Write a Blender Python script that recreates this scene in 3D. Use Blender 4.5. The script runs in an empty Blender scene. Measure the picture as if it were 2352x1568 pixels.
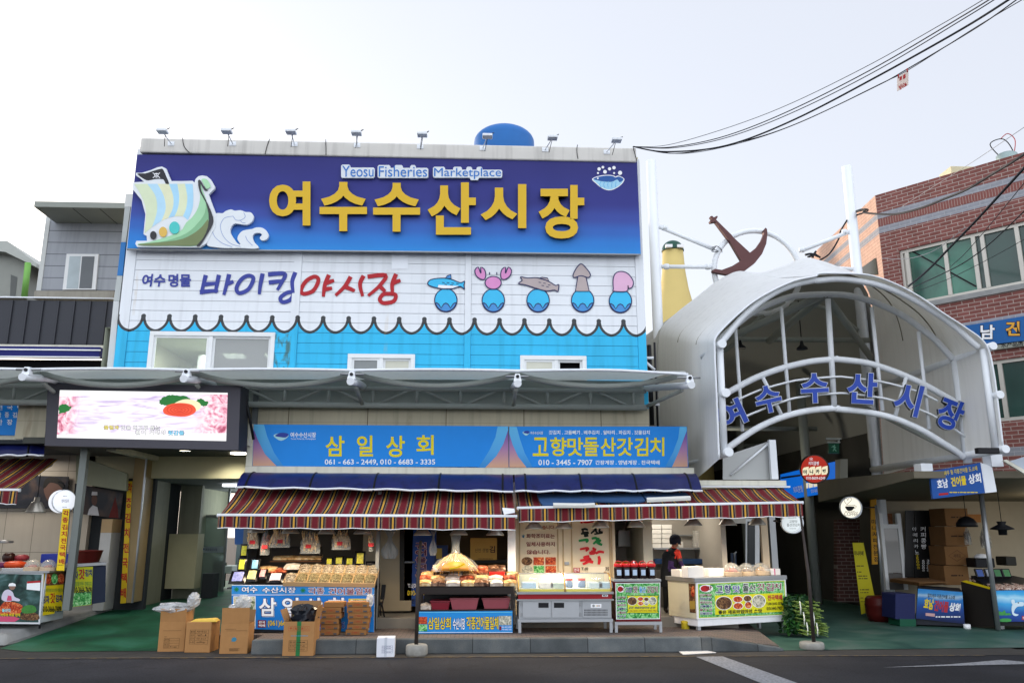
import bpy,math,random
from mathutils import Vector,Matrix
random.seed(11)
sc = bpy.context.scene
COL = sc.collection
R = math.radians

# ------------------------------------------------------------------ camera
CAM_H,FOC,PSI,TILT = 2.0,1882.0,R(2.6),R(13.07)      # focal length counted for a 2352 px wide picture
FWD = Vector((math.sin(PSI)*math.cos(TILT),math.cos(PSI)*math.cos(TILT),math.sin(TILT)))
RGT = Vector((math.cos(PSI),-math.sin(PSI),0))
UPV = RGT.cross(FWD)
EYE = Vector((0,0,CAM_H))
cd = bpy.data.cameras.new('camera'); cam = bpy.data.objects.new('camera',cd); COL.objects.link(cam)
cd.sensor_width = 36; cd.lens = FOC/2352*36; cd.clip_end = 2000; cd.clip_start = 0.1
rot = Matrix((RGT,UPV,-FWD)).transposed().to_4x4()
cam.matrix_world = Matrix.Translation(EYE) @ rot
sc.camera = cam

# ------------------------------------------------------------------ sky, sun, exposure
SUN_EL,SUN_AZ = R(9),R(-38)          # azimuth from +y towards +x: low sun behind the left houses
w = bpy.data.worlds.new('World'); sc.world = w; w.use_nodes = True
nt = w.node_tree; bg = nt.nodes['Background']
sky = nt.nodes.new('ShaderNodeTexSky'); sky.sky_type = 'NISHITA'; sky.sun_disc = False
sky.sun_elevation = SUN_EL; sky.sun_rotation = SUN_AZ
sky.air_density = 1.0; sky.dust_density = 2.5; sky.ozone_density = 1.2
hsv = nt.nodes.new('ShaderNodeHueSaturation'); hsv.inputs['Saturation'].default_value = 0.5; hsv.inputs['Value'].default_value = 0.32
nt.links.new(sky.outputs[0],hsv.inputs['Color'])
# added pale overcast veil, raised behind the camera to light the hall front
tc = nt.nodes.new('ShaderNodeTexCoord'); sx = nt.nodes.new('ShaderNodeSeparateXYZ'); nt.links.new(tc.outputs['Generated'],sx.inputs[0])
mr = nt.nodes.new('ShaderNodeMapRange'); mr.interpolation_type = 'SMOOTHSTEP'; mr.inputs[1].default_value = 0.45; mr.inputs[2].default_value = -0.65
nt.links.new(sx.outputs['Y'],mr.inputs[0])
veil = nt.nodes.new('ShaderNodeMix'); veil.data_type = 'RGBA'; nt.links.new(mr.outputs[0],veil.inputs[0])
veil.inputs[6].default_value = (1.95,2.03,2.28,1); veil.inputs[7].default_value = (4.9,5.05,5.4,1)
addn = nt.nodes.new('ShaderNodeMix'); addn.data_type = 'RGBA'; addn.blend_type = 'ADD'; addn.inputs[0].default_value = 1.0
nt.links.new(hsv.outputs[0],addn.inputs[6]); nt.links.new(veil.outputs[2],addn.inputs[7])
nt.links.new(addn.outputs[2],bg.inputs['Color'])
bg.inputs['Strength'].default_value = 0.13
sl = bpy.data.lights.new('sun','SUN'); so = bpy.data.objects.new('sun',sl); COL.objects.link(so)
sl.energy = 1.3; sl.angle = R(3); sl.color = (1.0,0.80,0.62)
sd = Vector((math.sin(SUN_AZ)*math.cos(SUN_EL),math.cos(SUN_AZ)*math.cos(SUN_EL),math.sin(SUN_EL)))
so.rotation_euler = (-sd).to_track_quat('-Z','Y').to_euler(); so.location = (-20,5,30)
sc.view_settings.view_transform = 'Standard'; sc.view_settings.look = 'None'
sc.view_settings.gamma = 1.0; sc.view_settings.exposure = 1.35
sc.cycles.use_denoising = True
sc.cycles.max_bounces = 6; sc.cycles.diffuse_bounces = 3; sc.cycles.transparent_max_bounces = 16
sc.cycles.sample_clamp_indirect = 4.0

# ------------------------------------------------------------------ picture geometry: a pixel of the 2352 px wide picture becomes a ray
def ray(d):
    return FWD + RGT*((d[0]-1176)/FOC) + UPV*((784-d[1])/FOC)
def zoom(ox,oy,s):
    return lambda x,y: ((ox + x/s)/1.7415,(oy + y/s)/1.7415)
A1 = zoom(0,700,1.96); A2 = zoom(0,1440,2.297); A3 = zoom(0,1900,1.887); A4 = zoom(500,500,1.96); A5 = zoom(1600,500,2.138)
A6 = zoom(500,980,2.045); A7 = zoom(1600,980,2.138)
B1 = zoom(2500,500,1.96); B2 = zoom(3200,500,1.96); B3 = zoom(2550,1050,1.845); B4 = zoom(3250,1050,1.845); B5 = zoom(900,1440,2.138)
B6 = zoom(1900,1440,2.208); B7 = zoom(850,2050,2.613); B8 = zoom(1500,2050,2.613)
C1 = zoom(2000,2050,2.613); C2 = zoom(2600,2050,2.613); C3 = zoom(3050,1700,2.851); C4 = zoom(3500,1700,2.851); C5 = zoom(3300,2100,2.485)
C8 = zoom(2500,0,1.474)
def atY(d,y): r = ray(d); return EYE + r*(y/r.y)
def atZ(d,z): r = ray(d); return EYE + r*((z-CAM_H)/r.z)
def zrect(z,x0,y0,x1,y1):
    a = z(x0,y0); b = z(x1,y1); return (a[0],a[1],b[0],b[1])

class Pl:
    """a plane in the place; .at(pixel, off) is the point on it, off metres proud of it"""
    def __init__(s,p,n): s.p = Vector(p); s.n = Vector(n).normalized()
    def at(s,d,off=0.0):
        r = ray(d); p = s.p + s.n*off
        return EYE + r*((p-EYE).dot(s.n)/r.dot(s.n))
    def rect(s,b):
        x0,y0,x1,y1 = b; xm = (x0+x1)/2; ym = (y0+y1)/2
        return s.at((x0,ym)).x,s.at((x1,ym)).x,s.at((xm,y1)).z,s.at((xm,y0)).z
def FY(y): return Pl((0,y,0),(0,-1,0))

# ------------------------------------------------------------------ materials
def lin(h):
    if not isinstance(h,str): return tuple(h)
    h = h.lstrip('#'); o = []
    for i in (0,2,4):
        c = int(h[i:i+2],16)/255
        o.append(c/12.92 if c <= 0.04045 else ((c+0.055)/1.055)**2.4)
    return tuple(o)
class X:
    def __init__(s,nt,k): s.nt = nt; s.k = k
    def m(s,op,*a,clamp=False):
        n = s.nt.nodes.new('ShaderNodeMath'); n.operation = op; n.use_clamp = clamp
        for i,v in enumerate((s,)+a):
            if isinstance(v,X): s.nt.links.new(v.k,n.inputs[i])
            else: n.inputs[i].default_value = v
        return X(s.nt,n.outputs[0])
    def r(s,op,v):
        n = s.nt.nodes.new('ShaderNodeMath'); n.operation = op
        n.inputs[0].default_value = v; s.nt.links.new(s.k,n.inputs[1]); return X(s.nt,n.outputs[0])
    def __add__(s,o): return s.m('ADD',o)
    __radd__ = __add__
    def __sub__(s,o): return s.m('SUBTRACT',o)
    def __rsub__(s,o): return s.r('SUBTRACT',o)
    def __mul__(s,o): return s.m('MULTIPLY',o)
    __rmul__ = __mul__
    def __truediv__(s,o): return s.m('DIVIDE',o)
    def lt(s,o): return s.m('LESS_THAN',o)
    def gt(s,o): return s.m('GREATER_THAN',o)
    def abs(s): return s.m('ABSOLUTE')
    def frac(s): return s.m('FRACT')
    def sin(s): return s.m('SINE')
    def pow(s,o): return s.m('POWER',o)
    def sqrt(s): return s.m('SQRT')
    def clamp(s): return s.m('ADD',0.0,clamp=True)
class Mat:
    def __init__(s,name):
        s.m = bpy.data.materials.new(name); s.m.use_nodes = True; s.nt = s.m.node_tree
        s.b = s.nt.nodes['Principled BSDF']; s.out = s.nt.nodes['Material Output']
    def N(s,t): return s.nt.nodes.new(t)
    def L(s,a,b): s.nt.links.new(a,b)
    def pos(s,world=False):
        if world: k = s.N('ShaderNodeNewGeometry').outputs['Position']
        else: k = s.N('ShaderNodeTexCoord').outputs['Object']
        return k
    def xyz(s,k):
        n = s.N('ShaderNodeSeparateXYZ'); s.L(k,n.inputs[0]); return [X(s.nt,o) for o in n.outputs]
    def noise(s,k,scale,detail=4,dist=0.0,sc=(1,1,1),col=False):
        if sc != (1,1,1):
            mp = s.N('ShaderNodeMapping'); s.L(k,mp.inputs[0]); mp.inputs['Scale'].default_value = sc; k = mp.outputs[0]
        n = s.N('ShaderNodeTexNoise'); s.L(k,n.inputs['Vector'])
        n.inputs['Scale'].default_value = scale; n.inputs['Detail'].default_value = detail; n.inputs['Distortion'].default_value = dist
        return n.outputs[1] if col else X(s.nt,n.outputs[0])
    def vor(s,k,scale,out='Color'):
        n = s.N('ShaderNodeTexVoronoi'); s.L(k,n.inputs['Vector']); n.inputs['Scale'].default_value = scale
        return n.outputs[out]
    def mix(s,f,a,b,mode='MIX'):
        n = s.N('ShaderNodeMix'); n.data_type = 'RGBA'; n.blend_type = mode
        for i,v in ((0,f),(6,a),(7,b)):
            if isinstance(v,X): s.L(v.k,n.inputs[i])
            elif isinstance(v,bpy.types.NodeSocket): s.L(v,n.inputs[i])
            elif i == 0: n.inputs[0].default_value = v
            else: n.inputs[i].default_value = (*lin(v),1)
        return n.outputs[2]
    def ramp(s,f,stops,interp='LINEAR'):
        n = s.N('ShaderNodeValToRGB'); s.L(f.k if isinstance(f,X) else f,n.inputs[0])
        cr = n.color_ramp; cr.interpolation = interp
        while len(cr.elements) < len(stops): cr.elements.new(0.5)
        for e,(p,c) in zip(cr.elements,stops): e.position = p; e.color = (*lin(c),1)
        return n.outputs[0]
    def scale(s,c,f):
        n = s.N('ShaderNodeVectorMath'); n.operation = 'SCALE'; s.L(c,n.inputs[0]); s.L(f.k,n.inputs['Scale']); return n.outputs[0]
    def color(s,c,rough=0.6,metal=0.0,spec=0.25):
        if isinstance(c,bpy.types.NodeSocket): s.L(c,s.b.inputs['Base Color'])
        else: s.b.inputs['Base Color'].default_value = (*lin(c),1)
        s.b.inputs['Roughness'].default_value = rough; s.b.inputs['Metallic'].default_value = metal
        s.b.inputs['Specular IOR Level'].default_value = spec
        return s
    def bump(s,h,strength=0.3,dist=0.01):
        n = s.N('ShaderNodeBump'); n.inputs['Strength'].default_value = strength; n.inputs['Distance'].default_value = dist
        s.L(h.k if isinstance(h,X) else h,n.inputs['Height']); s.L(n.outputs[0],s.b.inputs['Normal'])
    def wear(s,c,var=0.1,scale=3.0,streak=0.0,k=None,world=False):
        """paint or dirt unevenness that belongs to the surface"""
        k = k or s.pos(world)
        f = (s.noise(k,scale,6) - 0.5)*(2.4*var) + 1.0
        if streak: f = f * ((s.noise(k,1.0,6,0,(7,7,0.45)) - 0.5).clamp()*(-3.0*streak) + 1.0)
        if not isinstance(c,bpy.types.NodeSocket):
            n = s.N('ShaderNodeRGB'); n.outputs[0].default_value = (*lin(c),1); c = n.outputs[0]
        return s.scale(c,f)
MC = {}
def M(name,c,rough=0.6,metal=0.0,var=0.08,vs=4.0,streak=0.0,bump=0.0,bs=60.0,spec=0.25):
    if name in MC: return MC[name]
    t = Mat(name); k = t.pos()
    t.color(t.wear(c,var,vs,streak,k),rough,metal,spec)
    if bump: t.bump(t.noise(k,bs,5),bump,0.004)
    MC[name] = t.m; return t.m
def EM(name,c,strength,base=0.0):
    if name in MC: return MC[name]
    t = Mat(name); cl_ = lin(c); t.color(tuple(0.45*v for v in cl_)); t.b.inputs['Emission Color'].default_value = (*lin(c),1); t.b.inputs['Emission Strength'].default_value = strength
    MC[name] = t.m; return t.m
def GLASS(name,tint='#dfe8e4',clear=0.75,rough=0.03):
    """thin clear sheet: mostly see-through, the rest a glossy reflection"""
    if name in MC: return MC[name]
    t = Mat(name); tr = t.N('ShaderNodeBsdfTransparent'); tr.inputs[0].default_value = (*lin(tint),1)
    t.color('#d8dcdc',rough,0.0,0.8)
    mx = t.N('ShaderNodeMixShader'); mx.inputs[0].default_value = clear
    t.L(t.b.outputs[0],mx.inputs[1]); t.L(tr.outputs[0],mx.inputs[2]); t.L(mx.outputs[0],t.out.inputs[0])
    MC[name] = t.m; return t.m

# ------------------------------------------------------------------ mesh building
def smooth(pts,n=6,closed=False):
    out = []; N = len(pts); dim = len(pts[0])
    for i in range(N if closed else N-1):
        g = lambda j: pts[j % N] if closed else pts[max(0,min(N-1,j))]
        p0,p1,p2,p3 = g(i-1),g(i),g(i+1),g(i+2)
        for q in range(n):
            t = q/n
            out.append(tuple(0.5*((2*p1[a]) + (p2[a]-p0[a])*t + (2*p0[a]-5*p1[a]+4*p2[a]-p3[a])*t*t + (3*p1[a]-p0[a]-3*p2[a]+p3[a])*t**3) for a in range(dim)))
    if not closed: out.append(tuple(pts[-1]))
    return out
def ell(cx,cy,rx,ry,n=28,a0=0,a1=360,rot=0):
    o = []; c,s_ = math.cos(R(rot)),math.sin(R(rot))
    full = abs(a1-a0) >= 360
    for i in range(n if full else n+1):
        a = R(a0+(a1-a0)*i/n); x,y = rx*math.cos(a),ry*math.sin(a)
        o.append((cx+x*c-y*s_,cy+x*s_+y*c))
    return o
_fc = None; _TC = {}
def text_mesh(s,bold=0.0,sp=1.0,shear=0.0):
    key = (s,bold,sp,shear)
    if key in _TC: return _TC[key]
    c = bpy.data.curves.new('lettering','FONT'); c.body = s; c.offset = bold; c.space_character = sp; c.shear = shear; c.resolution_u = 4
    o = bpy.data.objects.new('lettering',c); COL.objects.link(o)
    dg = bpy.context.evaluated_depsgraph_get(); me = bpy.data.meshes.new_from_object(o.evaluated_get(dg))
    v = [tuple(x.co) for x in me.vertices]; f = [tuple(p.vertices) for p in me.polygons]
    bpy.data.meshes.remove(me); bpy.data.objects.remove(o); bpy.data.curves.remove(c)
    xs = [a[0] for a in v]; ys = [a[1] for a in v]; x0,x1,y0,y1 = min(xs),max(xs),min(ys),max(ys)
    v = [((a[0]-x0)/(x1-x0),(a[1]-y0)/(y1-y0)) for a in v]
    cnt = {}
    for fc in f:
        for i in range(len(fc)):
            e = (fc[i],fc[(i+1) % len(fc)]); cnt[e] = 1
    bd = [e for e in cnt if (e[1],e[0]) not in cnt]
    _TC[key] = (v,f,bd); return _TC[key]

class MB:
    def __init__(s): s.v = []; s.f = []; s.mi = []; s.ms = []; s.sm = []
    def mat(s,m):
        if m not in s.ms: s.ms.append(m)
        return s.ms.index(m)
    def face(s,idx,m,sm=False): s.f.append(tuple(idx)); s.mi.append(s.mat(m)); s.sm.append(sm)
    def add(s,pts): n = len(s.v); s.v += [Vector(p) for p in pts]; return list(range(n,n+len(pts)))
    def quad(s,a,b,c,d,m,sm=False): s.face(s.add([a,b,c,d]),m,sm); return s
    def box(s,x0,x1,y0,y1,z0,z1,m,T=None,front=None):
        p = [(x0,y0,z0),(x1,y0,z0),(x1,y1,z0),(x0,y1,z0),(x0,y0,z1),(x1,y0,z1),(x1,y1,z1),(x0,y1,z1)]
        if T is not None: p = [T @ Vector(q) for q in p]
        i = s.add(p)
        for q,f in enumerate(((0,1,5,4),(1,2,6,5),(2,3,7,6),(3,0,4,7),(4,5,6,7),(3,2,1,0))):
            s.face([i[k] for k in f],front if (front and q == 0) else m)
        return s
    def hexa(s,b,t,m):
        """b, t: four points each, same order"""
        i = s.add(list(b)+list(t))
        for f in ((3,2,1,0),(4,5,6,7),(0,1,5,4),(1,2,6,5),(2,3,7,6),(3,0,4,7)): s.face([i[k] for k in f],m)
        return s
    def tube(s,pts,r,m,n=10,caps=True,closed=False):
        pts = [Vector(p) for p in pts]; N = len(pts); rr = r if isinstance(r,(list,tuple)) else [r]*N
        prev = None; rings = []
        for i,p in enumerate(pts):
            a = pts[i-1] if (i > 0 or closed) else p; b = pts[(i+1) % N] if (i < N-1 or closed) else p
            t = (b-a).normalized()
            if prev is None: u = t.orthogonal().normalized()
            else:
                u = prev - t*prev.dot(t)
                u = u.normalized() if u.length > 1e-6 else t.orthogonal().normalized()
            prev = u; wv = t.cross(u)
            rings.append(s.add([p + (u*math.cos(2*math.pi*k/n) + wv*math.sin(2*math.pi*k/n))*rr[i] for k in range(n)]))
        for i in range(N if closed else N-1):
            a,b = rings[i],rings[(i+1) % N]
            for k in range(n): s.face((a[k],a[(k+1)%n],b[(k+1)%n],b[k]),m,True)
        if caps and not closed:
            s.face(rings[0][::-1],m); s.face(rings[-1],m)
        return s
    def lathe(s,c,prof,m,n=24,axis='z',sm=True,T=None):
        """prof: (radius, height) pairs"""
        c = Vector(c); rings = []
        for r,h in prof:
            ring = []
            for k in range(n):
                a = 2*math.pi*k/n; p = Vector((r*math.cos(a),r*math.sin(a),h)) if axis == 'z' else Vector((r*math.cos(a),h,r*math.sin(a)))
                ring.append((T @ p if T is not None else p) + c)
            rings.append(s.add(ring))
        for a,b in zip(rings,rings[1:]):
            for k in range(n):
                q = (a[k],a[(k+1)%n],b[(k+1)%n],b[k])
                s.face(q if axis == 'z' else q[::-1],m,sm)
        if prof[0][0] > 1e-5: s.face(rings[0][::-1] if axis == 'z' else rings[0],m)
        if prof[-1][0] > 1e-5: s.face(rings[-1] if axis == 'z' else rings[-1][::-1],m)
        return s
    def grid(s,P,m,sm=True):
        """P[i][j] points"""
        id_ = [s.add(row) for row in P]
        for i in range(len(P)-1):
            for j in range(len(P[0])-1): s.face((id_[i][j],id_[i][j+1],id_[i+1][j+1],id_[i+1][j]),m,sm)
        return s
    # ---- drawing on a plane of the place
    def poly(s,pl,pts,m,off=0.0,thick=0.0,side=None):
        a = sum(pts[i][0]*pts[(i+1) % len(pts)][1] - pts[(i+1) % len(pts)][0]*pts[i][1] for i in range(len(pts)))
        if a > 0: pts = pts[::-1]          # picture y runs down
        i = s.add([pl.at(p,off) for p in pts]); s.face(i,m)
        if thick:
            f = [s.v[k] for k in i]; j = s.add([p - pl.n*thick for p in f]); k2 = s.add(f); n = len(i)
            for k in range(n): s.face((k2[k],j[k],j[(k+1)%n],k2[(k+1)%n]),side or m)
            s.face(s.add([s.v[q] for q in j[::-1]]),side or m)
        return s
    def rectp(s,pl,b,m,off=0.0,thick=0.0,side=None):
        x0,y0,x1,y1 = b
        return s.poly(pl,[(x0,y1),(x1,y1),(x1,y0),(x0,y0)],m,off,thick,side)
    def ring(s,pl,pts,wd,m,off=0.0,closed=False):
        """a painted stroke wd pixels wide"""
        N = len(pts); L = []; Rr = []
        for i in range(N):
            a = pts[i-1] if (i or closed) else pts[i]; b = pts[(i+1) % N] if (i < N-1 or closed) else pts[i]
            dx,dy = b[0]-a[0],b[1]-a[1]; l = math.hypot(dx,dy) or 1
            w2 = (wd[i] if isinstance(wd,(list,tuple)) else wd)/2; nx,ny = -dy/l*w2,dx/l*w2
            L.append(pl.at((pts[i][0]+nx,pts[i][1]+ny),off)); Rr.append(pl.at((pts[i][0]-nx,pts[i][1]-ny),off))
        a = s.add(L); b = s.add(Rr)
        for i in range(N if closed else N-1):
            j = (i+1) % N; s.face((a[i],a[j],b[j],b[i]),m)
        return s
    def text(s,pl,t,b,m,off=0.004,bold=0.02,depth=0.0,side=None,rot=0.0,sp=1.0,shear=0.0):
        v,f,bd = text_mesh(t,bold,sp,shear); x0,y0,x1,y1 = b; cx,cy = (x0+x1)/2,(y0+y1)/2
        c,sn = math.cos(R(rot)),math.sin(R(rot))
        q = []
        for u,w_ in v:
            dx,dy = (u-0.5)*(x1-x0),(0.5-w_)*(y1-y0)
            q.append((cx+dx*c+dy*sn,cy-dx*sn+dy*c))
        pts = [pl.at(p,off+depth) for p in q]; i = s.add(pts)
        for fc in f: s.face([i[k] for k in fc],m)
        if depth:
            j = s.add(pts); k2 = s.add([p - pl.n*depth for p in pts])
            for a,b_ in bd: s.face((j[a],k2[a],k2[b_],j[b_]),side or m)
        return s
    def marks(s,pl,b,m,off=0.004,n=1):
        """a line of print too small to read in the photograph"""
        x0,y0,x1,y1 = b; g = random.Random(int(x0*7+y0)); x = x0; hh = (y1-y0)*0.22; ym = (y0+y1)/2; wch = (y1-y0)*0.9
        while x < x1-wch*0.5:
            l = min(x1-x,wch*g.choice((0.7,1.5,2.2))); s.poly(pl,[(x,ym+hh),(x+l,ym+hh),(x+l,ym-hh),(x,ym-hh)],m,off); x += l+wch*0.35
        return s
    def build(s,name,parent=None,base=None):
        me = bpy.data.meshes.new(name)
        if base is None: base = BASE.get(parent.name,Vector()) if parent is not None else Vector()
        base = Vector(base)
        me.from_pydata([tuple(p-base) for p in s.v],[],s.f)
        for m in s.ms: me.materials.append(m)
        me.polygons.foreach_set('material_index',s.mi); me.polygons.foreach_set('use_smooth',s.sm)
        me.update()
        o = bpy.data.objects.new(name,me); COL.objects.link(o)
        if parent is not None: o.parent = parent
        else: o.location = base
        BASE[o.name] = base
        return o
BASE = {}
def tag(o,label,cat,group=None):
    o['label'] = label; o['category'] = cat
    if group: o['group'] = group
    return o
def thing(name,label,cat,loc,group=None,local=False):
    o = bpy.data.objects.new(name,None); COL.objects.link(o); o.empty_display_size = 0.2
    o.location = loc; tag(o,label,cat,group); BASE[o.name] = Vector() if local else Vector(loc)
    return o
def struct(o): o['kind'] = 'structure'; return o
def stuff(o): o['kind'] = 'stuff'; return o
def dup(root,loc,rz=None,label=None,scale=None):
    def cp(o,par):
        c = o.copy(); COL.objects.link(c)
        if par is not None: c.parent = par
        for ch in list(o.children): cp(ch,c)
        return c
    c = cp(root,None); c.location = loc
    if rz is not None: c.rotation_euler = (0,0,rz)
    if scale is not None: c.scale = scale
    if label: c['label'] = label
    return c
def bevel(o,w_=0.006,seg=2):
    b = o.modifiers.new('edge','BEVEL'); b.width = w_; b.segments = seg; b.limit_method = 'ANGLE'; return o
def rod(a,b,r,m,n=10): return MB().tube([a,b],r,m,n)
def rnd(a,b): return random.uniform(a,b)
def light(name,kind,loc,power,color=(1,.9,.75),parent=None,size=0.1,spot=None,rotx=0.0):
    l = bpy.data.lights.new(name,kind); o = bpy.data.objects.new(name,l); COL.objects.link(o)
    l.energy = power; l.color = color
    if kind == 'AREA': l.size = size
    else: l.shadow_soft_size = size
    if spot: l.spot_size = R(spot); l.spot_blend = 0.6
    o.rotation_euler = (rotx,0,0)
    if parent is not None: o.parent = parent; o.location = Vector(loc) - BASE.get(parent.name,Vector())
    else: o.location = loc
    return o

# common stuffs of the place
WHITE = M('white_paint','#e4e6ea',0.45,var=0.05,streak=0.12)
WHITEMETAL = M('white_steel','#e3e8ee',0.35,var=0.04,vs=2,streak=0.1)
PVC = M('white_plastic_frame','#dfe2e4',0.4,var=0.05)
BLACK = M('black_paint','#14151a',0.5)
DARKMETAL = M('dark_steel','#25262b',0.45,0.3)
STEEL = M('brushed_steel','#9a9da0',0.35,0.7,var=0.08)
ALU = M('aluminium','#a9a59c',0.35,0.6,var=0.06)
CARD = M('cardboard','#a0764a',0.85,var=0.1,vs=9,bump=0.15,bs=90)
CARD2 = M('cardboard_inside','#8d6d4b',0.9,var=0.1,vs=8)
CREAM = M('cream_wall','#c9c4b2',0.7,var=0.07,streak=0.3)
CONC = M('concrete','#8d8f8f',0.9,var=0.22,vs=5,bump=0.4,bs=50)
BLUE_P = M('blue_print','#1470c4',0.45,var=0.03)
YEL = M('yellow_print','#dfc61c',0.5,var=0.03)
WHT = M('white_print','#eceef2',0.5,var=0.02)
RED = M('red_print','#a81f26',0.5,var=0.05)
MAR = M('maroon_print','#7a1420',0.5,var=0.05)
NAVY = M('navy_print','#1d2a6a',0.5,var=0.05)
GREENP = M('green_print','#177a3e',0.5,var=0.05)
INK = M('black_ink','#191a1e',0.6)
PRINTW = M('box_ink','#3b2a1c',0.8,var=0.2)
BRONZE = M('brown_steel','#5d3e3e',0.55,0.2,var=0.12)
# ------------------------------------------------------------------ ground
def asphalt():
    t = Mat('asphalt'); k = t.pos(True)
    f = t.noise(k,0.45,9); g = t.noise(k,32,9)
    tr = t.noise(k,1.0,4,0,(0.12,1.6,1))
    c = t.ramp(f,[(0.34,'#191a20'),(0.5,'#222329'),(0.66,'#2d2d32')])
    c = t.scale(c,(g-0.5)*2.2 + 1.0); c = t.scale(c,(tr-0.5)*0.7 + 1.0)
    pt = t.vor(k,0.16,'Color'); sp = t.N('ShaderNodeSeparateColor'); t.L(pt,sp.inputs[0]); c = t.scale(c,X(t.nt,sp.outputs[0])*0.35+0.82)
    st_ = t.noise(k,2.4,7,1.0).gt(0.63); c = t.mix(st_*0.35,c,'#101114')
    cr = t.N('ShaderNodeTexVoronoi'); cr.feature = 'DISTANCE_TO_EDGE'; cr.inputs['Scale'].default_value = 0.35
    mp = t.N('ShaderNodeMix'); mp.data_type = 'VECTOR'; mp.inputs[0].default_value = 0.25
    t.L(k,mp.inputs[4]); t.L(t.noise(k,2.0,5,0,col=True),mp.inputs[5]); t.L(mp.outputs[1],cr.inputs['Vector'])
    crack = X(t.nt,cr.outputs[0]).lt(0.004)
    c = t.mix(crack*0.6,c,'#1a1a1e')
    t.color(c,0.85); t.bump(g,0.5,0.006); return t.m
def green_floor(name,c1,c2,c3):
    t = Mat(name); k = t.pos(True)
    f = t.noise(k,1.1,7,0.6); g = t.noise(k,60,3)
    c = t.ramp(f,[(0.32,c1),(0.52,c2),(0.72,c3)])
    t.color(t.scale(c,(g-0.5)*0.5+1.0),0.6); t.bump(g,0.2,0.003); return t.m
def granite():
    t = Mat('granite_kerb'); k = t.pos(True); x,y,z = t.xyz(k)
    seg = (x/0.98).m('FLOOR')
    wn = t.N('ShaderNodeTexWhiteNoise'); wn.noise_dimensions = '1D'; t.L(seg.k,wn.inputs['W'])
    f = t.noise(k,2.2,6); g = t.noise(k,120,2)
    c = t.ramp(f,[(0.3,'#454a4d'),(0.55,'#5a5f61'),(0.75,'#6c6d6b')])
    c = t.scale(c,X(t.nt,wn.outputs[0])*0.42+0.72); c = t.scale(c,(g-0.5)*0.8+1.0)
    joint = ((x/0.98).frac()-0.5).abs().gt(0.492)
    t.color(t.mix(joint*0.75,c,'#1c1c1d'),0.8); t.bump(g,0.3,0.003); return t.m
def paver():
    t = Mat('sidewalk_pavers'); k = t.pos(True)
    b = t.N('ShaderNodeTexBrick'); t.L(k,b.inputs['Vector']); b.inputs['Scale'].default_value = 3.2
    b.inputs['Color1'].default_value = (*lin('#6b5e58'),1); b.inputs['Color2'].default_value = (*lin('#5c5553'),1); b.inputs['Mortar'].default_value = (*lin('#3c3836'),1)
    b.inputs['Mortar Size'].default_value = 0.02
    t.color(t.wear(b.outputs[0],0.25,1.5,0,k),0.85); return t.m
ASPH = asphalt(); GRN = green_floor('green_epoxy_floor','#12402e','#18553a','#2c6650'); GRN2 = green_floor('worn_green_floor','#26463f','#38594f','#55655f')
GRAN = granite(); PAVE = paver()
GUT = M('gutter_concrete','#3a3836',0.9,var=0.3,vs=2.5,bump=0.3,bs=60)
b = MB(); b.quad((-250,-150,-0.02),(250,-150,-0.02),(250,300,-0.02),(-250,300,-0.02),GUT); struct(b.build('ground'))
b = MB(); b.quad((-120,-60,0),(120,-60,0),(120,14.15,0),(-120,14.95,0),ASPH); struct(b.build('road'))
LM = Mat('worn_road_paint'); k_ = LM.pos(True); c_ = LM.mix((LM.noise(k_,25,5)-0.42).clamp()*3.0,'#8b8d92','#5c5d63'); LM.color(c_,0.8); LM = LM.m
YM = Mat('faded_yellow_line'); k_ = YM.pos(True); c_ = YM.mix(((YM.noise(k_,9,6)-0.42)*6.0).clamp(),'#6f5f45','#4a474a'); YM.color(c_,0.85); YM = YM.m
# gutter apron between the road and the kerb, with the faded line along it
b = MB(); b.quad((-14,14.245+0.36,0.004),(9.5,14.1,0.004),(9.5,15.2,0.004),(-14,15.75,0.004),GUT); struct(b.build('gutter'))
b = MB(); b.quad((-14,14.56,0.008),(8.5,14.04,0.008),(8.5,14.1,0.008),(-14,14.64,0.008),YM); struct(b.build('road_line'))
def gz(z,x,y): return atZ(z(x,y),0.008)
cz = zoom(2048,2400,1.1484)
b = MB(); b.quad(gz(cz,1330,385),gz(cz,968,256),gz(cz,845,258),gz(cz,1160,385),LM)
q = [gz(cz,1180,385)]; struct(b.build('road_stripe'))
b = MB(); b.face(b.add([gz(cz,1700,307),gz(cz,2000,293),gz(cz,2250,272),gz(cz,2352,281),gz(cz,2420,290),gz(cz,2240,294)][::-1]),LM); struct(b.build('road_arrow'))
# pavement of the two shops: kerb, slab, step
KY = 14.68
b = MB()
b.hexa([(-3.7,KY,0),(4.1,KY,0),(4.1,KY+0.22,0),(-3.7,KY+0.22,0)],[(-3.7,KY+0.02,0.235),(4.1,KY+0.02,0.235),(4.1,KY+0.22,0.235),(-3.7,KY+0.22,0.235)],GRAN)
b.hexa([(4.1,KY,0),(5.35,KY+0.02,0),(5.35,KY+0.24,0),(4.1,KY+0.22,0)],[(4.1,KY+0.02,0.235),(5.35,KY+0.03,0.05),(5.35,KY+0.24,0.05),(4.1,KY+0.22,0.235)],GRAN)
bevel(struct(b.build('kerb')),0.02,3)
b = MB(); b.box(-3.7,4.1,KY+0.22,15.5,0,0.23,PAVE); b.box(-4.6,4.1,15.501,17.4,0,0.23,PAVE)
b.hexa([(4.1,KY+0.22,0),(5.35,KY+0.24,0),(5.6,17.4,0),(4.1,17.4,0)],[(4.1,KY+0.22,0.23),(5.35,KY+0.24,0.06),(5.6,17.4,0.2),(4.1,17.4,0.23)],PAVE)
struct(b.build('sidewalk'))
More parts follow.
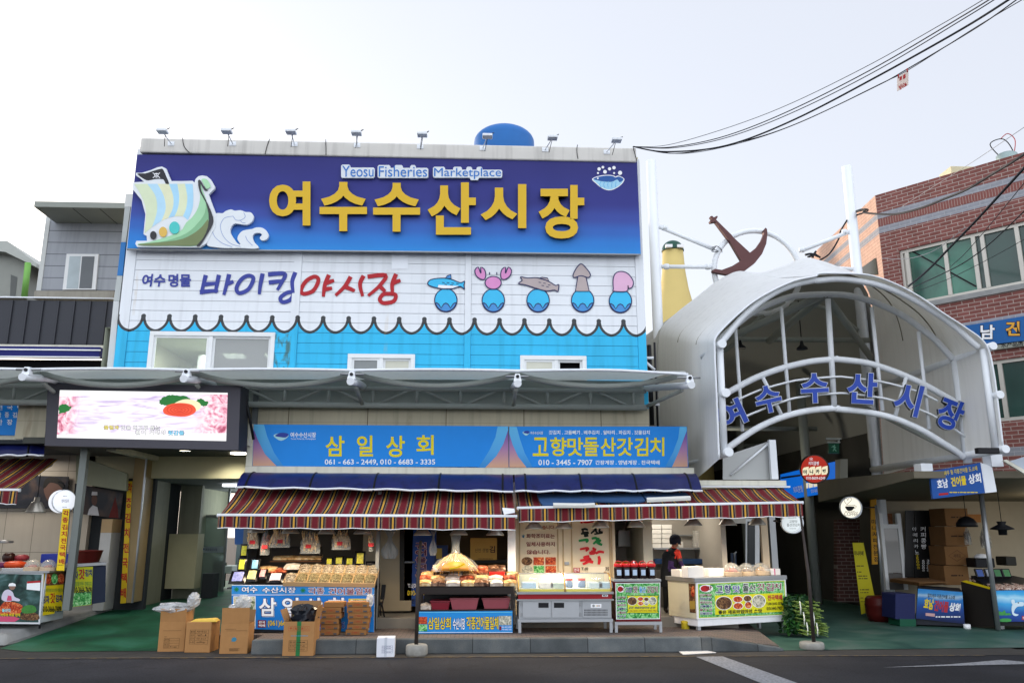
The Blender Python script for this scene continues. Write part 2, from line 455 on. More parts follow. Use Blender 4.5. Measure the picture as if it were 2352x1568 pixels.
b = MB(); b.box(-4.55,5.1,16.35,22,0.2,0.42,M('step_concrete','#77736c',0.85,var=0.2,vs=3)); bevel(struct(b.build('shop_step')),0.01)
# left passage floor rising from the road, and the lane under the arch
def fz(y): return 0.0 if y < 15.6 else min(0.33,(y-15.6)*0.075)
rows = []
for y in (15.2,15.6,16.5,17.5,18.5,20,22,32):
    xl = -8.3 + (y-15.2)*0.05 if y < 19 else -8.6
    rows.append([(xl if y > 15.3 else -7.6,y,fz(y)+0.012),(-4.62,y,fz(y)+0.012)])
b = MB(); b.grid(rows,GRN,False); struct(b.build('passage_floor'))
b = MB(); b.grid([[(5.1,14.75,0.012),(22,15.4,0.012)],[(5.3,17,0.03),(22,17,0.03)],[(5.3,60,0.04),(22,60,0.04)]],GRN2,False); struct(b.build('lane_floor'))
# left shop plinth with its rounded kerb
b = MB(); b.hexa([(-16,16.35,-0.01),(-8.45,16.1,-0.01),(-8.0,19.6,-0.01),(-16,19.6,-0.01)],[(-16,16.5,0.2),(-8.6,16.35,0.17),(-8.05,19.6,0.42),(-16,19.6,0.42)],CONC)
bevel(struct(b.build('left_sidewalk')),0.05,3)
b = MB(); P0 = [atZ(A3(*q),0.016) for q in ((485,1240),(890,1258),(945,1232),(575,1215))]; b.face(b.add(P0),M('wet_drain_cover','#17191a',0.4)); tag(b.build('drain_cover',base=P0[0]),'dark flat drain cover let into the green floor at the road edge','drain cover')
# ------------------------------------------------------------------ the market hall
WY = 17.0
WALL = FY(WY)
def siding():
    t = Mat('painted_siding'); k = t.pos(True); x,y,z = t.xyz(k)
    a = WALL.at(A6(153,578)); b_ = WALL.at(A7(1910,640)); n = 19
    per = (b_.x-a.x)/19; zc = (a.z+b_.z)/2 - 0.02; zb = (WALL.at(A6(245,701)).z + WALL.at(A7(1800,772)).z)/2
    u = ((x-a.x+40*per)/per).frac(); dx = (u-0.5)*per
    e = ((dx.abs()/(per*0.468)).pow(1.75) + ((z*-1.0+zc).m('MAXIMUM',0.0)/(zc-zb)).pow(2.1)).pow(0.53)
    below = z.lt(zc)
    line = (e-1.0).abs().lt(0.105)*below
    du = (dx.abs()-per*0.5).abs(); dz = z-(zc+0.0)
    cap = (du*du+dz*dz).sqrt().lt(0.05)
    outside = e.gt(1.0)*below
    wh = t.wear('#dfe4ea',0.06,0.9,0.16,k); bl = t.wear('#30b3e2',0.09,1.2,0.25,k)
    c = t.mix(outside,wh,bl); c = t.mix(line.m('MAXIMUM',cap),c,'#3c3f42')
    s0 = WALL.at(A6(1225,725)); s1 = WALL.at(A6(1345,1010))
    st = ((x-s0.x)*-1.0).lt(0.0)*x.lt(s1.x)*z.lt(s0.z)*((t.noise(k,3.0,7,0.5,(3.0,3.0,1.4))-0.46)*7.0).clamp()
    c = t.mix(st*0.75,c,'#4c5a38')
    s2 = WALL.at(A6(105,240)); rs = (x-s2.x).abs().lt(0.03)*z.lt(s2.z+0.1)*z.gt(s2.z-0.9)*((t.noise(k,4,5)-0.4)*2.5).clamp()
    s3 = WALL.at(A6(2155,200)); rs2 = (x-s3.x).abs().lt(0.04)*z.lt(s3.z)*z.gt(s3.z-2.0)*((t.noise(k,3,5)-0.42)*2.5).clamp()
    c = t.mix((rs+rs2).clamp()*0.5,c,'#b59a62')
    t.color(c,0.5); t.bump(t.noise(k,6,3),0.1,0.01); return t.m
SID = siding()
hall = thing('market_hall','white and bright blue market hall with painted waves and fish market sign','building',(-2,WY,0))
xl = WALL.at((268,800)).x - 0.02; xr = WALL.at((1483,760)).x
zt = 10.2; zg0 = WALL.at(A6(1430,222)).z; ph = abs(WALL.at(A6(1430,222)).z - WALL.at(A6(1430,970)).z)/9.0
b = MB()
cols = [(xl+0.22,WALL.at(A6(1372,300)).x),(WALL.at(A6(1440,300)).x,WALL.at(A7(555,300)).x),(WALL.at(A7(612,300)).x,xr-0.18)]
WIN = [(A6(192,0)[0],A6(0,712)[1],A6(1220,0)[0],A6(0,1085)[1]),(A6(1820,0)[0],A6(0,893)[1],A7(127,0)[0],878),(A7(1027,0)[0],A7(0,948)[1],A7(1595,0)[0],880)]
HOLES = [WALL.rect(q) for q in WIN]
def board_strips(z0,z1):
    cut = sorted({z0,z1} | {z for h in HOLES for z in (h[2]+0.02,h[3]-0.02) if z0 < z < z1})
    for a,c in zip(cut,cut[1:]):
        m = (a+c)/2; yield a,c,[(h[0]+0.02,h[1]-0.02) for h in HOLES if h[2]+0.02 < m < h[3]-0.02]
k0 = int((zg0-4.95)/ph)+1
for (xa,xb) in cols:
    for i in range(-8,k0+1):
        z1 = zg0 - i*ph; z0 = z1 - ph + 0.006
        if z1 > zt: continue
        # each board leans a little so that its lower lip throws a line; boards stop at the window openings
        for za_,zb__,cuts in board_strips(z0,z1):
            ya,yb = WY-0.007*(z1-za_)/(z1-z0),WY-0.007*(z1-zb__)/(z1-z0); a0 = xa
            for c0,c1 in sorted(cuts)+[(1e9,1e9)]:
                e0 = min(c0,xb)
                if e0 > a0 + 0.01: b.hexa([(a0,ya,za_),(e0,ya,za_),(e0,WY+0.05,za_),(a0,WY+0.05,za_)],[(a0,yb,zb__),(e0,yb,zb__),(e0,WY+0.05,zb__),(a0,WY+0.05,zb__)],SID)
                a0 = max(a0,c1)
                if a0 >= xb: break
zb0 = zg0-(k0+1)*ph
for xa,xb in ((xl,xl+0.216),(cols[0][1]+0.004,cols[1][0]-0.004),(cols[1][1]+0.004,cols[2][0]-0.004),(xr-0.176,xr)):
    b.box(xa,xb,WY-0.02,WY+0.06,zb0,zt,SID)
b.build('siding',hall)
# shell of the hall behind the boards; the lower storey stays open for the shops
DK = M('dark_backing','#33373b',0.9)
b = MB(); b.box(xl+0.01,xl+0.2,WY+0.07,29,3.6,10.3,CREAM); b.box(xr-0.2,xr-0.01,WY+0.07,29,0.4,10.3,CREAM); b.box(xl+0.21,xr-0.21,28.7,29,0.3,10.3,CREAM)
b.box(xl+0.21,xr-0.21,WY+0.12,28.7,10.12,10.3,CONC); b.build('shell',hall)
# lower wall between the canopy and the shop signs
def panel_wall():
    t = Mat('beige_panel_wall'); k = t.pos(True); x,y,z = t.xyz(k)
    j = ((x/1.62+0.37).frac()-0.5).abs().gt(0.4955); h = ((z/0.42).frac()-0.5).abs().gt(0.485)
    rust = ((t.noise(k,1.0,6,0.3,(2.6,1,0.7))-0.6)*7.0).clamp()
    c = t.wear('#bdb6a0',0.1,1.5,0.35,k); c = t.mix(rust*0.7,c,'#6b4a2b'); c = t.mix(j.m('MAXIMUM',h*0.35),c,'#5b4f3f')
    t.color(c,0.7); return t.m
PANEL = panel_wall()
b = MB(); b.box(-4.55,xr,WY+0.0,WY+0.1,2.9,zb0-0.01,PANEL); b.build('lower_wall',hall)
pb = FY(16.80)
x0,x1,z0,z1 = pb.rect((321.5,337-18.5,1462,361-1))
za,zb_ = pb.at((900,328)).z,pb.at((900,361)).z
b = MB(); b.box(pb.at((321,340)).x,pb.at((1462,355)).x,16.80,17.25,zb_,za,M('parapet_render','#cfcdc8',0.75,var=0.08,vs=2,streak=0.35)); bevel(b.build('parapet',hall),0.03)
b = MB()
for pts in ([A4(452,100),A4(455,135),A4(470,180),A4(515,228)],[A4(1135,110),A4(1115,160),A4(1098,228)],[A4(1574,115),A4(1576,236)],[A5(1518,170),A5(1512,220),A5(1522,290)],[A5(1992,185),A5(2010,250),A5(2026,310)]):
    MB().tube([pb.at(p,0.012) for p in smooth(pts,4)],0.008,BLACK,6).build('wire',hall)
# windows of the hall
def window(box,split,parent,lm,rm,inner_left=False):
    x0,x1,z0,z1 = WALL.rect(box); xm = WALL.at((split,(box[1]+box[3])/2)).x
    fr = MB(); y0,y1 = WY-0.045,WY+0.09; t_ = 0.09
    fr.box(x0,x1,y0,y1,z1-t_,z1,PVC); fr.box(x0,x1,y0-0.02,y1,z0,z0+t_,PVC); fr.box(x0,x0+t_,y0,y1,z0+t_,z1-t_,PVC); fr.box(x1-t_,x1,y0,y1,z0+t_,z1-t_,PVC)
    fr.box(xm-0.04,xm+0.04,y0+0.012,y1,z0+t_,z1-t_,PVC)
    wn = bevel(fr.build('window',parent),0.006)
    for a,c,m,yy in ((x0+t_,xm-0.04,lm,0.0),(xm+0.04,x1-t_,rm,0.03)):
        s = MB(); q = 0.045
        s.box(a,c,WY-0.015+yy,WY+0.02+yy,z1-t_-q,z1-t_,PVC); s.box(a,a+q,WY-0.015+yy,WY+0.02+yy,z0+t_,z1-t_-q,PVC); s.box(c-q,c,WY-0.015+yy,WY+0.02+yy,z0+t_,z1-t_-q,PVC)
        s.build('sash',wn)
        if m: g = MB(); g.box(a+q,c-q,WY+0.0+yy,WY+0.006+yy,z0+t_,z1-t_-q,m); g.build('pane',wn)
    return x0,x1,z0,z1
CLR = GLASS('clear_glass','#e6eeea',0.80); DRK = GLASS('smoked_glass','#6d7472',0.55); FROST = M('pale_blind','#c9c9bb',0.6,var=0.06); SCR = M('insect_screen','#85898a',0.8,var=0.1)
X0,X1,Z0,Z1 = window(WIN[0],A6(695,0)[0],hall,CLR,DRK)
window(WIN[1],A6(2095,0)[0],hall,SCR,FROST)
window(WIN[2],A7(1335,0)[0],hall,FROST,None)
# the lit room behind the big window
b = MB(); rw = M('room_wall','#c6cbb8',0.8,var=0.04); ry = 21.0; rc = 6.2
b.quad((X0-1,WY+0.13,4.2),(X1+1,WY+0.13,4.2),(X1+1,ry,4.2),(X0-1,ry,4.2),CONC); b.quad((X0-1,ry,4.2),(X1+1,ry,4.2),(X1+1,ry,rc),(X0-1,ry,rc),rw)
b.quad((X0-1,WY+0.13,4.2),(X0-1,ry,4.2),(X0-1,ry,rc),(X0-1,WY+0.13,rc),rw); b.quad((X1+1,WY+0.13,4.2),(X1+1,ry,4.2),(X1+1,ry,rc),(X1+1,WY+0.13,rc),rw)
b.quad((X0-1,WY+0.13,rc),(X1+1,WY+0.13,rc),(X1+1,ry,rc),(X0-1,ry,rc),rw)
b.box(X0+0.2,X0+0.35,ry-1.6,ry-0.02,4.2,rc-0.1,WHITE); b.box(X0+0.75,X0+0.85,ry-0.8,ry-0.02,4.2,rc-0.3,WHITE)
b.build('upper_room',hall)
CEIL = EM('ceiling_panel_light','#fff8ea',14.0)
for q in (((800,893),(965,893),(990,928),(835,928)),((1140,893),(1240,893),(1260,928),(1165,925))):
    b = MB(); b.face(b.add([atZ(A6(*p),rc-0.02) for p in q]),CEIL); b.build('ceiling_lamp',hall)
for xx in (X0+1.0,X0+2.2): MB().quad((xx,WY+0.75,rc-0.02),(xx+0.6,WY+0.75,rc-0.02),(xx+0.6,WY+0.95,rc-0.02),(xx,WY+0.95,rc-0.02),CEIL).build('ceiling_lamp',hall)
light('room_light','AREA',((X0+X1)/2,19,rc-0.1),45,(1,.97,.9),hall,2.0)
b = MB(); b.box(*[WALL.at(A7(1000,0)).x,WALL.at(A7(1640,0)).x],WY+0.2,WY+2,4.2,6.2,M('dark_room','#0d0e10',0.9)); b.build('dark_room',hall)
# painted lettering on the wall: drawn brush strokes
b = MB(); k = [0]
def st(z,col,w_,*paths):
    for p in paths:
        closed = p[0] == p[-1]; q = smooth(p[:-1] if closed else p,5,closed); k[0] += 1
        wd = w_ if closed else [w_*(0.86+0.22*math.sin(1.3+i*2.6/len(q))) for i in range(len(q))]
        b.ring(WALL,[z(*a) for a in q],wd,col,0.016+0.0006*(k[0] % 12),closed)
PB = M('painted_blue_letter','#3b4597',0.55,var=0.08); PR = M('painted_red_letter','#ad232c',0.55,var=0.08)
w0 = 9.2
st(A6,PB,w0,[(660,245),(645,310),(622,402)],[(768,243),(752,320),(738,392)],[(640,322),(745,312)],[(612,386),(690,376),(762,374)],[(852,238),(832,320),(808,408)],[(828,318),(888,298)])
st(A6,PB,w0,[(1010,250),(1050,275),(1010,360),(935,392),(912,352),(950,282),(1010,250)],[(1126,232),(1108,320),(1098,402)])
st(A6,PB,w0,[(1170,240),(1305,234),(1285,300),(1245,368)],[(1176,306),(1292,292)],[(1394,222),(1368,300),(1376,392)],[(1330,388),(1380,392),(1352,446),(1290,466),(1272,430),(1330,388)])
st(A6,PR,w0,[(1552,258),(1582,290),(1540,372),(1462,398),(1440,366),(1482,294),(1552,258)],[(1668,243),(1634,330),(1622,422)],[(1640,312),(1710,288)],[(1632,362),(1694,352)])
st(A6,PR,w0,[(1846,258),(1800,335),(1722,412)],[(1800,340),(1880,374)],[(1952,250),(1922,320),(1944,418)])
st(A6,PR,w0,[(1984,258),(2132,248),(2080,335),(1988,414)],[(2078,330),(2128,380)],[(2218,236),(2186,320),(2190,404)],[(2190,310),(2254,288)],[(2150,398),(2212,406),(2198,458),(2118,474),(2084,446),(2110,404),(2150,398)])
b.text(WALL,'여수',zrect(A6,140,236,330,340),PB,0.018,0.03,shear=0.15); b.text(WALL,'명물',zrect(A6,355,236,540,342),PB,0.018,0.03)
b.build('lettering',hall)
# painted sea animals, each over a plain scalloped blue tub
OUT = M('painted_navy_outline','#2e335c',0.6)
def toon(pl,z,pts,col,off,sm=4,w_=2.4):
    q = [z(*p) for p in (smooth(pts,sm,True) if sm else pts)]
    b.poly(pl,q,col,off); b.ring(pl,q,w_,OUT,off+0.0015,True)
PBL = M('painted_tub_blue','#3fb9e8',0.55); PB2 = M('painted_scale_blue','#4a8fd0',0.55); PINK = M('painted_pink','#d78fc4',0.55); PALE = M('painted_pale_pink','#dcb0cf',0.55); TAUPE = M('painted_taupe','#b3a6a6',0.55)
MO = {}
def tub(cx,cy):
    global b
    b = MB()
    toon(WALL,A7,[p for p in ell(cx,cy,96,100,30) if p[1] > cy-96],PBL,0.016,0)
    q = [p for p in ell(cx,cy,91,95,40,0,180)]; q = q[3:-3]
    sc_ = [(cx-82,cy+20),(cx-62,cy+32),(cx-40,cy+66),(cx-18,cy+32),(cx,cy+24),(cx+18,cy+32),(cx+40,cy+66),(cx+62,cy+32),(cx+82,cy+20)]
    toon(WALL,A7,q + sc_,PB2,0.0195,0)
    b.build('painted_tub',hall); b = MB()
def dashes(*pts):
    for x_,y_ in pts: b.ring(WALL,[A7(x_,y_),A7(x_+22,y_+3)],1.6,OUT,0.0262)
tub(392,472)
toon(WALL,A7,[(237,325),(265,295),(350,283),(430,290),(515,322),(553,308),(546,345),(552,378),(515,354),(450,372),(370,374),(300,362),(250,345)],PBL,0.0235,3)
toon(WALL,A7,[(385,285),(405,262),(434,252),(438,288)],PB2,0.0235,0)
b.poly(WALL,[A7(*p) for p in [(330,340),(420,346),(505,350),(450,368),(370,370),(322,362)]],WHT,0.0255)
dashes((360,320),(400,322),(440,325),(480,330),(380,335),(430,340)); b.build('painted_blue_fish',hall)
tub(798,474)
toon(WALL,A7,ell(797,322,69,55,24),PINK,0.0235,0)
for sx in (-1,1):
    c = lambda x: 797+sx*(x-797)
    toon(WALL,A7,[(c(725),290),(c(690),292),(c(652),262),(c(640),215),(c(668),188),(c(686),232),(c(694),238),(c(690),190),(c(720),205),(c(733),245)],PINK,0.0235,2)
    b.ring(WALL,[A7(c(766),232),A7(c(766),255)],2.4,OUT,0.025)
b.build('painted_crab',hall)
tub(1181,474)
toon(WALL,A7,[(1012,328),(1045,302),(1030,272),(1090,282),(1180,280),(1270,310),(1330,345),(1358,338),(1350,398),(1322,385),(1250,392),(1150,365),(1070,340)],TAUPE,0.0235,3)
toon(WALL,A7,[(1175,280),(1215,276),(1260,282),(1275,308)],TAUPE,0.0245,0)
dashes((1185,318),(1225,325),(1265,340),(1210,345),(1250,355)); b.build('painted_grey_fish',hall)
tub(1562,474)
toon(WALL,A7,[(1548,160),(1590,195),(1628,250),(1610,278),(1548,262),(1490,278),(1482,250),(1510,195)],TAUPE,0.0255,3)
toon(WALL,A7,[(1520,270),(1548,262),(1590,270),(1618,395),(1500,395)],TAUPE,0.0235,0); b.build('painted_squid',hall)
tub(1885,480)
toon(WALL,A7,[(1825,370),(1822,300),(1840,245),(1890,225),(1950,245),(1995,310),(1985,360),(1955,370),(1950,345),(1940,395),(1830,395)],PALE,0.0235,3)
b.build('painted_octopus',hall)
# small paper notice and conduit on the wall
b = MB(); b.rectp(WALL,zrect(A7,-72,70,70,205),M('white_paper_patch','#e6ebf2',0.7),0.013); b.build('paper_patch',hall)

# ------------------------------------------------------------------ the big sign on the hall
SY = 16.84; SP = FY(SY)
def sign_grad():
    t = Mat('blue_gradient_board'); k = t.pos(True); x,y,z = t.xyz(k)
    a,c = SP.at((900,577)).z,SP.at((900,361)).z
    f = (z-a)/(c-a)
    cc = t.ramp(f,[(0.0,'#2a86d4'),(0.1,'#2b7acb'),(0.24,'#3263b6'),(0.38,'#374a9c'),(0.55,'#2f3482'),(1.0,'#2b2d74')],'EASE')
    t.color(t.wear(cc,0.07,1.5,0,k),0.55); return t.m
sign = thing('market_sign','huge purple to blue gradient sign board with yellow Korean letters and ship','sign',(-2,SY,SP.at((900,577)).z))
b = MB(); b.poly(SP,[(292,570),(1472,583),(1463,368),(315,355)],sign_grad(),0,0.1,M('sign_edge','#2a2f66',0.5)); b.build('board',sign)
YE = M('yellow_letter_face','#d6af26',0.4,var=0.03); YS = M('dark_letter_side','#1c3440',0.5)
b = MB()
for ch,bx in zip('여수수산시장',((617,415,714,520),(733,416,844,533),(856,418,966,534),(981,417,1094,541),(1103,421,1210,526),(1236,423,1343,550))):
    b.text(SP,ch,(bx[0]+1,bx[1]+2,bx[2]-1,bx[3]-2),YE,0.05,0.034,0.06,YS)
b.build('yellow_letter',sign)
LB = M('pale_blue_letter','#2f74c4',0.45); LW = M('white_letter_board','#d8dfe6',0.45)
b = MB(); q8 = 0
for s_,bx in (('Yeosu',(786,381,858,406)),('Fisheries',(870,382,981,406)),('Marketplace',(997,386,1151,411))):
    wd = [0.55 if c in 'itlr' else 1.5 if c == 'M' else 1.15 if c in 'YF' else 1.0 for c in s_]; tot = sum(wd); xx = bx[0]; low = 'p' in s_
    hb = bx[3]-bx[1]; base_ = bx[3]-(hb*0.22 if low else 0)
    for c,w_ in zip(s_,wd):
        w2 = (bx[2]-bx[0])*w_/tot; y0 = bx[1]-2.8 if c in 'YFMhklti' else bx[1]+hb*0.27-2.8; y1 = bx[3]+2.8 if c == 'p' else base_+2.8; x0_,x1_ = xx-2.6,xx+w2+2.6; q8 += 1
        pts = [(x0_+3,y1),(x0_,y1-3),(x0_,y0+3),(x0_+3,y0),(x1_-3,y0),(x1_,y0+3),(x1_,y1-3),(x1_-3,y1)]
        b.poly(SP,pts,LW,0.07+0.0005*(q8 % 9),0.06); xx += w2
    b.text(SP,s_,bx,LB,0.080,0.0)
b.build('english_lettering',sign)
# ship cut-out
SH = [(85,375),(130,376),(200,355),(255,332),(290,326),(322,342),(345,400),(362,440),(440,440),(530,438),(545,452),(552,425),(575,402),(605,396),(642,402),(675,430),(703,480),(703,498),(655,545),(690,640),(714,700),(705,800),(662,880),(640,925),(585,958),(95,955),(80,930),(90,908),(172,908),(170,870),(146,856),(146,840),(160,700),(130,590),(62,505),(62,450),(150,445),(115,415),(85,395)]
WB = M('white_cutout_board','#dfe5ea',0.45,var=0.03)
b = MB(); b.poly(SP,[A4(*p) for p in SH],WB,0.10,0.07); ship = b.build('ship_board',sign)
bd = [smooth(p,5) for p in ([(72,462),(130,560),(165,680),(152,850)],[(175,462),(240,560),(250,680),(212,800)],[(255,462),(305,560),(318,660),(285,752)],[(345,462),(378,560),(375,650),(340,728)],[(410,462),(425,560),(415,650),(388,716)],[(470,462),(488,560),(480,650),(455,714)],[(530,462),(536,560),(528,660),(492,745)])]
cl = ['#d6e3c2','#b3daf0','#dfe2c0','#a6d5ef','#dce3c0','#a9d8f2']
b = MB()
for i in range(6): b.poly(SP,[A4(*p) for p in bd[i]+bd[i+1][::-1]],M('sail_stripe_'+'abcdef'[i],cl[i],0.5),0.104)
b.build('sail',ship)
b = MB()
b.poly(SP,[A4(*p) for p in smooth([(585,435),(578,470),(590,560),(572,650),(525,725),(480,765),(420,840),(200,915),(105,930),(140,946),(400,948),(560,946),(622,895),(658,800),(664,700),(640,600),(612,520)],3,True)],M('hull_light_green','#a4d6ac',0.5),0.108)
b.poly(SP,[A4(*p) for p in smooth([(640,600),(625,690),(570,770),(480,850),(330,905),(180,935),(400,946),(560,944),(622,893),(656,800),(662,700)],3,True)],M('hull_mid_green','#84b78d',0.5),0.111)
b.poly(SP,[A4(*p) for p in smooth([(650,740),(600,800),(520,860),(400,905),(120,932),(150,944),(400,946),(560,942),(618,893),(650,810)],3,True)],M('hull_olive','#75835a',0.5),0.114)
b.poly(SP,[A4(*p) for p in smooth([(572,440),(590,432),(612,470),(640,505),(655,512),(625,515),(598,470),(592,465),(600,520),(650,620),(690,720),(688,780),(650,850),(590,945),(560,945),(610,890),(650,800),(655,700),(630,600),(585,520)],2,True)],M('hull_black','#3d3e42',0.5),0.117)
b.poly(SP,[A4(*p) for p in smooth([(600,425),(640,425),(668,470),(668,488),(640,500),(615,460)],3,True)],M('prow_green','#aeddb2',0.5),0.120)
for cx,cy,rx,ry,c in ((222,865,26,33,'#35363a'),(298,838,32,40,'#dcb65a'),(388,805,41,49,'#4fc6c2')): b.poly(SP,[A4(*p) for p in ell(cx,cy,rx,ry)],M('shield_'+c[1:],c,0.5),0.123)
b.build('hull',ship)
b = MB(); b.poly(SP,[A4(*p) for p in smooth([(95,382),(160,380),(215,362),(275,345),(298,348),(322,400),(346,460),(318,460),(300,426),(235,424),(185,435),(150,425)],2,True)],M('flag_black','#2c2d33',0.5),0.104)
b.poly(SP,[A4(*p) for p in ell(246,392,17,15)],WHT,0.107); b.rectp(SP,zrect(A4,238,400,254,413),WHT,0.107)
for s_ in (-1,1): b.ring(SP,[A4(246-s_*28,375),A4(246+s_*28,415)],1.7,WHT,0.1065)
for x_ in (240,253): b.poly(SP,[A4(*p) for p in ell(x_,391,4.5,5,10)],M('flag_black','',0),0.109)
b.build('flag',ship)
WV = smooth([(672,790),(640,798),(628,830),(607,852),(606,890),(640,915),(648,945),(700,955),(770,963),(900,964),(1045,965),(1015,920),(1000,880),(1012,852),(1050,845),(1074,860),(1056,884),(1075,905),(1110,895),(1125,865),(1110,830),(1075,806),(1030,803),(995,815),(925,828),(892,860),(882,895),(905,935),(880,925),(850,885),(825,840),(832,800),(865,772),(950,782),(995,755),(1008,715),(985,685),(945,682),(905,668),(862,672),(830,662),(790,674),(765,692),(725,690),(695,712),(680,750)],3,True)
b = MB(); b.poly(SP,[A4(*p) for p in WV],WB,0.085,0.07); wv = b.build('wave_board',sign)
b = MB()
for p in ([(680,800),(700,870),(760,925),(840,955)],[(848,715),(780,730),(748,790),(770,870),(830,930),(905,952)],[(848,715),(870,745),(910,745),(942,720),(930,685)],[(900,745),(920,765),(945,768)],[(945,870),(960,905),(1000,945)]): b.ring(SP,[A4(*q) for q in smooth(p,5)],0.9,M('thin_blue_line','#5b7fc4',0.5),0.088)
b.build('drawn_line',wv)
# fish bowl emblem
b = MB(); b.poly(SP,[A5(*p) for p in smooth([(1642,462),(1700,436),(1780,427),(1830,434),(1842,442),(1870,434),(1920,464),(1890,512),(1840,546),(1785,560),(1725,540),(1675,500)],3,True)],WHT,0.004)
b.poly(SP,[A5(*p) for p in smooth([(1652,462),(1705,442),(1780,433),(1826,440),(1842,449),(1872,441),(1912,464),(1884,508),(1838,540),(1785,553),(1728,534),(1682,496)],3,True)],M('emblem_sky','#9fd0ea',0.5),0.006)
b.poly(SP,[A5(*p) for p in smooth([(1652,462),(1705,442),(1780,433),(1826,440),(1842,449),(1872,441),(1912,464),(1880,490),(1858,466),(1820,484),(1780,487),(1720,480)],3,True)],M('emblem_blue','#27589f',0.5),0.008)
for i in range(5): b.ring(SP,[A5(*q) for q in smooth([(1720+i*32,482),(1708+i*34,510),(1722+i*30,536)],4)],1.4,M('emblem_stripe','#6fb4e0',0.5),0.0095)
for cx,cy,r in ((1692,457,7),(1703,377,15),(1735,362,12),(1753,401,16),(1792,376,14),(1830,366,15),(1882,410,18),(1831,412,9),(1693,412,9)): b.poly(SP,[A5(*p) for p in ell(cx,cy,r,r,16)],WHT,0.010)
b.build('bowl_emblem',sign)
b = MB(); b.tube([SP.at(p,0.02) for p in ((292,573),(700,576),(1100,580),(1472,585))],0.02,M('grey_conduit','#9a9da0',0.5),8); b.build('conduit',sign)

# ------------------------------------------------------------------ floodlights on the parapet
heads = [(A4(293,50),A4(362,148)),(A4(795,50),A4(845,148)),(A4(1294,56),A4(1328,152)),(A4(1803,64),A4(1820,160)),(A5(165,82),A5(173,187)),(A5(718,90),A5(708,200)),(A5(1266,108),A5(1242,212)),(A5(1806,125),A5(1768,232))]
where = ['on the parapet above the ship, leftmost of the row','second from the left end of the parapet','third from the left end of the parapet','above the first letters of Marketplace row, fourth along the parapet','midway along the parapet, left of the blue water tank','in front of the blue water tank dome','just right of the blue water tank','nearest the cables at the right end of the parapet']
proto = None
for (h,f),wl in zip(heads,where):
    foot = pb.at(f,0.0); dy = 0.75; hd = atY(h,16.8-dy)
    lab = 'thin white sign floodlight ' + wl
    if proto is None:
        t = thing('sign_floodlight',lab,'floodlight',(0,0,0),'floodlights along the parapet',True)
        v = hd-foot
        b = MB(); b.tube([(0,0,0),v],0.011,WHITEMETAL,8); b.box(-0.07,0.07,-0.012,0.0,-0.05,0.05,WHITEMETAL); b.build('arm',t)
        b = MB(); b.box(v.x-0.105,v.x+0.105,v.y-0.09,v.y+0.09,v.z-0.03,v.z+0.03,WHITEMETAL); bevel(b.build('lamp_head',t),0.012)
        b = MB(); b.tube([v+Vector(q) for q in ((0.1,0,0.045),(0.14,0.03,0.1),(0.02,0.1,0.09),(-0.05,0.3,-0.2))],0.007,BLACK,5); b.build('wire',t)
        t.location = foot; proto = t
    else:
        t = dup(proto,foot,0,lab)
# blue water tank behind the parapet
tb = FY(21.0); c = tb.at((1158,330)); r = (tb.at((1227,320)).x - tb.at((1089,320)).x)/2; top = tb.at((1160,297)).z; h = top-c.z
TB = M('blue_tank_plastic','#1f66ad',0.4,var=0.06)
t = thing('water_tank','blue domed plastic water tank showing above the roof parapet','water tank',(c.x,21,10.3))
b = MB(); prof = [(r*0.96,10.3-c.z),(r,-0.25)] + [(r*math.cos(a),h*math.sin(a)) for a in [i*math.pi/2/10 for i in range(0,10)]] + [(0.02,h)]
b.lathe(c,prof,TB,32); b.build('tank_body',t)
MB().lathe((tb.at((1178,288)).x,21,tb.at((1178,299)).z-0.05),[(0.14,0),(0.14,0.08),(0.0,0.1)],TB,14).build('filler_cap',t); b = MB(); b.lathe((tb.at(A5(712,48)).x,21,tb.at(A5(712,70)).z-0.12),[(0.1,0),(0.1,0.12),(0.0,0.14)],TB,12); b.build('filler_cap',t)
# ------------------------------------------------------------------ truss canopy along the hall
FAB = Mat('white_membrane'); k_ = FAB.pos(True); FAB.color(FAB.wear('#cfd2d1',0.05,1.5,0.2,k_),0.6)
tl_ = FAB.N('ShaderNodeBsdfTranslucent'); tl_.inputs[0].default_value = (*lin('#c3cac6'),1); ms_ = FAB.N('ShaderNodeMixShader'); ms_.inputs[0].default_value = 0.4
FAB.L(FAB.b.outputs[0],ms_.inputs[1]); FAB.L(tl_.outputs[0],ms_.inputs[2]); FAB.L(ms_.outputs[0],FAB.out.inputs[0]); FAB = FAB.m
GREYST = M('grey_painted_steel','#9aa09c',0.5,var=0.08,vs=3)
can = thing('truss_canopy','long white membrane canopy on grey tube truss across the hall front','canopy',(-2,16.9,4.5))
EY = 15.2; EF = FY(EY); TF = FY(16.72)
ribs = [(-300,862),(68,866),(433,870),(810,876),(1188,881),(1580,884)]
ex = [EF.at((x,850)).x for x,y in ribs]; rz = [FY(15.0).at(p).z for p in ribs]
ez = [EF.at((x,850+4*(x/1500.0))).z for x,y in ribs]
b = MB(); rows = []
for i in range(len(ribs)-1):
    n = 10
    for j in range(n+(i == len(ribs)-2)):
        t = j/n; x = ex[i]+(ex[i+1]-ex[i])*t; hump = math.sin(math.pi*t)
        z = ez[i]+(ez[i+1]-ez[i])*t
        sag = 0.08*(1-hump) if i < len(ribs)-2 else 0.08*(1-hump)*(1-t)
        lift = 0.10*max(0,t-0.55)/0.45 if i == len(ribs)-2 else 0
        xw = x if i < len(ribs)-2 else min(x,3.62+0.0*t)
        rows.append([(x,EY,z+0.02*hump-lift*0.6),(x,EY+0.22,z+0.06-sag*0.3),(xw+(x-xw)*0.8,EY+0.8,z+0.16-sag),(xw,16.95,z+0.16)])
b.grid(rows,FAB)
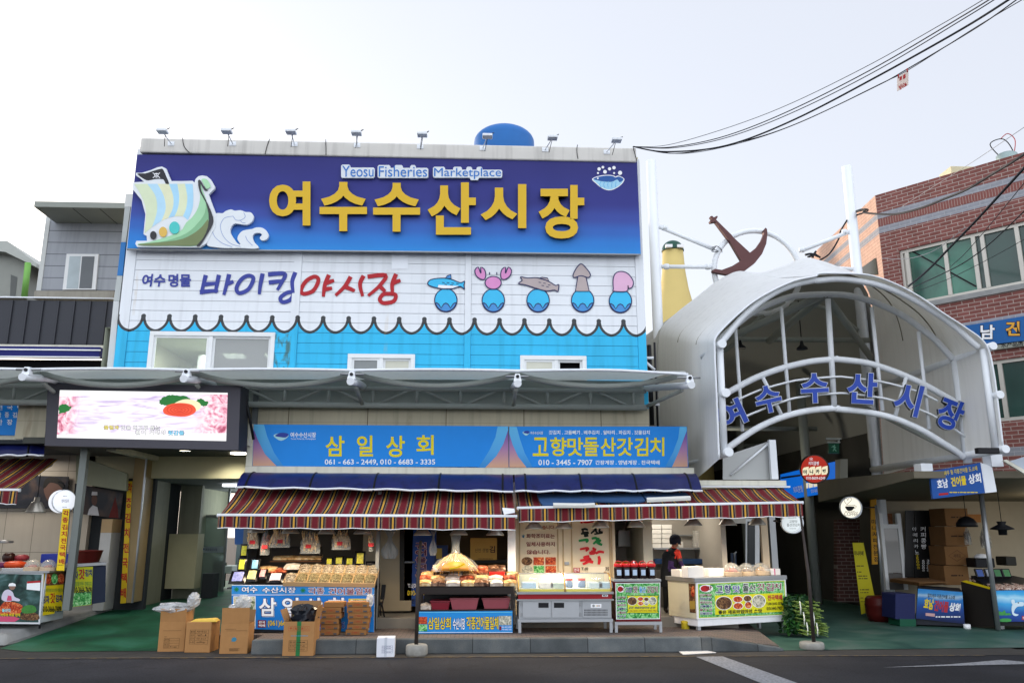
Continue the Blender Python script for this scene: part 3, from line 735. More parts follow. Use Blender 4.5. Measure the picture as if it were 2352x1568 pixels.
b.build('membrane',can)
b = MB(); b.tube([Vector(r[0])+Vector((0,0,0.015)) for r in rows],0.028,WHITEMETAL,8); b.build('edge_cable',can)
for i in range(len(ribs)-1):
    pts = []
    for j in range(13):
        t = j/12; x = ex[i]+(ex[i+1]-ex[i])*t; zz = ez[i]+(ez[i+1]-ez[i])*t
        pts.append((x,15.62,zz+0.03-0.235*math.sin(math.pi*t)**0.8))
    MB().tube(pts,0.055,GREYST,10).build('curved_tube',can)
zc1,zc0 = TF.at((900,893)).z,TF.at((900,929)).z
xe = TF.at((1485,935)).x
MB().tube([(-14,16.72,zc0),(xe,16.72,TF.at((1480,936)).z)],0.062,GREYST,10).build('bottom_chord',can)
MB().tube([(-14,16.72,zc1),(xe,16.72,TF.at((1480,898)).z)],0.05,GREYST,10).build('top_chord',can)
for i,(x,y) in enumerate(ribs[1:]):
    i += 1; xx = ex[i] if i < len(ribs)-1 else ex[i]
    r_ = MB(); r_.tube([(min(xx,xe),16.72,zc1+0.05),(xx,15.9,rz[i]+0.14),(xx,14.98,rz[i])],0.07,WHITEMETAL,14)
    r_.tube([(min(xx,xe),16.72,zc0),(xx,15.7,rz[i]+0.02)],0.04,GREYST,8); rb = r_.build('rib',can)
    s_ = MB(); s_.hexa([(xx-0.075,15.06,rz[i]+0.06),(xx+0.075,15.06,rz[i]+0.06),(xx+0.075,15.2,rz[i]+0.06),(xx-0.075,15.2,rz[i]+0.06)],[(xx-0.045,15.1,rz[i]+0.21),(xx+0.045,15.1,rz[i]+0.21),(xx+0.045,15.2,rz[i]+0.21),(xx-0.045,15.2,rz[i]+0.21)],WHITEMETAL)
    s_.tube([(xx,15.09,rz[i]+0.15),(xx,15.05,rz[i]+0.15)],0.032,DARKMETAL,10); s_.tube([(xx-0.22,15.16,rz[i]+0.17),(xx+0.22,15.16,rz[i]+0.17)],0.022,STEEL,8)
    s_.build('clamp',rb)
x0 = TF.at(B5(510,280)).x; st_ = (TF.at(B5(2015,280)).x-x0)/4
k = 0; x = x0-8*st_
while x < xe-0.1:
    MB().tube([(x,16.72,zc0),(x,16.72,zc1)],0.035,GREYST,8).build('web_post',can)
    if k % 2 == 0: MB().tube([(x-st_*0.9,16.72,zc1),(x-st_*0.12,16.72,zc0)],0.03,GREYST,8).build('web_brace',can)
    else: MB().tube([(x-st_*0.12,16.72,zc1),(x-st_*0.88,16.72,zc0)],0.03,GREYST,8).build('web_brace',can)
    x += st_; k += 1
b = MB(); b.box(-14,xe+0.0,16.93,16.985,zc0-0.02,zc1+0.25,M('canopy_back_sheet','#9aa19c',0.7,var=0.1,vs=2)); b.build('back_sheet',can)

# ------------------------------------------------------------------ shop sign boards
GY = 16.4; GF = FY(GY)
def corner_mat():
    t = Mat('purple_sand_print'); k = t.pos(True); x,y,z = t.xyz(k); a,c = GF.at((900,1072)).z,GF.at((900,985)).z
    t.color(t.ramp((z-a)/(c-a),[(0.05,'#c99d84'),(0.5,'#a278a4'),(1.0,'#5a3f9e')]),0.45); return t.m
def cres_mat():
    t = Mat('pale_blue_print'); k = t.pos(True); x,y,z = t.xyz(k); a,c = GF.at((900,1072)).z,GF.at((900,985)).z
    t.color(t.ramp((z-a)/(c-a),[(0.0,'#2f83c8'),(0.4,'#4a9fdd'),(1.0,'#5cb4e6')]),0.45); return t.m
CORN = corner_mat(); CRES = cres_mat(); SGB = M('sign_blue_sheet','#1485de',0.5,var=0.04)
YLT = M('sign_yellow_letter','#e0d01a',0.45,var=0.03); WLT = M('sign_white_letter','#e4ecf2',0.45)
FRM = M('cream_sign_frame','#d3d2c4',0.5,var=0.08,streak=0.25)
def bowl(b,pl,x0,y0,x1,y1):
    f = lambda u,v: (x0+(x1-x0)*u,y0+(y1-y0)*v)
    b.poly(pl,[f(*p) for p in smooth([(0,0.35),(0.3,0.1),(0.75,0.12),(1,0.3),(0.85,0.7),(0.5,1),(0.2,0.75)],3,True)],M('logo_pale','#a5d8e2',0.5),0.004)
    b.poly(pl,[f(*p) for p in smooth([(0.1,0.4),(0.4,0.05),(0.8,0.05),(1,0.25),(0.8,0.6),(0.45,0.55)],3,True)],M('logo_navy','#2a3f9a',0.5),0.006)
frame = thing('sign_box','cream steel box frame carrying both blue shop signs','sign box',(-1,GY,3.1))
xa,xb,za,zb_ = GF.rect((566,972,1592,1089)); z72 = GF.at((1000,1071)).z; z75 = GF.at((1000,977)).z
b = MB(); b.box(xa,xb,GY,16.99,za,z72-0.005,FRM); b.box(xa,GF.at((582,1020)).x,GY+0.02,16.99,z72,z75+0.01,FRM); b.box(GF.at((583,1020)).x,GF.at((1580,1020)).x,GY+0.05,16.99,z72,z75,M('sign_back','#8a8d8a',0.7))
b.build('box_frame',frame)
zA = GF.at(B5(190,705)); MB().box(zA.x-0.28,GF.at((583,1020)).x-0.06,GY-0.12,GY+0.015,zA.z-0.07,zA.z+0.07,FRM).build('bracket',frame)
s1 = thing('shop_sign','blue shop sign with yellow 삼일상회 letters and two phone numbers','sign',GF.at((876,1072)),'shop signs above the awnings')
b = MB(); b.poly(GF,[B5(245,548),B6(293,583),B6(297,950),B5(235,905)],SGB,0.0,0.045,FRM); b.build('panel',s1)
b = MB()
b.poly(GF,[B5(*p) for p in [(246,590),(280,680),(340,800),(440,904),(237,904)]],CORN,0.004)
b.poly(GF,[B5(*p) for p in [(247,550),(333,550),(360,650),(420,790),(500,906),(440,904),(340,800),(280,680),(246,590)]],CRES,0.003); b.build('printed_corner',s1); b = MB()
b.poly(GF,[B6(*p) for p in [(293,615),(250,740),(190,845),(90,948),(296,948)]],CORN,0.004)
b.poly(GF,[B6(*p) for p in [(200,586),(180,680),(130,790),(30,948),(90,948),(190,845),(250,740),(293,615),(292,586)]],CRES,0.003); b.build('printed_corner',s1); b = MB()
bowl(b,GF,*B5(415,618),*B5(545,688)); b.build('bowl_logo',s1)
b = MB()
for ch,q in zip('삼일상회',((860,645,1022,822),(1128,643,1265,822),(1378,645,1538,828),(1636,640,1785,808))): b.text(GF,ch,zrect(B5,*q),YLT,0.005,0.02)
b.text(GF,'061 - 663 - 2449, 010 - 6683 - 3335',zrect(B5,853,846,1797,898),WLT,0.005,0.02); b.text(GF,'여수수산시장',zrect(B5,560,616,778,660),WLT,0.005,0.02); b.text(GF,'Yeosu Fisheries Marketplace',zrect(B5,562,664,775,682),WLT,0.005,0.0)
b.build('lettering',s1)
s2 = thing('shop_sign','blue shop sign with wide yellow 고향맛돌산갓김치 letters','sign',GF.at((1375,1072)),'shop signs above the awnings')
b = MB(); b.poly(GF,[B6(302,584),B6(1871,585),B6(1885,945),B6(301,950)],SGB,0.0,0.045,FRM); b.build('panel',s2)
b = MB()
b.poly(GF,[B6(*p) for p in [(303,650),(330,740),(380,850),(455,946),(303,946)]],CORN,0.004)
b.poly(GF,[B6(*p) for p in [(304,587),(368,589),(395,690),(440,820),(510,946),(455,946),(380,850),(330,740),(303,650)]],CRES,0.003); b.build('printed_corner',s2); b = MB()
b.poly(GF,[B6(*p) for p in [(1869,625),(1880,942),(1740,943),(1800,810)]],CORN,0.004)
b.poly(GF,[B6(*p) for p in [(1808,588),(1868,588),(1869,625),(1800,810),(1740,943),(1680,943),(1750,810),(1795,690)]],CRES,0.003); b.build('printed_corner',s2); b = MB()
bowl(b,GF,*B6(420,622),*B6(483,665)); b.build('bowl_logo',s2)
b = MB()
for i,ch in enumerate('고향맛돌산갓김치'):
    xs = [510,665,815,958,1108,1252,1408,1545]; xe_ = [648,808,955,1092,1245,1392,1530,1672]
    b.text(GF,ch,zrect(B6,xs[i],681,xe_[i],846),YLT,0.005,0.02)
b.text(GF,'갓김치 . 고들빼기 . 배추김치 . 알타리 . 파김치 . 갓물김치',zrect(B6,652,619,1543,656),WLT,0.005,0.02); b.text(GF,'010 - 3445 - 7907',zrect(B6,560,878,1038,926),WLT,0.005,0.02)
b.text(GF,'간장게장 . 양념게장 . 전국택배',zrect(B6,1063,883,1630,922),WLT,0.005,0.02); b.text(GF,'여수수산시장',zrect(B6,490,628,600,655),WLT,0.005,0.01)
b.build('lettering',s2)

# ------------------------------------------------------------------ navy canopies and striped awnings
NV = Mat('navy_polycarbonate'); k_ = NV.pos(True); NV.color(NV.wear('#1a2158',0.25,1.6,0.6,k_),0.35,0,0.4); NV = NV.m
def navy(name,label,tl,tr,bl,br,yb,yf,ribs_b,lip):
    B_,F_ = FY(yb),FY(yf)
    t = thing(name,label,'canopy',B_.at(tl),'navy plastic canopies')
    P0,P1,Q0,Q1 = B_.at(tl),B_.at(tr),F_.at(bl),F_.at(br)
    def pt(u,v):
        a = P0.lerp(P1,u); q = Q0.lerp(Q1,u); p = a.lerp(q,v); p.z += 0.10*math.sin(math.pi*v)**0.9 + 0.012*math.sin(u*37)*v; return p
    b = MB(); rows = [[pt(i/24,j/8) for j in range(9)] for i in range(25)]; b.grid(rows,NV)
    b.grid([[p - Vector((0,0,0.012)) for p in r] for r in rows][::-1],NV); b.build('sheet',t)
    for x in ribs_b:
        u = (F_.at((x,bl[1])).x-Q0.x)/(Q1.x-Q0.x)
        if 0 < u < 1: MB().tube([pt(u,j/8)+Vector((0,0,-0.004)) for j in range(9)]+[pt(u,1)+Vector((0,-0.03,-0.03))],0.022,BLACK,6).build('rib',t)
    c = MB(); c.tube([pt(i/24,1)+Vector((0,-0.012,0)) for i in range(25)],0.02,WHITEMETAL,8); c.build('front_bar',t)
    return t
navy('navy_canopy','navy curved plastic canopy under the 삼일상회 sign',B5(185,962),(1178,1089),(541,1119),(1179,1128),16.38,15.72,[B5(x,0)[0] for x in (170,720,1270,1825)]+[B6(245,0)[0]],0)
navy('navy_canopy','navy curved plastic canopy under the kimchi shop sign',(1181,1089),B6(1935,1000),(1183,1128),B6(2008,1150),16.38,15.72,[B6(x,0)[0] for x in (450,945,1435,1915)],0)
def stripes():
    t = Mat('striped_awning_cloth'); k = t.pos(True); x,y,z = t.xyz(k)
    f1,f2 = FY(15.05).at(B5(225,1380)),FY(15.05).at(B5(2155,1380)); p = (f2.x-f1.x)/16
    u = ((x-f1.x+50*p)/p+0.195).frac()
    c = t.ramp(u,[(0,'#20202c'),(0.13,'#c4953c'),(0.26,'#20202c'),(0.385,'#bda58c'),(0.405,'#20202c'),(0.43,'#5d1a22'),(0.455,'#a07a5e'),(0.47,'#6a1c26'),(0.90,'#a07a5e'),(0.915,'#5d1a22'),(0.955,'#20202c'),(0.965,'#bda58c'),(0.985,'#20202c')],'CONSTANT')
    t.color(t.wear(c,0.22,1.3,0.2,k),0.85); t.bump(t.noise(k,7,3),0.15,0.02); return t.m
STR = stripes()
def awning(name,label,bl,br,fl,fr,vh,yb,yf):
    B_,F_ = FY(yb),FY(yf); t = thing(name,label,'awning',B_.at(((bl[0]+br[0])/2,bl[1])),'striped shop awnings')
    P0,P1,Q0,Q1 = B_.at(bl),B_.at(br),F_.at(fl),F_.at(fr); v0,v1 = F_.at((fl[0],fl[1]+vh)).z,F_.at((fr[0],fr[1]+vh)).z
    n = 40
    def pt(u,v):
        p = P0.lerp(P1,u).lerp(Q0.lerp(Q1,u),v); p.z += -0.05*math.sin(math.pi*v)*(0.6+0.4*math.sin(u*23))+0.012*math.sin(u*61+v*5); return p
    b = MB(); rows = [[pt(i/n,j/6) for j in range(7)] for i in range(n+1)]; b.grid(rows,STR); b.grid([[p-Vector((0,0,0.006)) for p in r] for r in rows][::-1],STR); b.build('cloth',t)
    b = MB(); rr = []
    for i in range(n+1):
        u = i/n; q = Q0.lerp(Q1,u); zb = v0+(v1-v0)*u+0.008*math.sin(u*31)+0.005*math.sin(u*73); wv = 0.016*math.sin(u*57)
        rr.append([(q.x,q.y-0.03,q.z-0.012),(q.x,q.y-0.032+wv*0.5,(q.z+zb)/2),(q.x,q.y-0.03+wv,zb)])
    b.grid(rr,STR); b.grid([[(p[0],p[1]+0.005,p[2]) for p in r] for r in rr][::-1],STR); b.tube([Vector(r[2])+Vector((0,0.0,-0.004)) for r in rr],0.008,WHT,6); b.build('valance',t)
    b = MB(); b.tube([Q0+Vector((-0.03,-0.0,0)),Q1+Vector((0.03,0,0))],0.034,WHITEMETAL,10); b.build('front_bar',t)
    for u in (0.03,0.5,0.97):
        a,q = P0.lerp(P1,u),Q0.lerp(Q1,u); MB().tube([a+Vector((0,0,-0.12)),a.lerp(q,0.5)+Vector((0.25 if u < 0.6 else -0.25,0,-0.13)),q+Vector((0,0.02,-0.03))],0.02,WHITEMETAL,6).build('folding_arm',t)
    return t,P0,P1,Q0,Q1
a1 = awning('striped_awning','maroon and yellow striped awning under navy canopy, over the dried fish stall',(548,1121),(1177,1128),(503,1183),(1184,1186),29,16.34,15.05)
b = MB(); f = FY(15.1)
q = [f.at(B6(*p)) for p in ((243,1320),(350,1328),(352,1345),(258,1362))]; b.hexa(q,[p+Vector((0.0,0.1,0.04)) for p in q],WHT); b.build('end_cap',a1[0])
a2 = awning('striped_awning','maroon and yellow striped awning with blue tarps on it, over the kimchi shop',(1185,1130),C3(238,713),(1191,1167),(1841,1154),31,16.34,15.39)
P0,P1,Q0,Q1 = a2[1:]; ap = Pl((P0+P1)/2,(P1-P0).cross(Q0-P0).normalized()*(1 if (P1-P0).cross(Q0-P0).z > 0 else -1))
TARP = M('blue_tarpaulin','#34527c',0.5,var=0.25,vs=4,bump=0.6,bs=9); FOAM = M('white_foam','#dcdcd6',0.8,var=0.05)
for lab,pts in (('blue grey tarp spread on striped awning, leftmost of three',[(545,1172),(1030,1172),(1055,1255),(955,1268),(600,1278),(570,1240)]),('blue tarp in the middle of the striped awning top',[(1035,1172),(1460,1172),(1505,1238),(1420,1250),(1050,1240)]),('dark blue tarp at the right end of the three on the awning',[(1468,1172),(1860,1165),(1905,1205),(1780,1216),(1510,1222)])):
    b = MB(); b.poly(ap,[B6(*p) for p in pts],TARP,0.045,0.03); tag(b.build('tarpaulin',base=ap.at(B6(*pts[0]))),lab,'tarpaulin','tarps on the awning')
for lab,pts in (('white foam strip holding down the left awning tarp',[(690,1258),(950,1262),(955,1280),(692,1278)]),('short cream foam strip beside the longer white one on awning',[(952,1262),(1058,1258),(1060,1276),(955,1280)]),('long white foam strip on the right awning tarp',[(1515,1212),(1900,1196),(1908,1214),(1520,1232)])):
    b = MB(); b.poly(ap,[B6(*p) for p in pts],FOAM,0.10,0.05); tag(bevel(b.build('foam_strip',base=ap.at(B6(*pts[0]))),0.01),lab,'foam strip','foam strips on the awning')
# ------------------------------------------------------------------ passage beside the hall
def wall_poly(pl,pts,m,th=0.12,off=0.0): b = MB(); b.poly(pl,pts,m,off,th); return b
GREYW = M('passage_wall','#8e8e7c',0.7,var=0.08,streak=0.25)
zs,zb2 = 3.7,3.2
psg = thing('passage_walls','cream market passage with beam and glass doors left of the dried fish stall','passage',(-6.5,19.4,0.33))
b = MB(); b.box(-8.9,-4.56,16.6,19.4,zs,zs+0.12,M('dark_soffit','#4a4c48',0.8)); b.build('soffit',psg)
b = MB(); b.box(-8.9,-4.56,19.4,19.6,zb2,zs-0.004,M('beam_paint','#b8b497',0.7,var=0.06)); b.build('beam',psg)
b = MB(); b.box(-8.9,-4.56,19.61,27,zb2+0.0,zb2+0.1,M('passage_ceiling','#77797a',0.8)); b.build('ceiling',psg)
b = MB(); b.box(-9.3,-4.57,17.02,17.12,zs+0.13,5.1,PANEL); b.build('fascia',psg)
xw = atY(A3(1010,960),19.6).x
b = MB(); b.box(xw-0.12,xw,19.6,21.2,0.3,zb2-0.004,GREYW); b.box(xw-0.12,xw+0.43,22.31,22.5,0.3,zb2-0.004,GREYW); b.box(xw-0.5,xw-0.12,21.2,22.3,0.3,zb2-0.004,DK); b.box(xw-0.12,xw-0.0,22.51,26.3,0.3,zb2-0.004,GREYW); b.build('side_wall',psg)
b = MB(); b.box(xw-0.10,xw+0.62,21.7,22.19,0.62,1.95,M('meter_box_cream','#b3ae8e',0.6)); b.box(xw+0.62,xw+0.9,22.3,22.8,0.34,0.95,DK); b.build('cupboard',psg)
b = MB(); b.box(-4.56,-4.46,16.9,26,0.3,5.0,M('dim_wall','#6d7275',0.8)); b.build('right_wall',psg)
b = MB(); b.box(xw+0.3,-4.4,26.4,26.5,0.3,zb2,M('market_gloom','#6a777b',0.8,var=0.5,vs=1.2)); b.build('back_wall',psg)
for x_,y_,w_ in ((-6.1,17.6,0.35),(-5.2,18.4,0.3)):
    c = MB(); c.lathe((x_,y_,zs-0.03),[(0.16,0.03),(0.17,0.0),(0.0,0.004)],EM('downlight_glow','#fff3da',6.0),16); c.build('downlight',psg)
light('downlight_lamp','SPOT',(-5.5,18.75,zs-0.05),34,(1,.93,.75),psg,0.15,130,R(18))
for x_,y_ in ((-5.9,21.5),(-4.95,23.5),(-5.6,25)):
    MB().box(x_-0.5,x_+0.5,y_-0.06,y_+0.06,zb2-0.07,zb2-0.02,EM('tube_light_glow','#f2f7ff',3.5)).build('tube_light',psg)
light('tube_lamp','POINT',(-6.3,25.2,zb2-0.5),34,(.9,1,1),psg,0.3)
# glass doors with the market's name on a pale band, goods seen beyond
DY = 24.2; DF = FY(DY)
gd = thing('glass_door','frameless glass market door with pale name band at the end of the passage','door',DF.at(A3(1580,880)))
x0,x1,z0,z1 = DF.rect(zrect(A3,1480,320,1690,880))
b = MB(); b.box(x0,x1,DY,DY+0.02,z0,z1,GLASS('door_glass','#b9c6c2',0.72)); b.build('pane',gd)
b = MB()
for x_ in (x0-0.04,x1): b.box(x_,x_+0.05,DY-0.03,DY+0.05,z0,zb2,STEEL)
b.box(x0-0.04,x1+0.05,DY-0.03,DY+0.05,z1,z1+0.08,STEEL); b.build('frame',gd)
b = MB(); b.rectp(DF,zrect(A3,1465,537,1686,583),M('pale_band','#b8c4cc',0.5),0.03,0.01); bowl(b,Pl((0,DY-0.031,0),(0,-1,0)),*A3(1510,548),*A3(1545,572)); b.text(DF,'여수수산시장',zrect(A3,1552,550,1640,570),NAVY,0.036,0.01); b.build('name_band',gd)
for i,(bx,c,lab) in enumerate(((A3(1530,610)+A3(1660,655),'#d8d8d8','white foam crate seen through the glass door'),(A3(1500,660)+A3(1670,850),'#2d3a2a','dark green bagged greens heaped behind the glass door'),(A3(1690,680)+A3(1755,740),'#d5d8d6','white foam crate right of the glass door'))):
    F2 = FY(25.2); XR = F2.rect(bx); b = MB(); b.box(XR[0],XR[1],25.2,25.7,XR[2],XR[3],M('far_goods_%s' % c[1:],c,0.7,var=0.3,vs=9)); tag(bevel(b.build('goods_crate',base=(XR[0],25.2,XR[2])),0.03),lab,'crate')
# pillar at the left of the passage with its tall yellow sign
PY = 19.0; PF = FY(PY)
pil = thing('passage_pillar','cream pillar at the mouth of the green floored passage','pillar',PF.at(A3(985,965)))
q0,q1,r0,r1 = PF.at(A3(905,968)),PF.at(A3(992,962)),PF.at(A3(958,40)),PF.at(A3(1042,35))
b = MB(); b.box(q0.x,q1.x,PY,PY+0.58,q1.z,3.68,M('tan_pillar','#9a8560',0.6)); bevel(b.build('shaft',pil),0.01)
b = MB(); b.box(q1.x+0.001,q1.x+0.03,PY-0.02,PY+0.03,q1.z,3.6,STEEL); b.build('corner_trim',pil)
SG = FY(PY-0.03)
ys = thing('vertical_sign','tall narrow yellow sign with red Korean letters on the passage pillar','sign',SG.at(A3(930,968)),'tall yellow kimchi signs')
b = MB(); b.poly(SG,[A3(908,966),A3(952,962),A3(1000,45),A3(962,45)],M('yellow_sign_sheet','#cfae1e',0.5,var=0.1),0,0.025,STEEL); b.build('panel',ys)
b = MB()
for i,ch in enumerate('각종김치전국택배'):
    y = 95+i*113; xm = 978-i*6.7; b.text(SG,ch,zrect(A3,xm-20,y-36,xm+20,y+36),RED,0.004,0.03)
b.build('lettering',ys)

# ------------------------------------------------------------------ the kimchi shop at the left edge
LY = 17.55; LF = FY(LY)
ls = thing('shop_sign','blue shop sign cut by the picture edge, offering 전국택배 delivery in white','sign',LF.at((40,1000)),'shop signs above the awnings')
b = MB(); b.poly(LF,[A2(-500,312),A2(432,325),A2(405,695),A2(-500,680)],SGB,0,0.05,FRM); b.build('panel',ls)
b = MB(); b.poly(LF,[A2(*p) for p in [(432,328),(375,450),(300,580),(232,692),(300,694),(380,600),(424,450)]],CRES,0.003); b.poly(LF,[A2(*p) for p in [(424,450),(380,600),(300,694),(404,694)]],CORN,0.004); b.build('printed_corner',ls)
b = MB()
for t_,q in (('전국택배',(-30,410,305,457)),('각종김치류',(-30,478,302,527)),('간장게장',(-30,543,300,594))):
    n = len(t_)
    for i,ch in enumerate(t_):
        st2 = (q[2]-q[0])/(n-0.45); xx = q[0]+i*st2; b.text(LF,ch,zrect(A2,xx,q[1],xx+st2*0.55,q[3]),WLT,0.005,0.02)
b.build('lettering',ls)
shop = thing('kimchi_shop','beige tiled open kimchi shop front at the left edge of the market','shop',(-10.5,17.6,0.2))
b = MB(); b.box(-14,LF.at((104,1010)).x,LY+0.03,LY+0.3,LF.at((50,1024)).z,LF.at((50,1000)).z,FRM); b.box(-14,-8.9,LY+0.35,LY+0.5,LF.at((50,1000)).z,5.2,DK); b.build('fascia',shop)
BY = 19.4; BF = FY(BY); xe2 = BF.at(A3(905,500)).x
TILE = Mat('beige_wall_tile'); k_ = TILE.pos(True); x_,y_,z_ = TILE.xyz(k_); j_ = ((x_/0.62).frac()-0.5).abs().gt(0.49).m('MAXIMUM',((z_/0.9+0.27).frac()-0.5).abs().gt(0.493)); TILE.color(TILE.mix(j_*0.7,TILE.wear('#a59d90',0.06,3,0.1,k_),'#4d473f'),0.4); TILE = TILE.m
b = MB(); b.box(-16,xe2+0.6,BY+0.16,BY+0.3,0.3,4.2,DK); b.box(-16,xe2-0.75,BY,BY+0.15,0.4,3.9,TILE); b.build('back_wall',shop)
xp = BF.at(A3(815,600)).x
b = MB(); b.box(xp,xe2,18.9,19.4,0.35,FY(18.9).at(A3(860,433)).z,M('white_tile_pillar','#bdbdbb',0.4)); b.box(xp,xe2,18.9,19.4,FY(18.9).at(A3(860,432)).z,FY(18.9).at(A3(860,330)).z,M('wood_cream','#b59a74',0.6)); b.build('pillar',shop)
b = MB(); F3 = FY(18.7); b.poly(F3,[A2(700,870),A2(1165,1040),A2(1160,1200),A2(695,1130)],M('grey_green_fascia','#8d917e',0.7),0,0.1); b.build('side_fascia',shop)
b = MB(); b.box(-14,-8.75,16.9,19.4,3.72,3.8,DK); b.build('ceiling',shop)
light('shop_glow','AREA',(-10.2,18.4,3.6),16,(1,.92,.82),shop,1.2)
# posters
POST = Mat('dark_poster_print'); k_ = POST.pos(True); POST.color(POST.ramp(POST.noise(k_,1.3,5,1.0),[(0.3,'#14161c'),(0.5,'#23262e'),(0.62,'#4a3d38'),(0.75,'#2a2c36')]),0.35); POST = POST.m
F4 = FY(19.3)
po = thing('wall_poster','large dark photo poster on the back wall above the beige tiles','poster',F4.at(A3(250,250)),'photo posters in the left shop')
b = MB(); b.poly(F4,[A3(-200,245),A3(500,250),A3(520,10),A3(-200,-10)],POST,0,0.02); b.build('print',po)
b = MB(); b.poly(F4,[A3(*p) for p in smooth([(330,90),(350,30),(420,20),(470,60),(480,150),(440,210),(370,200),(340,150)],3,True)],M('dim_face_tone','#5b433c',0.5),0.003); b.poly(F4,[A3(*p) for p in smooth([(325,95),(345,25),(420,15),(480,60),(478,110),(440,70),(380,55),(345,90)],3,True)],M('hair_tone','#15110f',0.5),0.005); b.build('portrait',po)
F5 = Pl(F4.at(A3(560,200)),(0.25,-1,0))
po = thing('wall_poster','strip of three dark food photos beside the passage, one with a white coated cook','poster',F5.at(A3(700,310)),'photo posters in the left shop')
b = MB(); b.poly(F5,[A3(548,285),A3(905,325),A3(930,135),A3(565,60)],POST,0.15,0.02); b.build('print',po)
b = MB(); b.poly(F5,[A3(*p) for p in [(660,298),(672,255),(700,225),(735,240),(748,305)]],M('cook_white','#b9bcc2',0.6),0.154); b.poly(F5,[A3(*p) for p in ell(712,185,22,42)],M('dim_face_tone','',0),0.154); b.poly(F5,[A3(*p) for p in [(690,150),(735,150),(735,125),(695,122)]],M('cook_white','',0),0.156); b.build('cook_figure',po)
b = MB(); b.poly(F5,[A3(*p) for p in [(820,318),(850,230),(870,160),(890,260),(895,322)]],M('dim_red_print','#5f1713',0.5),0.154); b.build('red_dish',po)
# awning, canopy
navy('navy_canopy','navy plastic canopy at the left edge of the picture',(-170,1012),A2(400,752),(-190,1046),A2(405,872),17.5,16.7,[A2(255,0)[0]],0)
awning('striped_awning','maroon and yellow striped awning cut off at the left picture edge',(-250,1052),A2(532,905),(-260,1124),A2(172,1194),31,17.6,16.13)
# steel post with a tall yellow sign and a round lamp sign
pt = thing('steel_post','slim grey steel post between the kimchi counter and passage','post',atZ(A3(485,1010),0.2))
PX = FY(16.9); p0,p1 = PX.at(A3(487,1000)),PX.at(A3(566,-20)); xm = (p0.x+p1.x)/2
b = MB(); b.box(p0.x-0.05,p0.x+0.09,16.9,17.03,p0.z-0.05,3.9,M('post_steel','#747a78',0.4,0.4)); bevel(b.build('shaft',pt),0.008)
ys = thing('vertical_sign','narrow yellow sign with red letters fixed to the grey steel post','sign',PX.at(A3(460,700)),'tall yellow kimchi signs')
b = MB(); b.poly(PX,[A3(425,718),A3(484,718),A3(526,252),A3(472,252)],M('bright_yellow_sheet','#e6c71c',0.5,var=0.05),0.05,0.04,STEEL); b.build('panel',ys)
b = MB()
for i,ch in enumerate('각종김치전국택배'): y = 285+i*52; xm = 497-i*4.5; b.text(PX,ch,zrect(A3,xm-21,y-20,xm+21,y+20),RED,0.054,0.025)
b.marks(PX,zrect(A3,432,672,480,680),INK,0.054); b.build('lettering',ys)
GLOWW = EM('lit_white_sign','#f2f6ff',0.33)
def round_sign(name,label,c,r,th,axis,texts,face,rim,group=None):
    t = thing(name,label,'sign',c,group,True)
    ax = Vector(axis).normalized(); T = Matrix((Vector((0,0,1)).cross(ax),Vector((0,0,1)),ax)).transposed() if False else ax.to_track_quat('Z','Y').to_matrix()
    b = MB(); b.lathe((0,0,0),[(r*0.97,-th),(r,-th+0.015),(r,-0.015),(r*0.97,0)],rim,36,T=T); b.build('box',t)
    b = MB(); b.lathe((0,0,0),[(r*0.93,0.003),(r*0.93,0.006),(0.0,0.0062)],face,36,T=T); b.build('face',t)
    return t,ax
FL = PX
rc_ = PX.at(A3(487,195)); rs_,ax = round_sign('round_sign','round white lit sign with navy band hanging beside the yellow post sign',rc_,0.225,0.05,(0.72,-0.70,0),None,GLOWW,WHITEMETAL,'round hanging signs')
b = MB(); T = ax.to_track_quat('Z','Y').to_matrix(); b.lathe((0,0,0),[(0.18,-0.16),(0.18,-0.05)],NAVY,28,T=T); b.lathe((0,0,0),[(0.215,-0.21),(0.225,-0.20),(0.225,-0.16),(0.215,-0.155)],GLOWW,36,T=T); b.build('rear_box',rs_)
pls = Pl(rc_,ax); b = MB(); b.text(pls,'청자갓김치',zrect(A3,464,180,519,205),NAVY,0.012,0.01); b.marks(pls,zrect(A3,475,152,505,160),NAVY,0.012); b.marks(pls,zrect(A3,470,236,505,243),NAVY,0.012); b.build('lettering',rs_,rc_)
MB().tube([PX.at(A3(470,120),-0.1),PX.at(A3(488,80),-0.05),PX.at(A3(475,60),0.0),PX.at(A3(440,50),0)],0.015,BLACK,8).build('bracket',rs_,rc_)
def banner_text(b,pl,z,t,q,m,bold=0.02,off=0.006,shear=0.0): b.text(pl,t,zrect(z,*q),m,off,bold,shear=shear)
# counters
def food(name,stops,sc_=14,dist=1.5):
    if name in MC: return MC[name]
    t = Mat(name); k = t.pos(True); a = t.noise(k,sc_,6,dist); t.color(t.ramp(a,stops),0.5); MC[name] = t.m; return t.m
KIM = food('kimchi_print',[(0.3,'#4a120d'),(0.45,'#a3341c'),(0.55,'#c8582a'),(0.7,'#d9a36a')],16)
LEAF = food('leaf_print',[(0.3,'#1b5a2c'),(0.45,'#3f9a48'),(0.55,'#7fc37a'),(0.72,'#c5e2b8')],15)
SCENE = food('market_photo_print',[(0.3,'#0f1a1c'),(0.48,'#28433f'),(0.58,'#3b5a58'),(0.75,'#6a8488')],3)
FISHP = food('seafood_print',[(0.3,'#45504a'),(0.5,'#a8a899'),(0.65,'#d9d5c2')],14)
ROOTP = food('root_print',[(0.3,'#2a1c14'),(0.5,'#5a3b26'),(0.65,'#8d6a45')],18)
CY = 16.75; CF = FY(CY)
c1 = thing('kimchi_counter','kimchi counter with market photo front and yellow phone banner on its side','counter',CF.at(A3(150,1120)))
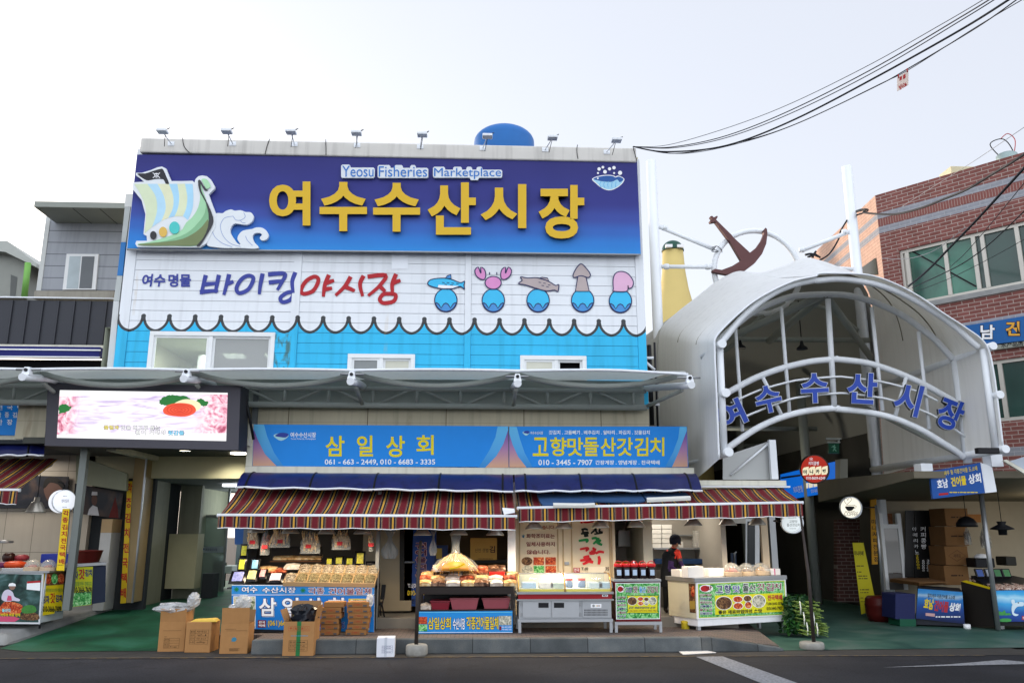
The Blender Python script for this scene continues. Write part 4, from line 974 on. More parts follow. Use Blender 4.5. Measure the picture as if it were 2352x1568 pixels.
q = [CF.at(A3(*p)) for p in ((-300,1112),(305,1122),(330,735),(-300,722))]
b = MB(); b.box(CF.at((-180,1400)).x,q[1].x-0.02,CY+0.03,CY+0.9,q[1].z+0.02,q[2].z,M('counter_white','#c9cdd2',0.5)); b.box(CF.at((-180,1400)).x,q[1].x+0.06,CY-0.03,CY+0.95,q[2].z,q[2].z+0.035,STEEL); b.build('cabinet',c1)
b = MB(); b.poly(CF,[A3(-300,1115),A3(300,1122),A3(330,735),A3(-300,722)],M('counter_white','',0),0,0.028); b.poly(CF,[A3(-300,1100),A3(288,1108),A3(315,748),A3(-300,736)],SCENE,0.004)
b.poly(CF,[A3(*p) for p in smooth([(12,935),(25,880),(60,860),(95,880),(110,915),(150,935),(140,950),(95,945),(60,955)],3,True)],M('print_white_cook','#c9c3d6',0.5),0.006); b.poly(CF,[A3(*p) for p in ell(92,838,24,26,16)],M('print_skin','#8a6a5c',0.5),0.007); b.poly(CF,[A3(*p) for p in [(62,835),(120,835),(116,818),(95,810),(70,816)]],WHT,0.008)
b.poly(CF,[A3(*p) for p in [(50,945),(90,945),(85,910),(60,905)]],M('print_pink','#c24a6e',0.5),0.008)
b.poly(CF,[A3(*p) for p in smooth([(-20,1040),(20,965),(60,950),(120,960),(170,985),(150,1040),(60,1050)],3,True)],KIM,0.007); b.poly(CF,[A3(*p) for p in smooth([(160,1010),(200,980),(260,985),(270,1030),(180,1040)],3,True)],M('print_leaf','#3d7a35',0.5,var=0.3,vs=20),0.008); b.poly(CF,[A3(*p) for p in smooth([(160,1085),(170,1040),(230,1030),(290,1050),(285,1090)],3,True)],ROOTP,0.0075)
b.poly(CF,[A3(200,860),A3(302,870),A3(306,795),A3(204,800)],WHT,0.006); b.poly(CF,[A3(204,815),A3(306,808),A3(306,793),A3(204,800)],RED,0.008); b.poly(CF,[A3(-60,1102),A3(110,1104),A3(150,1080),A3(110,1065),A3(-60,1060)],M('print_pink','',0),0.0085)
banner_text(b,CF,A3,'돌산갓',(15,1005,80,1030),M('print_cyan','#7fd6e0',0.5),0.03,0.010); banner_text(b,CF,A3,'버무려 바로 판매',(5,1040,152,1065),YEL,0.02,0.010); b.build('front_print',c1)
sp = Pl(CF.at(A3(332,735)),(1.0,-0.42,0)); sp2 = sp
b = MB(); b.poly(sp,[A3(315,1058),A3(412,1042),A3(412,1022),A3(466,1020),A3(486,720),A3(335,738)],M('yellow_banner','#d3bb16',0.5,var=0.06),0.0,0.012); b.poly(sp,[A3(335,833),A3(482,822),A3(487,722),A3(337,738)],ROOTP,0.003)
for i,(cx,m) in enumerate(((362,KIM),(412,LEAF),(462,KIM))): b.poly(sp,[A3(*p) for p in ell(cx,780,24,40)],m,0.005)
b.text(sp,'청자',zrect(A3,322,905,372,965),NAVY,0.006,0.04); b.text(sp,'갓',zrect(A3,380,885,415,965),RED,0.006,0.03); b.text(sp,'김치',zrect(A3,420,900,468,955),NAVY,0.006,0.04); b.text(sp,'010-3666-7609',zrect(A3,322,985,462,1030),INK,0.006,0.03); b.text(sp,'맛나게 정성으로 만든 각종김치',zrect(A3,330,852,474,880),GREENP,0.006,0.01)
b.build('side_banner',c1)
MB().tube([CF.at(A3(298,1155),-0.05),CF.at(A3(300,1110),-0.05)],0.02,BLACK,8).build('leg',c1)
SF = Pl(FY(17.3).at(A3(500,900)),(0.55,-1,0)); 
c2 = thing('kimchi_counter','steel topped side counter with yellow green 산청자갓김치 banner beside the passage','counter',SF.at(A3(600,985)))
b = MB(); b.poly(SF,[A3(495,1000),A3(690,975),A3(702,688),A3(505,698)],M('yellow_green_banner','#b9bb1a',0.5,var=0.06),0.01,0.03); b.poly(SF,[A3(495,998),A3(688,972),A3(692,875),A3(498,892)],LEAF,0.013)
b.text(SF,'산청자',zrect(A3,503,722,590,785),NAVY,0.016,0.04); b.text(SF,'갓',zrect(A3,594,705,640,785),RED,0.016,0.035); b.text(SF,'김치',zrect(A3,642,708,696,762),NAVY,0.016,0.04); b.text(SF,'맛나게 정성으로 만든 각종김치',zrect(A3,503,800,690,838),GREENP,0.016,0.01); b.text(SF,'전화 010-3666-7609',zrect(A3,498,832,692,895),INK,0.016,0.03); b.build('banner',c2)
b = MB(); bq = [SF.at(A3(*p),-0.03) for p in ((500,1000),(795,955),(800,680),(505,692))]; dn = Vector((-0.5,0.62,0)); b.hexa([bq[0],bq[1],bq[1]+dn,bq[0]+dn],[bq[3],bq[2],bq[2]+dn,bq[3]+dn],M('navy_crate','#20293f',0.6)); b.build('cabinet',c2)
b = MB(); bq = [SF.at(A3(*p),0.02) for p in ((500,695),(800,675),(800,655),(505,672))]; b.hexa([bq[0],bq[1],bq[1]+dn*1.1,bq[0]+dn*1.1],[bq[3],bq[2],bq[2]+dn*1.1,bq[3]+dn*1.1],STEEL); b.build('counter_top',c2)
# bowls, crates and domes
def basin(name,label,z,cx,y0,y1,w_top,w_bot,Y,m,group=None):
    f = FY(Y); c0 = f.at(z(cx,y1)); r1 = (f.at(z(cx+w_top/2,y0)).x-f.at(z(cx-w_top/2,y0)).x)/2; r0 = r1*w_bot/w_top; h = f.at(z(cx,y0)).z-c0.z
    b = MB(); b.lathe(c0,[(r0*0.9,0),(r0,0.01),(r1*0.97,h*0.9),(r1,h*0.92),(r1,h),(r1*0.95,h),(r0*0.9,0.03),(0.0,0.028)],m,28)
    o = b.build(name,base=c0); return tag(o,label,'basin',group)
basin('plastic_basin','big dark red rubber basin on the steel side counter',A3,643,565,662,235,190,17.75,M('red_rubber','#5a1713',0.45,var=0.1))
XR = FY(17.9).rect(zrect(A3,302,592,530,690)); b = MB(); b.box(XR[0],XR[1],17.9,18.3,XR[2],XR[3],M('blue_crate','#20318f',0.5)); tag(bevel(b.build('plastic_crate',base=(XR[0],17.9,XR[2])),0.02),'blue plastic crate behind the yellow post sign','crate')
DOME = GLASS('clear_dome','#f0ece6',0.72,0.02)
def dome(label,z,x0,x1,y0,y1,Y,fill,group):
    f = FY(Y); cx = (x0+x1)/2; yb = y1; c0 = f.at(z(cx,yb)); r = (f.at(z(x1,yb)).x-f.at(z(x0,yb)).x)/2; h = f.at(z(cx,y0)).z-c0.z
    t = thing('food_dome',label,'food dome',c0,group)
    b = MB(); b.lathe(c0,[(r*0.98,0),(r,0.012),(r*0.96,h*0.30),(r*0.97,h*0.34)],M('tray_rim','#b9a58c',0.3),24); b.build('tray',t)
    b = MB(); b.lathe(c0,[(r*0.93,h*0.30)]+[(r*0.93*math.cos(a),h*0.30+h*0.68*math.sin(a)) for a in [i*math.pi/2/8 for i in range(1,8)]]+[(0.01,h*0.985)],DOME,24); b.build('cover',t)
    b = MB(); n = 9
    P = []
    for i in range(n):
        rr_ = r*0.86*i/(n-1); P.append([Vector((rr_*math.cos(2*math.pi*k/18),rr_*math.sin(2*math.pi*k/18),h*(0.42*(1-(i/(n-1))**2)+0.06*math.sin(k*2.3+i*1.7)+0.1)))+c0 for k in range(19)])
    b.grid(P,fill); b.build('kimchi',t)
    return t
KIMF = food('kimchi_food',[(0.3,'#3c0d06'),(0.5,'#8a2a10'),(0.62,'#b5521f'),(0.75,'#c9823f')],22)
dome('clear plastic dome over kimchi, left one of the pair on the photo fronted counter',A3,178,312,632,720,17.0,KIMF,'food domes'); dome('clear plastic dome over kimchi nearest the yellow post sign',A3,300,425,632,724,16.95,KIMF,'food domes')
for lab,cx,y0,y1,w_,c,Y in (('dark brown glazed pot on the left kimchi counter',62,582,655,95,'#2a100c',17.4),('pinkish red bundle in a dark bowl behind the domes',160,597,645,110,'#7d3038',17.5),('bright orange plastic bowl of paste beside the domes',110,645,700,170,'#b5401a',17.2),('purple plastic bowl at the picture edge on the kimchi counter',20,650,698,110,'#5a2148',17.15)):
    f = FY(Y); c0 = f.at(A3(cx,y1)); r = (f.at(A3(cx+w_/2,y1)).x-c0.x); h = f.at(A3(cx,y0)).z-c0.z
    b = MB(); b.lathe(c0,[(r*0.7,0),(r*0.95,h*0.3),(r,h*0.6),(r*0.8,h*0.85),(r*0.45,h),(0.0,h)],M('bowl_'+c[1:],c,0.35,var=0.15),24); tag(b.build('food_bowl',base=c0),lab,'bowl','bowls of kimchi and paste')
XR = FY(16.9).at(A3(110,712)); b = MB(); b.box(XR.x-0.25,XR.x+0.28,16.9,17.2,XR.z-0.02,XR.z+0.03,STEEL); tag(bevel(b.build('steel_tray',base=XR),0.008),'low steel tray on the photo fronted counter','tray')

# ------------------------------------------------------------------ pendant lamps (used again under the awnings)
GLOW = EM('warm_lamp_glow','#ffe9c4',7.0)
def pendant(loc,r,h,label,power,parent_group='enamel pendant lamps',m=ALU,cord=0.5):
    t = thing('pendant_lamp',label,'pendant lamp',loc,parent_group,True)
    b = MB(); b.lathe((0,0,0),[(r,0),(r*0.99,h*0.1),(r*0.55,h*0.62),(r*0.5,h*0.68),(r*0.3,h*0.74),(r*0.26,h),(0.0,h*1.02)],m,28); b.lathe((0,0,0),[(r*0.97,0.004),(r*0.53,h*0.6),(0,h*0.6)][::-1],WHITE,28); b.build('shade',t)
    b = MB(); b.lathe((0,0,0),[(r*0.9,0.012),(0.0,0.010)][::-1],GLOW,24); b.build('lamp_glow',t)
    MB().tube([(0,0,h),(0,0,h+cord)],0.008,BLACK,6).build('cord',t)
    if power: l = light('lamp_bulb','SPOT',(0,0,-0.02),power,(1,.80,.55),t,0.1,150)
    return t
f = FY(17.0); c0 = f.at(A3(268,283)); pendant(c0,f.at(A3(340,283)).x-c0.x,f.at(A3(280,165)).z-c0.z,'grey enamel pendant lamp hanging in front of the dark poster on the left',14,cord=0.45)
f = FY(17.6); c0 = f.at(A3(30,510)); b = MB(); b.lathe(c0,[(0.0,-0.005),(0.17,0),(0.17,0.04),(0.0,0.06)],STEEL,20); tag(b.build('scale_pan',base=c0),'pale round scale pan hanging at the left edge over the pots','scale')

# ------------------------------------------------------------------ houses on the left, above the canopy
def lap(name,c,p,dark='#4a4d55',world=True):
    t = Mat(name); k = t.pos(True); x,y,z = t.xyz(k); f = (z/p).frac()
    t.color(t.mix(f.lt(0.07)*0.75,t.wear(c,0.06,1.5,0.25,k),dark),0.55); t.bump(f,0.4,0.02); return t.m
GL = lap('grey_lap_siding','#9ba0a8',0.325)
HY = 21.0; HF = FY(HY)
hs = thing('grey_house','small grey clapboard house with flat overhanging roof left of the hall','house',HF.at(A1(600,960)))
b = MB(); b.poly(HF,[A1(318,905),A1(905,905),A1(975,300),A1(395,318)],GL,0,0.2); w_ = b.build('wall',hs)
b = MB(); b.poly(HF,[A1(283,905),A1(320,905),A1(398,316),A1(362,318)],M('pale_corner_trim','#c3c7c6',0.5,var=0.05),0.02,0.1); b.build('corner_trim',hs)
RF = FY(19.9); r0,r1 = RF.at(A1(264,250)),RF.at(A1(975,250)); r2 = RF.at(A1(600,210))
b = MB(); b.box(r0.x,r1.x,19.9,24,r0.z,r2.z,M('grey_green_roof','#8b908a',0.5,var=0.08)); roof = bevel(b.build('roof',hs),0.01)
for u in (0.42,0.72): xx = r0.x+(r1.x-r0.x)*u; MB().box(xx-0.008,xx+0.008,19.95,21.0,r0.z-0.006,r0.z-0.001,DK).build('soffit_joint',roof)
b = MB(); b.poly(HF,[A1(262,966),A1(888,966),A1(893,907),A1(272,907)],M('ledge_concrete','#97948b',0.8,var=0.15,streak=0.3),0.12,0.3); b.build('ledge',hs)
wn = MB(); o_ = [(490,898),(748,898),(772,620),(522,618)]; wn.poly(HF,[A1(*p) for p in o_],PVC,0.06,0.05); wn = wn.build('window',hs)
b = MB(); b.poly(HF,[A1(520,890),A1(612,890),A1(634,636),A1(546,636)],M('pale_curtain_glass','#a9b6bc',0.15,var=0.25,vs=2),0.064); b.build('pane',wn); b = MB(); b.poly(HF,[A1(620,888),A1(718,888),A1(742,638),A1(644,638)],M('dim_glass','#62676c',0.1,var=0.2,vs=2),0.066); b.build('pane',wn)
b = MB(); b.box(HF.at(A1(320,905)).x-0.02,HF.at(A1(900,300)).x,HY+0.21,HY+5,HF.at(A1(300,960)).z,r0.z-0.01,GL); b.build('body',hs)
# far hut, siding and green pipe at the left edge
KY2 = 24.0; KF = FY(KY2)
ht = thing('steel_hut','grey sheet steel roof hut with a door at the far left edge','hut',KF.at(A1(80,960)))
HG = M('hut_grey_steel','#8a8d88',0.5,0.2,var=0.08)
b = MB(); b.poly(KF,[A1(-300,960),A1(180,960),A1(212,690),A1(40,600),A1(-300,560)],HG,0,1.5); b.build('wall',ht)
b = MB(); b.poly(KF,[A1(-300,505),A1(55,515),A1(290,695),A1(285,722),A1(40,602),A1(-300,570)],M('hut_fascia','#a9ada8',0.5,var=0.06),0.35,1.8); b.build('roof',ht)
b = MB(); b.poly(KF,[A1(78,955),A1(120,955),A1(135,800),A1(85,780)],M('hut_door','#5d605f',0.5),0.01,0.02); b.build('door',ht)
KG = FY(25.2); fs = thing('siding_house','pale blue clapboard wall between the steel hut and the grey house','house',KG.at(A1(260,960)))
b = MB(); b.poly(KG,[A1(170,962),A1(330,962),A1(330,735),A1(190,735)],lap('blue_grey_siding','#8fa3b4',0.3),0,0.3); b.build('wall',fs); MB().box(KG.at(A1(262,0)).x-0.06,KG.at(A1(262,0)).x+0.06,25.0,25.19,KG.at(A1(262,905)).z,KG.at(A1(262,885)).z,WHITE).build('wall_box',fs)
KH = FY(23.4); b = MB(); b.tube([KH.at(A1(190,965)),KH.at(A1(220,690))],0.085,M('green_pipe','#74ab55',0.5,var=0.1),14); tag(b.build('vertical_pipe',base=KH.at(A1(190,965))),'bright green upright pipe between the hut and the grey house','pipe')
# dark seamed parapet with a navy roller awning
SEAM = M('black_seam_metal','#3b3d43',0.5,0.3,var=0.06,vs=2)
NYY = 18.2; NF = FY(NYY)
sh = thing('seamed_shopfront','black standing seam metal parapet of the low shop left of the hall','building',NF.at((100,845)))
b = MB(); x0_,x1_,z0_,z1_ = NF.rect((-200,689,258,790)); b.box(x0_,x1_,NYY,NYY+0.3,z0_,z1_,SEAM); b.build('parapet',sh)
for xx in (A1(70,0)[0],A1(190,0)[0],A1(312,0)[0],A1(435,0)[0],A1(560,0)[0],A1(685,0)[0],A1(812,0)[0]):
    XR = NF.at((xx+3,740)).x; MB().box(XR-0.015,XR+0.015,NYY-0.035,NYY,z0_+0.01,z1_-0.005,SEAM).build('seam_rib',sh)
MB().tube([(x0_,NYY-0.05,z1_+0.05),(x1_,NYY-0.05,z1_+0.05)],0.02,WHITEMETAL,8).build('top_rail',sh)
b = MB(); x2_,x3_,z2_,z3_ = NF.rect((-200,791,251,800)); b.box(x2_,x3_,NYY-0.02,NYY+0.2,z2_,z3_,FRM); b.build('cornice',sh)
b = MB(); x2_,x3_,z2_,z3_ = NF.rect((-200,801,242,823)); b.box(x2_,x3_,NYY-0.28,NYY-0.02,z2_,z3_,M('navy_cloth','#1f2466',0.7,var=0.08)); b.box(x2_,x3_+0.02,NYY-0.30,NYY-0.281,(z2_+z3_)/2+0.02,(z2_+z3_)/2+0.05,WHITE); b.box(x2_,x3_+0.02,NYY-0.3,NYY-0.27,z2_-0.03,z2_-0.002,WHITE); b.build('roller_awning',sh)
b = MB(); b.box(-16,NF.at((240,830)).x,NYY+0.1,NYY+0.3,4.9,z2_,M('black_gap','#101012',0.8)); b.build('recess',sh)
# duct and narrow siding at the hall's left corner
CFq = FY(17.15)
dp = thing('square_duct','tall square duct, grey with a blue stretch, at the hall left corner','duct',CFq.at(A1(862,1520)))
for p,m in (([(950,525),(985,525),(1022,252),(978,252)],M('duct_grey','#b3b9b8',0.5,var=0.06)),([(918,788),(960,788),(986,527),(949,527)],M('duct_blue','#2f76b8',0.5,var=0.08)),([(890,985),(935,985),(959,790),(918,790)],M('duct_grey','',0)),([(836,1530),(888,1530),(934,987),(890,987)],M('duct_pale','#c8cccd',0.5,var=0.06)),([(975,250),(1030,250),(1042,148),(985,148)],M('duct_cap','#d5d7d4',0.5,var=0.05))):
    b = MB(); b.poly(CFq,[A1(*q) for q in p],m,0.1,0.25); b.build('section',dp)
ns = thing('side_annex','narrow strip of lapped boards between the duct and the hall','wall',CFq.at(A1(910,1500)))
b = MB(); b.poly(FY(17.35),[A1(880,1530),A1(985,1530),A1(1035,560),A1(960,560)],lap('pale_lap_boards','#bfc3c6',0.36,'#55575a'),0,0.3); b.poly(FY(17.34),[A1(958,790),A1(1010,790),A1(1020,590),A1(985,590)],M('duct_blue','',0),0.01); b.build('boards',ns)

# ------------------------------------------------------------------ LED screen
en = Vector((-0.115,-1,0)); EP = Pl(atY((330,955),15.95),en)
led = thing('video_screen','large black framed video screen showing pink sliced fish over the passage','screen',EP.at((330,1030)))
HOUS = M('screen_housing','#4b4a52',0.6,0.1,var=0.06,vs=2)
b = MB(); b.poly(EP,[A2(410,785),A2(2190,826),A2(2210,235),A2(440,205)],HOUS,0,0.42,M('screen_housing_side','#2e2f34',0.6)); b.build('housing',led)
def screen_mat():
    t = Mat('screen_picture'); k = t.pos(True); x,y,z = t.xyz(k)
    a = EP.at(A2(540,700)); c = EP.at(A2(2085,300)); u = (x-a.x)/(c.x-a.x); v = (z-a.z)/(c.z-a.z)
    lay = t.noise(k,3.0,5,0.6,(0.7,0.7,5.5)); fl = t.noise(k,4.5,5,2.2)
    c1 = t.ramp(lay,[(0.32,'#c4b2da'),(0.42,'#e4d9f2'),(0.52,'#f6effb'),(0.7,'#ffffff')]); c2 = t.ramp(fl,[(0.3,'#b0506c'),(0.42,'#e79ab2'),(0.52,'#f6cbd8'),(0.62,'#fdeef2')])
    side = ((u-0.80)*9.0).clamp().m('MAXIMUM',((u*-1.0+0.13)*12.0).clamp())
    col = t.mix(side,c1,c2); col = t.mix(v.lt(0.045).m('MAXIMUM',v.gt(0.965)),col,'#ffffff')
    t.color('#050505',0.3); t.L(col,t.b.inputs['Emission Color']); t.b.inputs['Emission Strength'].default_value = 0.46; return t.m
b = MB(); b.poly(EP,[A2(522,712),A2(2078,742),A2(2092,300),A2(550,275)],screen_mat(),0.006,0.0)
def EF_(n,c,s=0.32): return EM('screen_'+n,c,s)
EPo = EP
for pts,m,o in (([(1460,390),(1490,345),(1560,322),(1640,320),(1740,345),(1720,375),(1600,410),(1500,408)],EF_('green','#2f7a3c'),0.010),([(1800,370),(1850,355),(1915,395),(1870,420),(1830,410)],EF_('green','',0),0.010),([(545,410),(610,408),(655,440),(600,475),(548,490)],EF_('green','',0),0.010),
    ([(1600,400),(1680,362),(1760,362),(1830,390),(1845,430),(1800,470),(1720,480),(1620,440)],EF_('lemon','#fbf3c4'),0.012),([(1500,450),(1550,408),(1660,392),(1760,408),(1800,450),(1780,490),(1700,518),(1570,510),(1510,490)],EF_('salmon','#ee5a3e'),0.014)):
    rj = random.Random(5); b.poly(EP,[A2(p[0]+rj.uniform(-6,6),p[1]+rj.uniform(-6,6)) for p in smooth(pts,6,True)] if 'green' in m.name else [A2(*p) for p in smooth(pts,4,True)],m,o)
for r_ in (1.0,0.72,0.46,0.22): b.ring(EP,[A2(*p) for p in ell(1650,455,115*r_,48*r_,24)],1.1,EF_('rose','#c8382c'),0.016,True)
for t_,q,m in (('품질과',(955,600,1092,634),'#f1e060'),('맛을 최고로 뽑는',(1115,602,1468,637),'#f4f4ee'),('활어 거리의',(1245,644,1515,682),'#f4f4ee'),('횟감들',(1545,648,1690,686),'#6fd0ee')):
    b.text(EP,t_,zrect(A2,q[0]-4,q[1]-4,q[2]+4,q[3]+4),EF_('outline','#5c5a70',0.25),0.010,0.05); b.text(EP,t_,zrect(A2,*q),EF_('c'+m[1:],m,0.34),0.013,0.015)
b.marks(EP,zrect(A2,830,335,1005,360),EF_('cw','#ffffff',0.5),0.012)
b.build('display',led)
for y_ in (-0.05,): MB().tube([EP.at(A2(2240,250),-0.3),EP.at(A2(2330,730),-0.45)],0.03,BLACK,6).build('stay',led)
# ------------------------------------------------------------------ the arched market gate
G,G2,GB = 15.4,16.5,20.6
F1,F2,F3 = FY(G),FY(G2),FY(GB)
gate = thing('market_gate','white tubular arched market gate with membrane vault and blue letters','gate',(7.3,15.4,3.5))
MEM = Mat('gate_membrane'); k_ = MEM.pos(True); MEM.color(MEM.wear('#e9ecee',0.05,0.8,0.15,k_),0.6)
tl_ = MEM.N('ShaderNodeBsdfTranslucent'); tl_.inputs[0].default_value = (*lin('#c9c4b4'),1); ms_ = MEM.N('ShaderNodeMixShader'); ms_.inputs[0].default_value = 0.2
MEM.L(MEM.b.outputs[0],ms_.inputs[1]); MEM.L(tl_.outputs[0],ms_.inputs[2]); MEM.L(ms_.outputs[0],MEM.out.inputs[0]); MEM = MEM.m
Fp = [B3(600,1450),B3(590,1200),B3(578,900),B3(568,640),B3(580,545),B3(720,400),B3(860,285),B3(1010,200),B3(1160,135),B3(1310,103),B4(60,82),B4(300,85),B4(450,103),B4(620,165),B4(800,262),B4(960,375),B4(1130,485),B4(1275,605),B4(1330,800),B4(1370,1100),B4(1400,1350)]
Bp = [(1519,1150),(1517,1010),(1514,900),(1512,800),(1520,752),(1556,716),(1600,682),(1640,650),(1670,632),(1700,622),(1745,627),(1800,611),(1846,592),(1885,598),(1925,612),(1965,630),(1995,670),(2008,740),(2016,830),(2022,950),(2030,1090)]
FA = [F1.at(p,0.12) for p in Fp]; FB = [FY(20.3).at(p) for p in Bp]
sm3 = lambda q,n: [Vector(p) for p in smooth([tuple(v) for v in q],n)]
SA,SB = sm3(FA,4),sm3(FB,4)
rows = []
for a,c in zip(SA,SB):
    r_ = []
    for j in range(13):
        t = j/12; p = a.lerp(c,t); s = math.sin(math.pi*t)
        p.z -= 0.10*s*min(1,max(0,(p.z-4.5)/1.5)); p.x += (0.10 if p.x < 7 else -0.10)*s
        r_.append(p)
    rows.append(r_)
b = MB(); b.grid(rows,MEM); b.build('membrane',gate)
b = MB(); b.tube([p+Vector((0,-0.02,0)) for p in SA],0.02,WHITEMETAL,6); b.build('membrane_edge',gate)
# seams of the membrane seen from inside
SEAMM = M('membrane_seam','#8f8b80',0.7)
for j in (4,8):
    b = MB(); b.tube([r[j]+Vector((0,0,-0.02)) for r in rows[14:70]],0.016,SEAMM,5); b.build('seam',gate)
def tube(name,pl,pts,r,m=WHITEMETAL,par=None,off=0.0,n=5,sides=14):
    q = smooth(pts,n) if len(pts) > 2 else pts
    return MB().tube([pl.at(p,off) for p in q],r,m,sides).build(name,par or gate)
tube('arch_tube',F1,[B3(606,605),B3(660,540),B3(740,440),B3(850,335),B3(1000,230),B3(1150,165),B3(1300,132),B4(40,133),B4(180,122),B4(330,135),B4(500,170),B4(700,248),B4(900,365),B4(1050,470),B4(1160,570),B4(1225,625)],0.062)
tube('front_post',F1,[B3(606,600),B3(640,1410)],0.068); tube('front_post',F1,[B4(1258,640),B4(1352,1385)],0.066)
xl_ = F1.at(B3(606,605)).x
def depth(pl,d,y0,y1,r,name='depth_tube',sides=16):
    p = pl.at(d); o = MB().tube([(p.x,y0,p.z),(p.x,y1,p.z)],r,WHITEMETAL,sides).build(name,gate); return p
for d in (B3(655,1402),B3(634,970),B3(606,612)): depth(F1,d,15.22,G2 if d[1] < 1000 else GB,0.085)
for d in (B4(1295,628),B4(1345,983),B4(1385,1380)): depth(F1,d,15.22,GB if d[1] < 850 or d[1] > 1000 else 15.5,0.078)
# inner frame
ir0,ir1 = F2.at(B4(1062,700)),F2.at(B4(1130,1445)); XR_ = (ir0.x+ir1.x)/2; XL_ = xl_ + 0.02
MB().tube([(XR_,G2,ir1.z-0.1),(XR_,G2,ir0.z)],0.085,WHITEMETAL,14).build('inner_post',gate); MB().tube([(XL_,G2,ir1.z-0.1),(XL_,G2,ir0.z)],0.085,WHITEMETAL,14).build('inner_post',gate)
half = [F2.at(p) for p in (B4(1040,715),B4(985,655),B4(900,565),B4(780,470),B4(640,375),B4(460,295),B4(300,250),B4(160,236))]
xc = (XL_+XR_)/2
prof_ = [(p.x-xc,p.z) for p in half]; full = [Vector((xc+x,G2,z)) for x,z in prof_] + [Vector((xc-x,G2,z)) for x,z in prof_[::-1] if x > 0.5]
MB().tube(sm3(full,3),0.068,WHITEMETAL,12).build('inner_arch',gate)
apex = Vector((F2.at(B3(1385,250)).x,G2,prof_[-1][1]))
# rear frame, braces and rails
rb0 = F3.at((1514,800)); rb1 = F3.at((1985,800))
for tgt in ((rb0.x+0.3,20.3,6.2),(rb1.x,20.3,6.4),(F3.at(B3(940,600)).x,20.3,F3.at(B3(940,600)).z)):
    MB().tube([apex,tgt],0.085,GREYST,10).build('brace',gate)
MB().tube([(rb0.x,20.3,F3.at(B3(900,590)).z),(rb1.x,20.3,F3.at(B3(1400,590)).z)],0.07,GREYST,10).build('cross_tube',gate)
MB().tube([F3.at(p) for p in smooth([B3(200,800),B3(660,640),B3(1000,330),B4(60,330),B4(200,400),B4(330,500)],4)],0.06,GREYST,10).build('rear_arch',gate)
MB().tube([(XR_,G2,ir1.z),(XR_-0.9,18.9,4.9)],0.05,GREYST,8).build('brace',gate)
# twin sign arcs, hangers and letter rails
tube('sign_arc',F2,[B3(560,1010),B3(640,975),B3(700,940),B3(850,860),B3(1000,800),B3(1150,757),B3(1300,727),B3(1476,712),B4(180,713),B4(400,740),B4(600,802),B4(800,888),B4(950,970),B4(1060,1032)],0.066)
tube('sign_arc',F2,[B3(560,1450),B3(640,1385),B3(690,1350),B3(850,1240),B3(1000,1165),B3(1150,1116),B3(1300,1087),B3(1476,1074),B4(180,1080),B4(400,1103),B4(600,1148),B4(800,1232),B4(950,1322),B4(1060,1392),B4(1120,1440)],0.066)
for z0_,p,q,r in ((0,B3(722,470),B3(775,1245),0.035),(0,B3(1060,330),B3(1122,1105),0.038),(0,B3(1405,270),B3(1452,1065),0.058),(0,B4(436,330),B4(516,1092),0.04),(0,B4(782,510),B4(862,1228),0.038)): tube('hanger',F2,[p,q],r,off=0.01)
for p,q in ((B3(925,848),B3(1062,1122)),(B4(690,850),B4(612,1128))): tube('strut',F2,[p,q],0.04,off=0.02)
tube('letter_rail',F2,[B3(690,1035),B3(890,945),B3(1110,882),B3(1240,860),B3(1470,842),B4(250,846),B4(480,874),B4(640,910),B4(800,960),B4(925,1022)],0.022,off=0.09); tube('letter_rail',F2,[B3(780,1142),B3(890,1095),B3(1080,1022),B3(1210,990),B3(1440,966),B4(270,966),B4(460,990),B4(590,1016),B4(800,1088),B4(920,1144),B4(1130,1285)],0.022,off=0.09)
LBL = M('gate_letter_blue','#2646a8',0.4,var=0.04); LRM = M('gate_letter_rim','#c9cfd6',0.4); LSD = M('gate_letter_side','#3a4150',0.5)
for ch,z,cx,cy,w_,h_,ro in (('여',B3,688,1122,205,195,25),('수',B3,965,1006,192,200,13),('수',B3,1308,926,205,218,3),('산',B4,366,926,222,228,-3),('시',B4,706,1005,196,236,-14),('장',B4,1016,1116,186,232,-22)):
    c = z(cx,cy); s_ = z(w_,h_); o_ = z(0,0); hw,hh = (s_[0]-o_[0])/2,(s_[1]-o_[1])/2
    b = MB(); b.text(F2,ch,(c[0]-hw-1.0,c[1]-hh-1.0,c[0]+hw+1.0,c[1]+hh+1.0),LRM,0.12,0.05,0.07,LSD,ro); b.text(F2,ch,(c[0]-hw,c[1]-hh,c[0]+hw,c[1]+hh),LBL,0.196,0.03,0.0,None,ro); b.build('letter',gate)
# tall masts, ring and anchor
for d0,r,lab in ((B1(204,285),0.135,'mast'),(B1(1738,328),0.135,'mast')):
    p = F3.at(d0); MB().lathe((p.x,GB,0.02),[(r,0),(r,p.z-0.02)],WHITEMETAL,24).build('mast',gate)
mL,mR = F3.at(B1(204,285)).x,F3.at(B1(1738,328)).x
rc = F3.at(B1(1035,1150)); rr = (F3.at(B1(1370,1150)).x - F3.at(B1(700,1150)).x)/2
MB().tube([(rc.x+rr*math.cos(a),GB,rc.z+rr*math.sin(a)) for a in [i*2*math.pi/48 for i in range(48)]],0.075,WHITEMETAL,12,False,True).build('ring',gate)
for p,q in ((B1(262,795),B1(700,975)),(B1(285,1110),B1(690,1112)),(B1(1375,988),B1(1770,832)),(B1(1600,1118),B1(1800,1132))): tube('ring_strut',F3,[p,q],0.055)
for p in (B1(310,805),B1(325,1110),B1(650,1112),B1(1720,838),B1(1385,978)): MB().lathe(F3.at(p),[(0.075,-0.06),(0.075,0.06)],WHITEMETAL,10).build('strut_joint',gate)
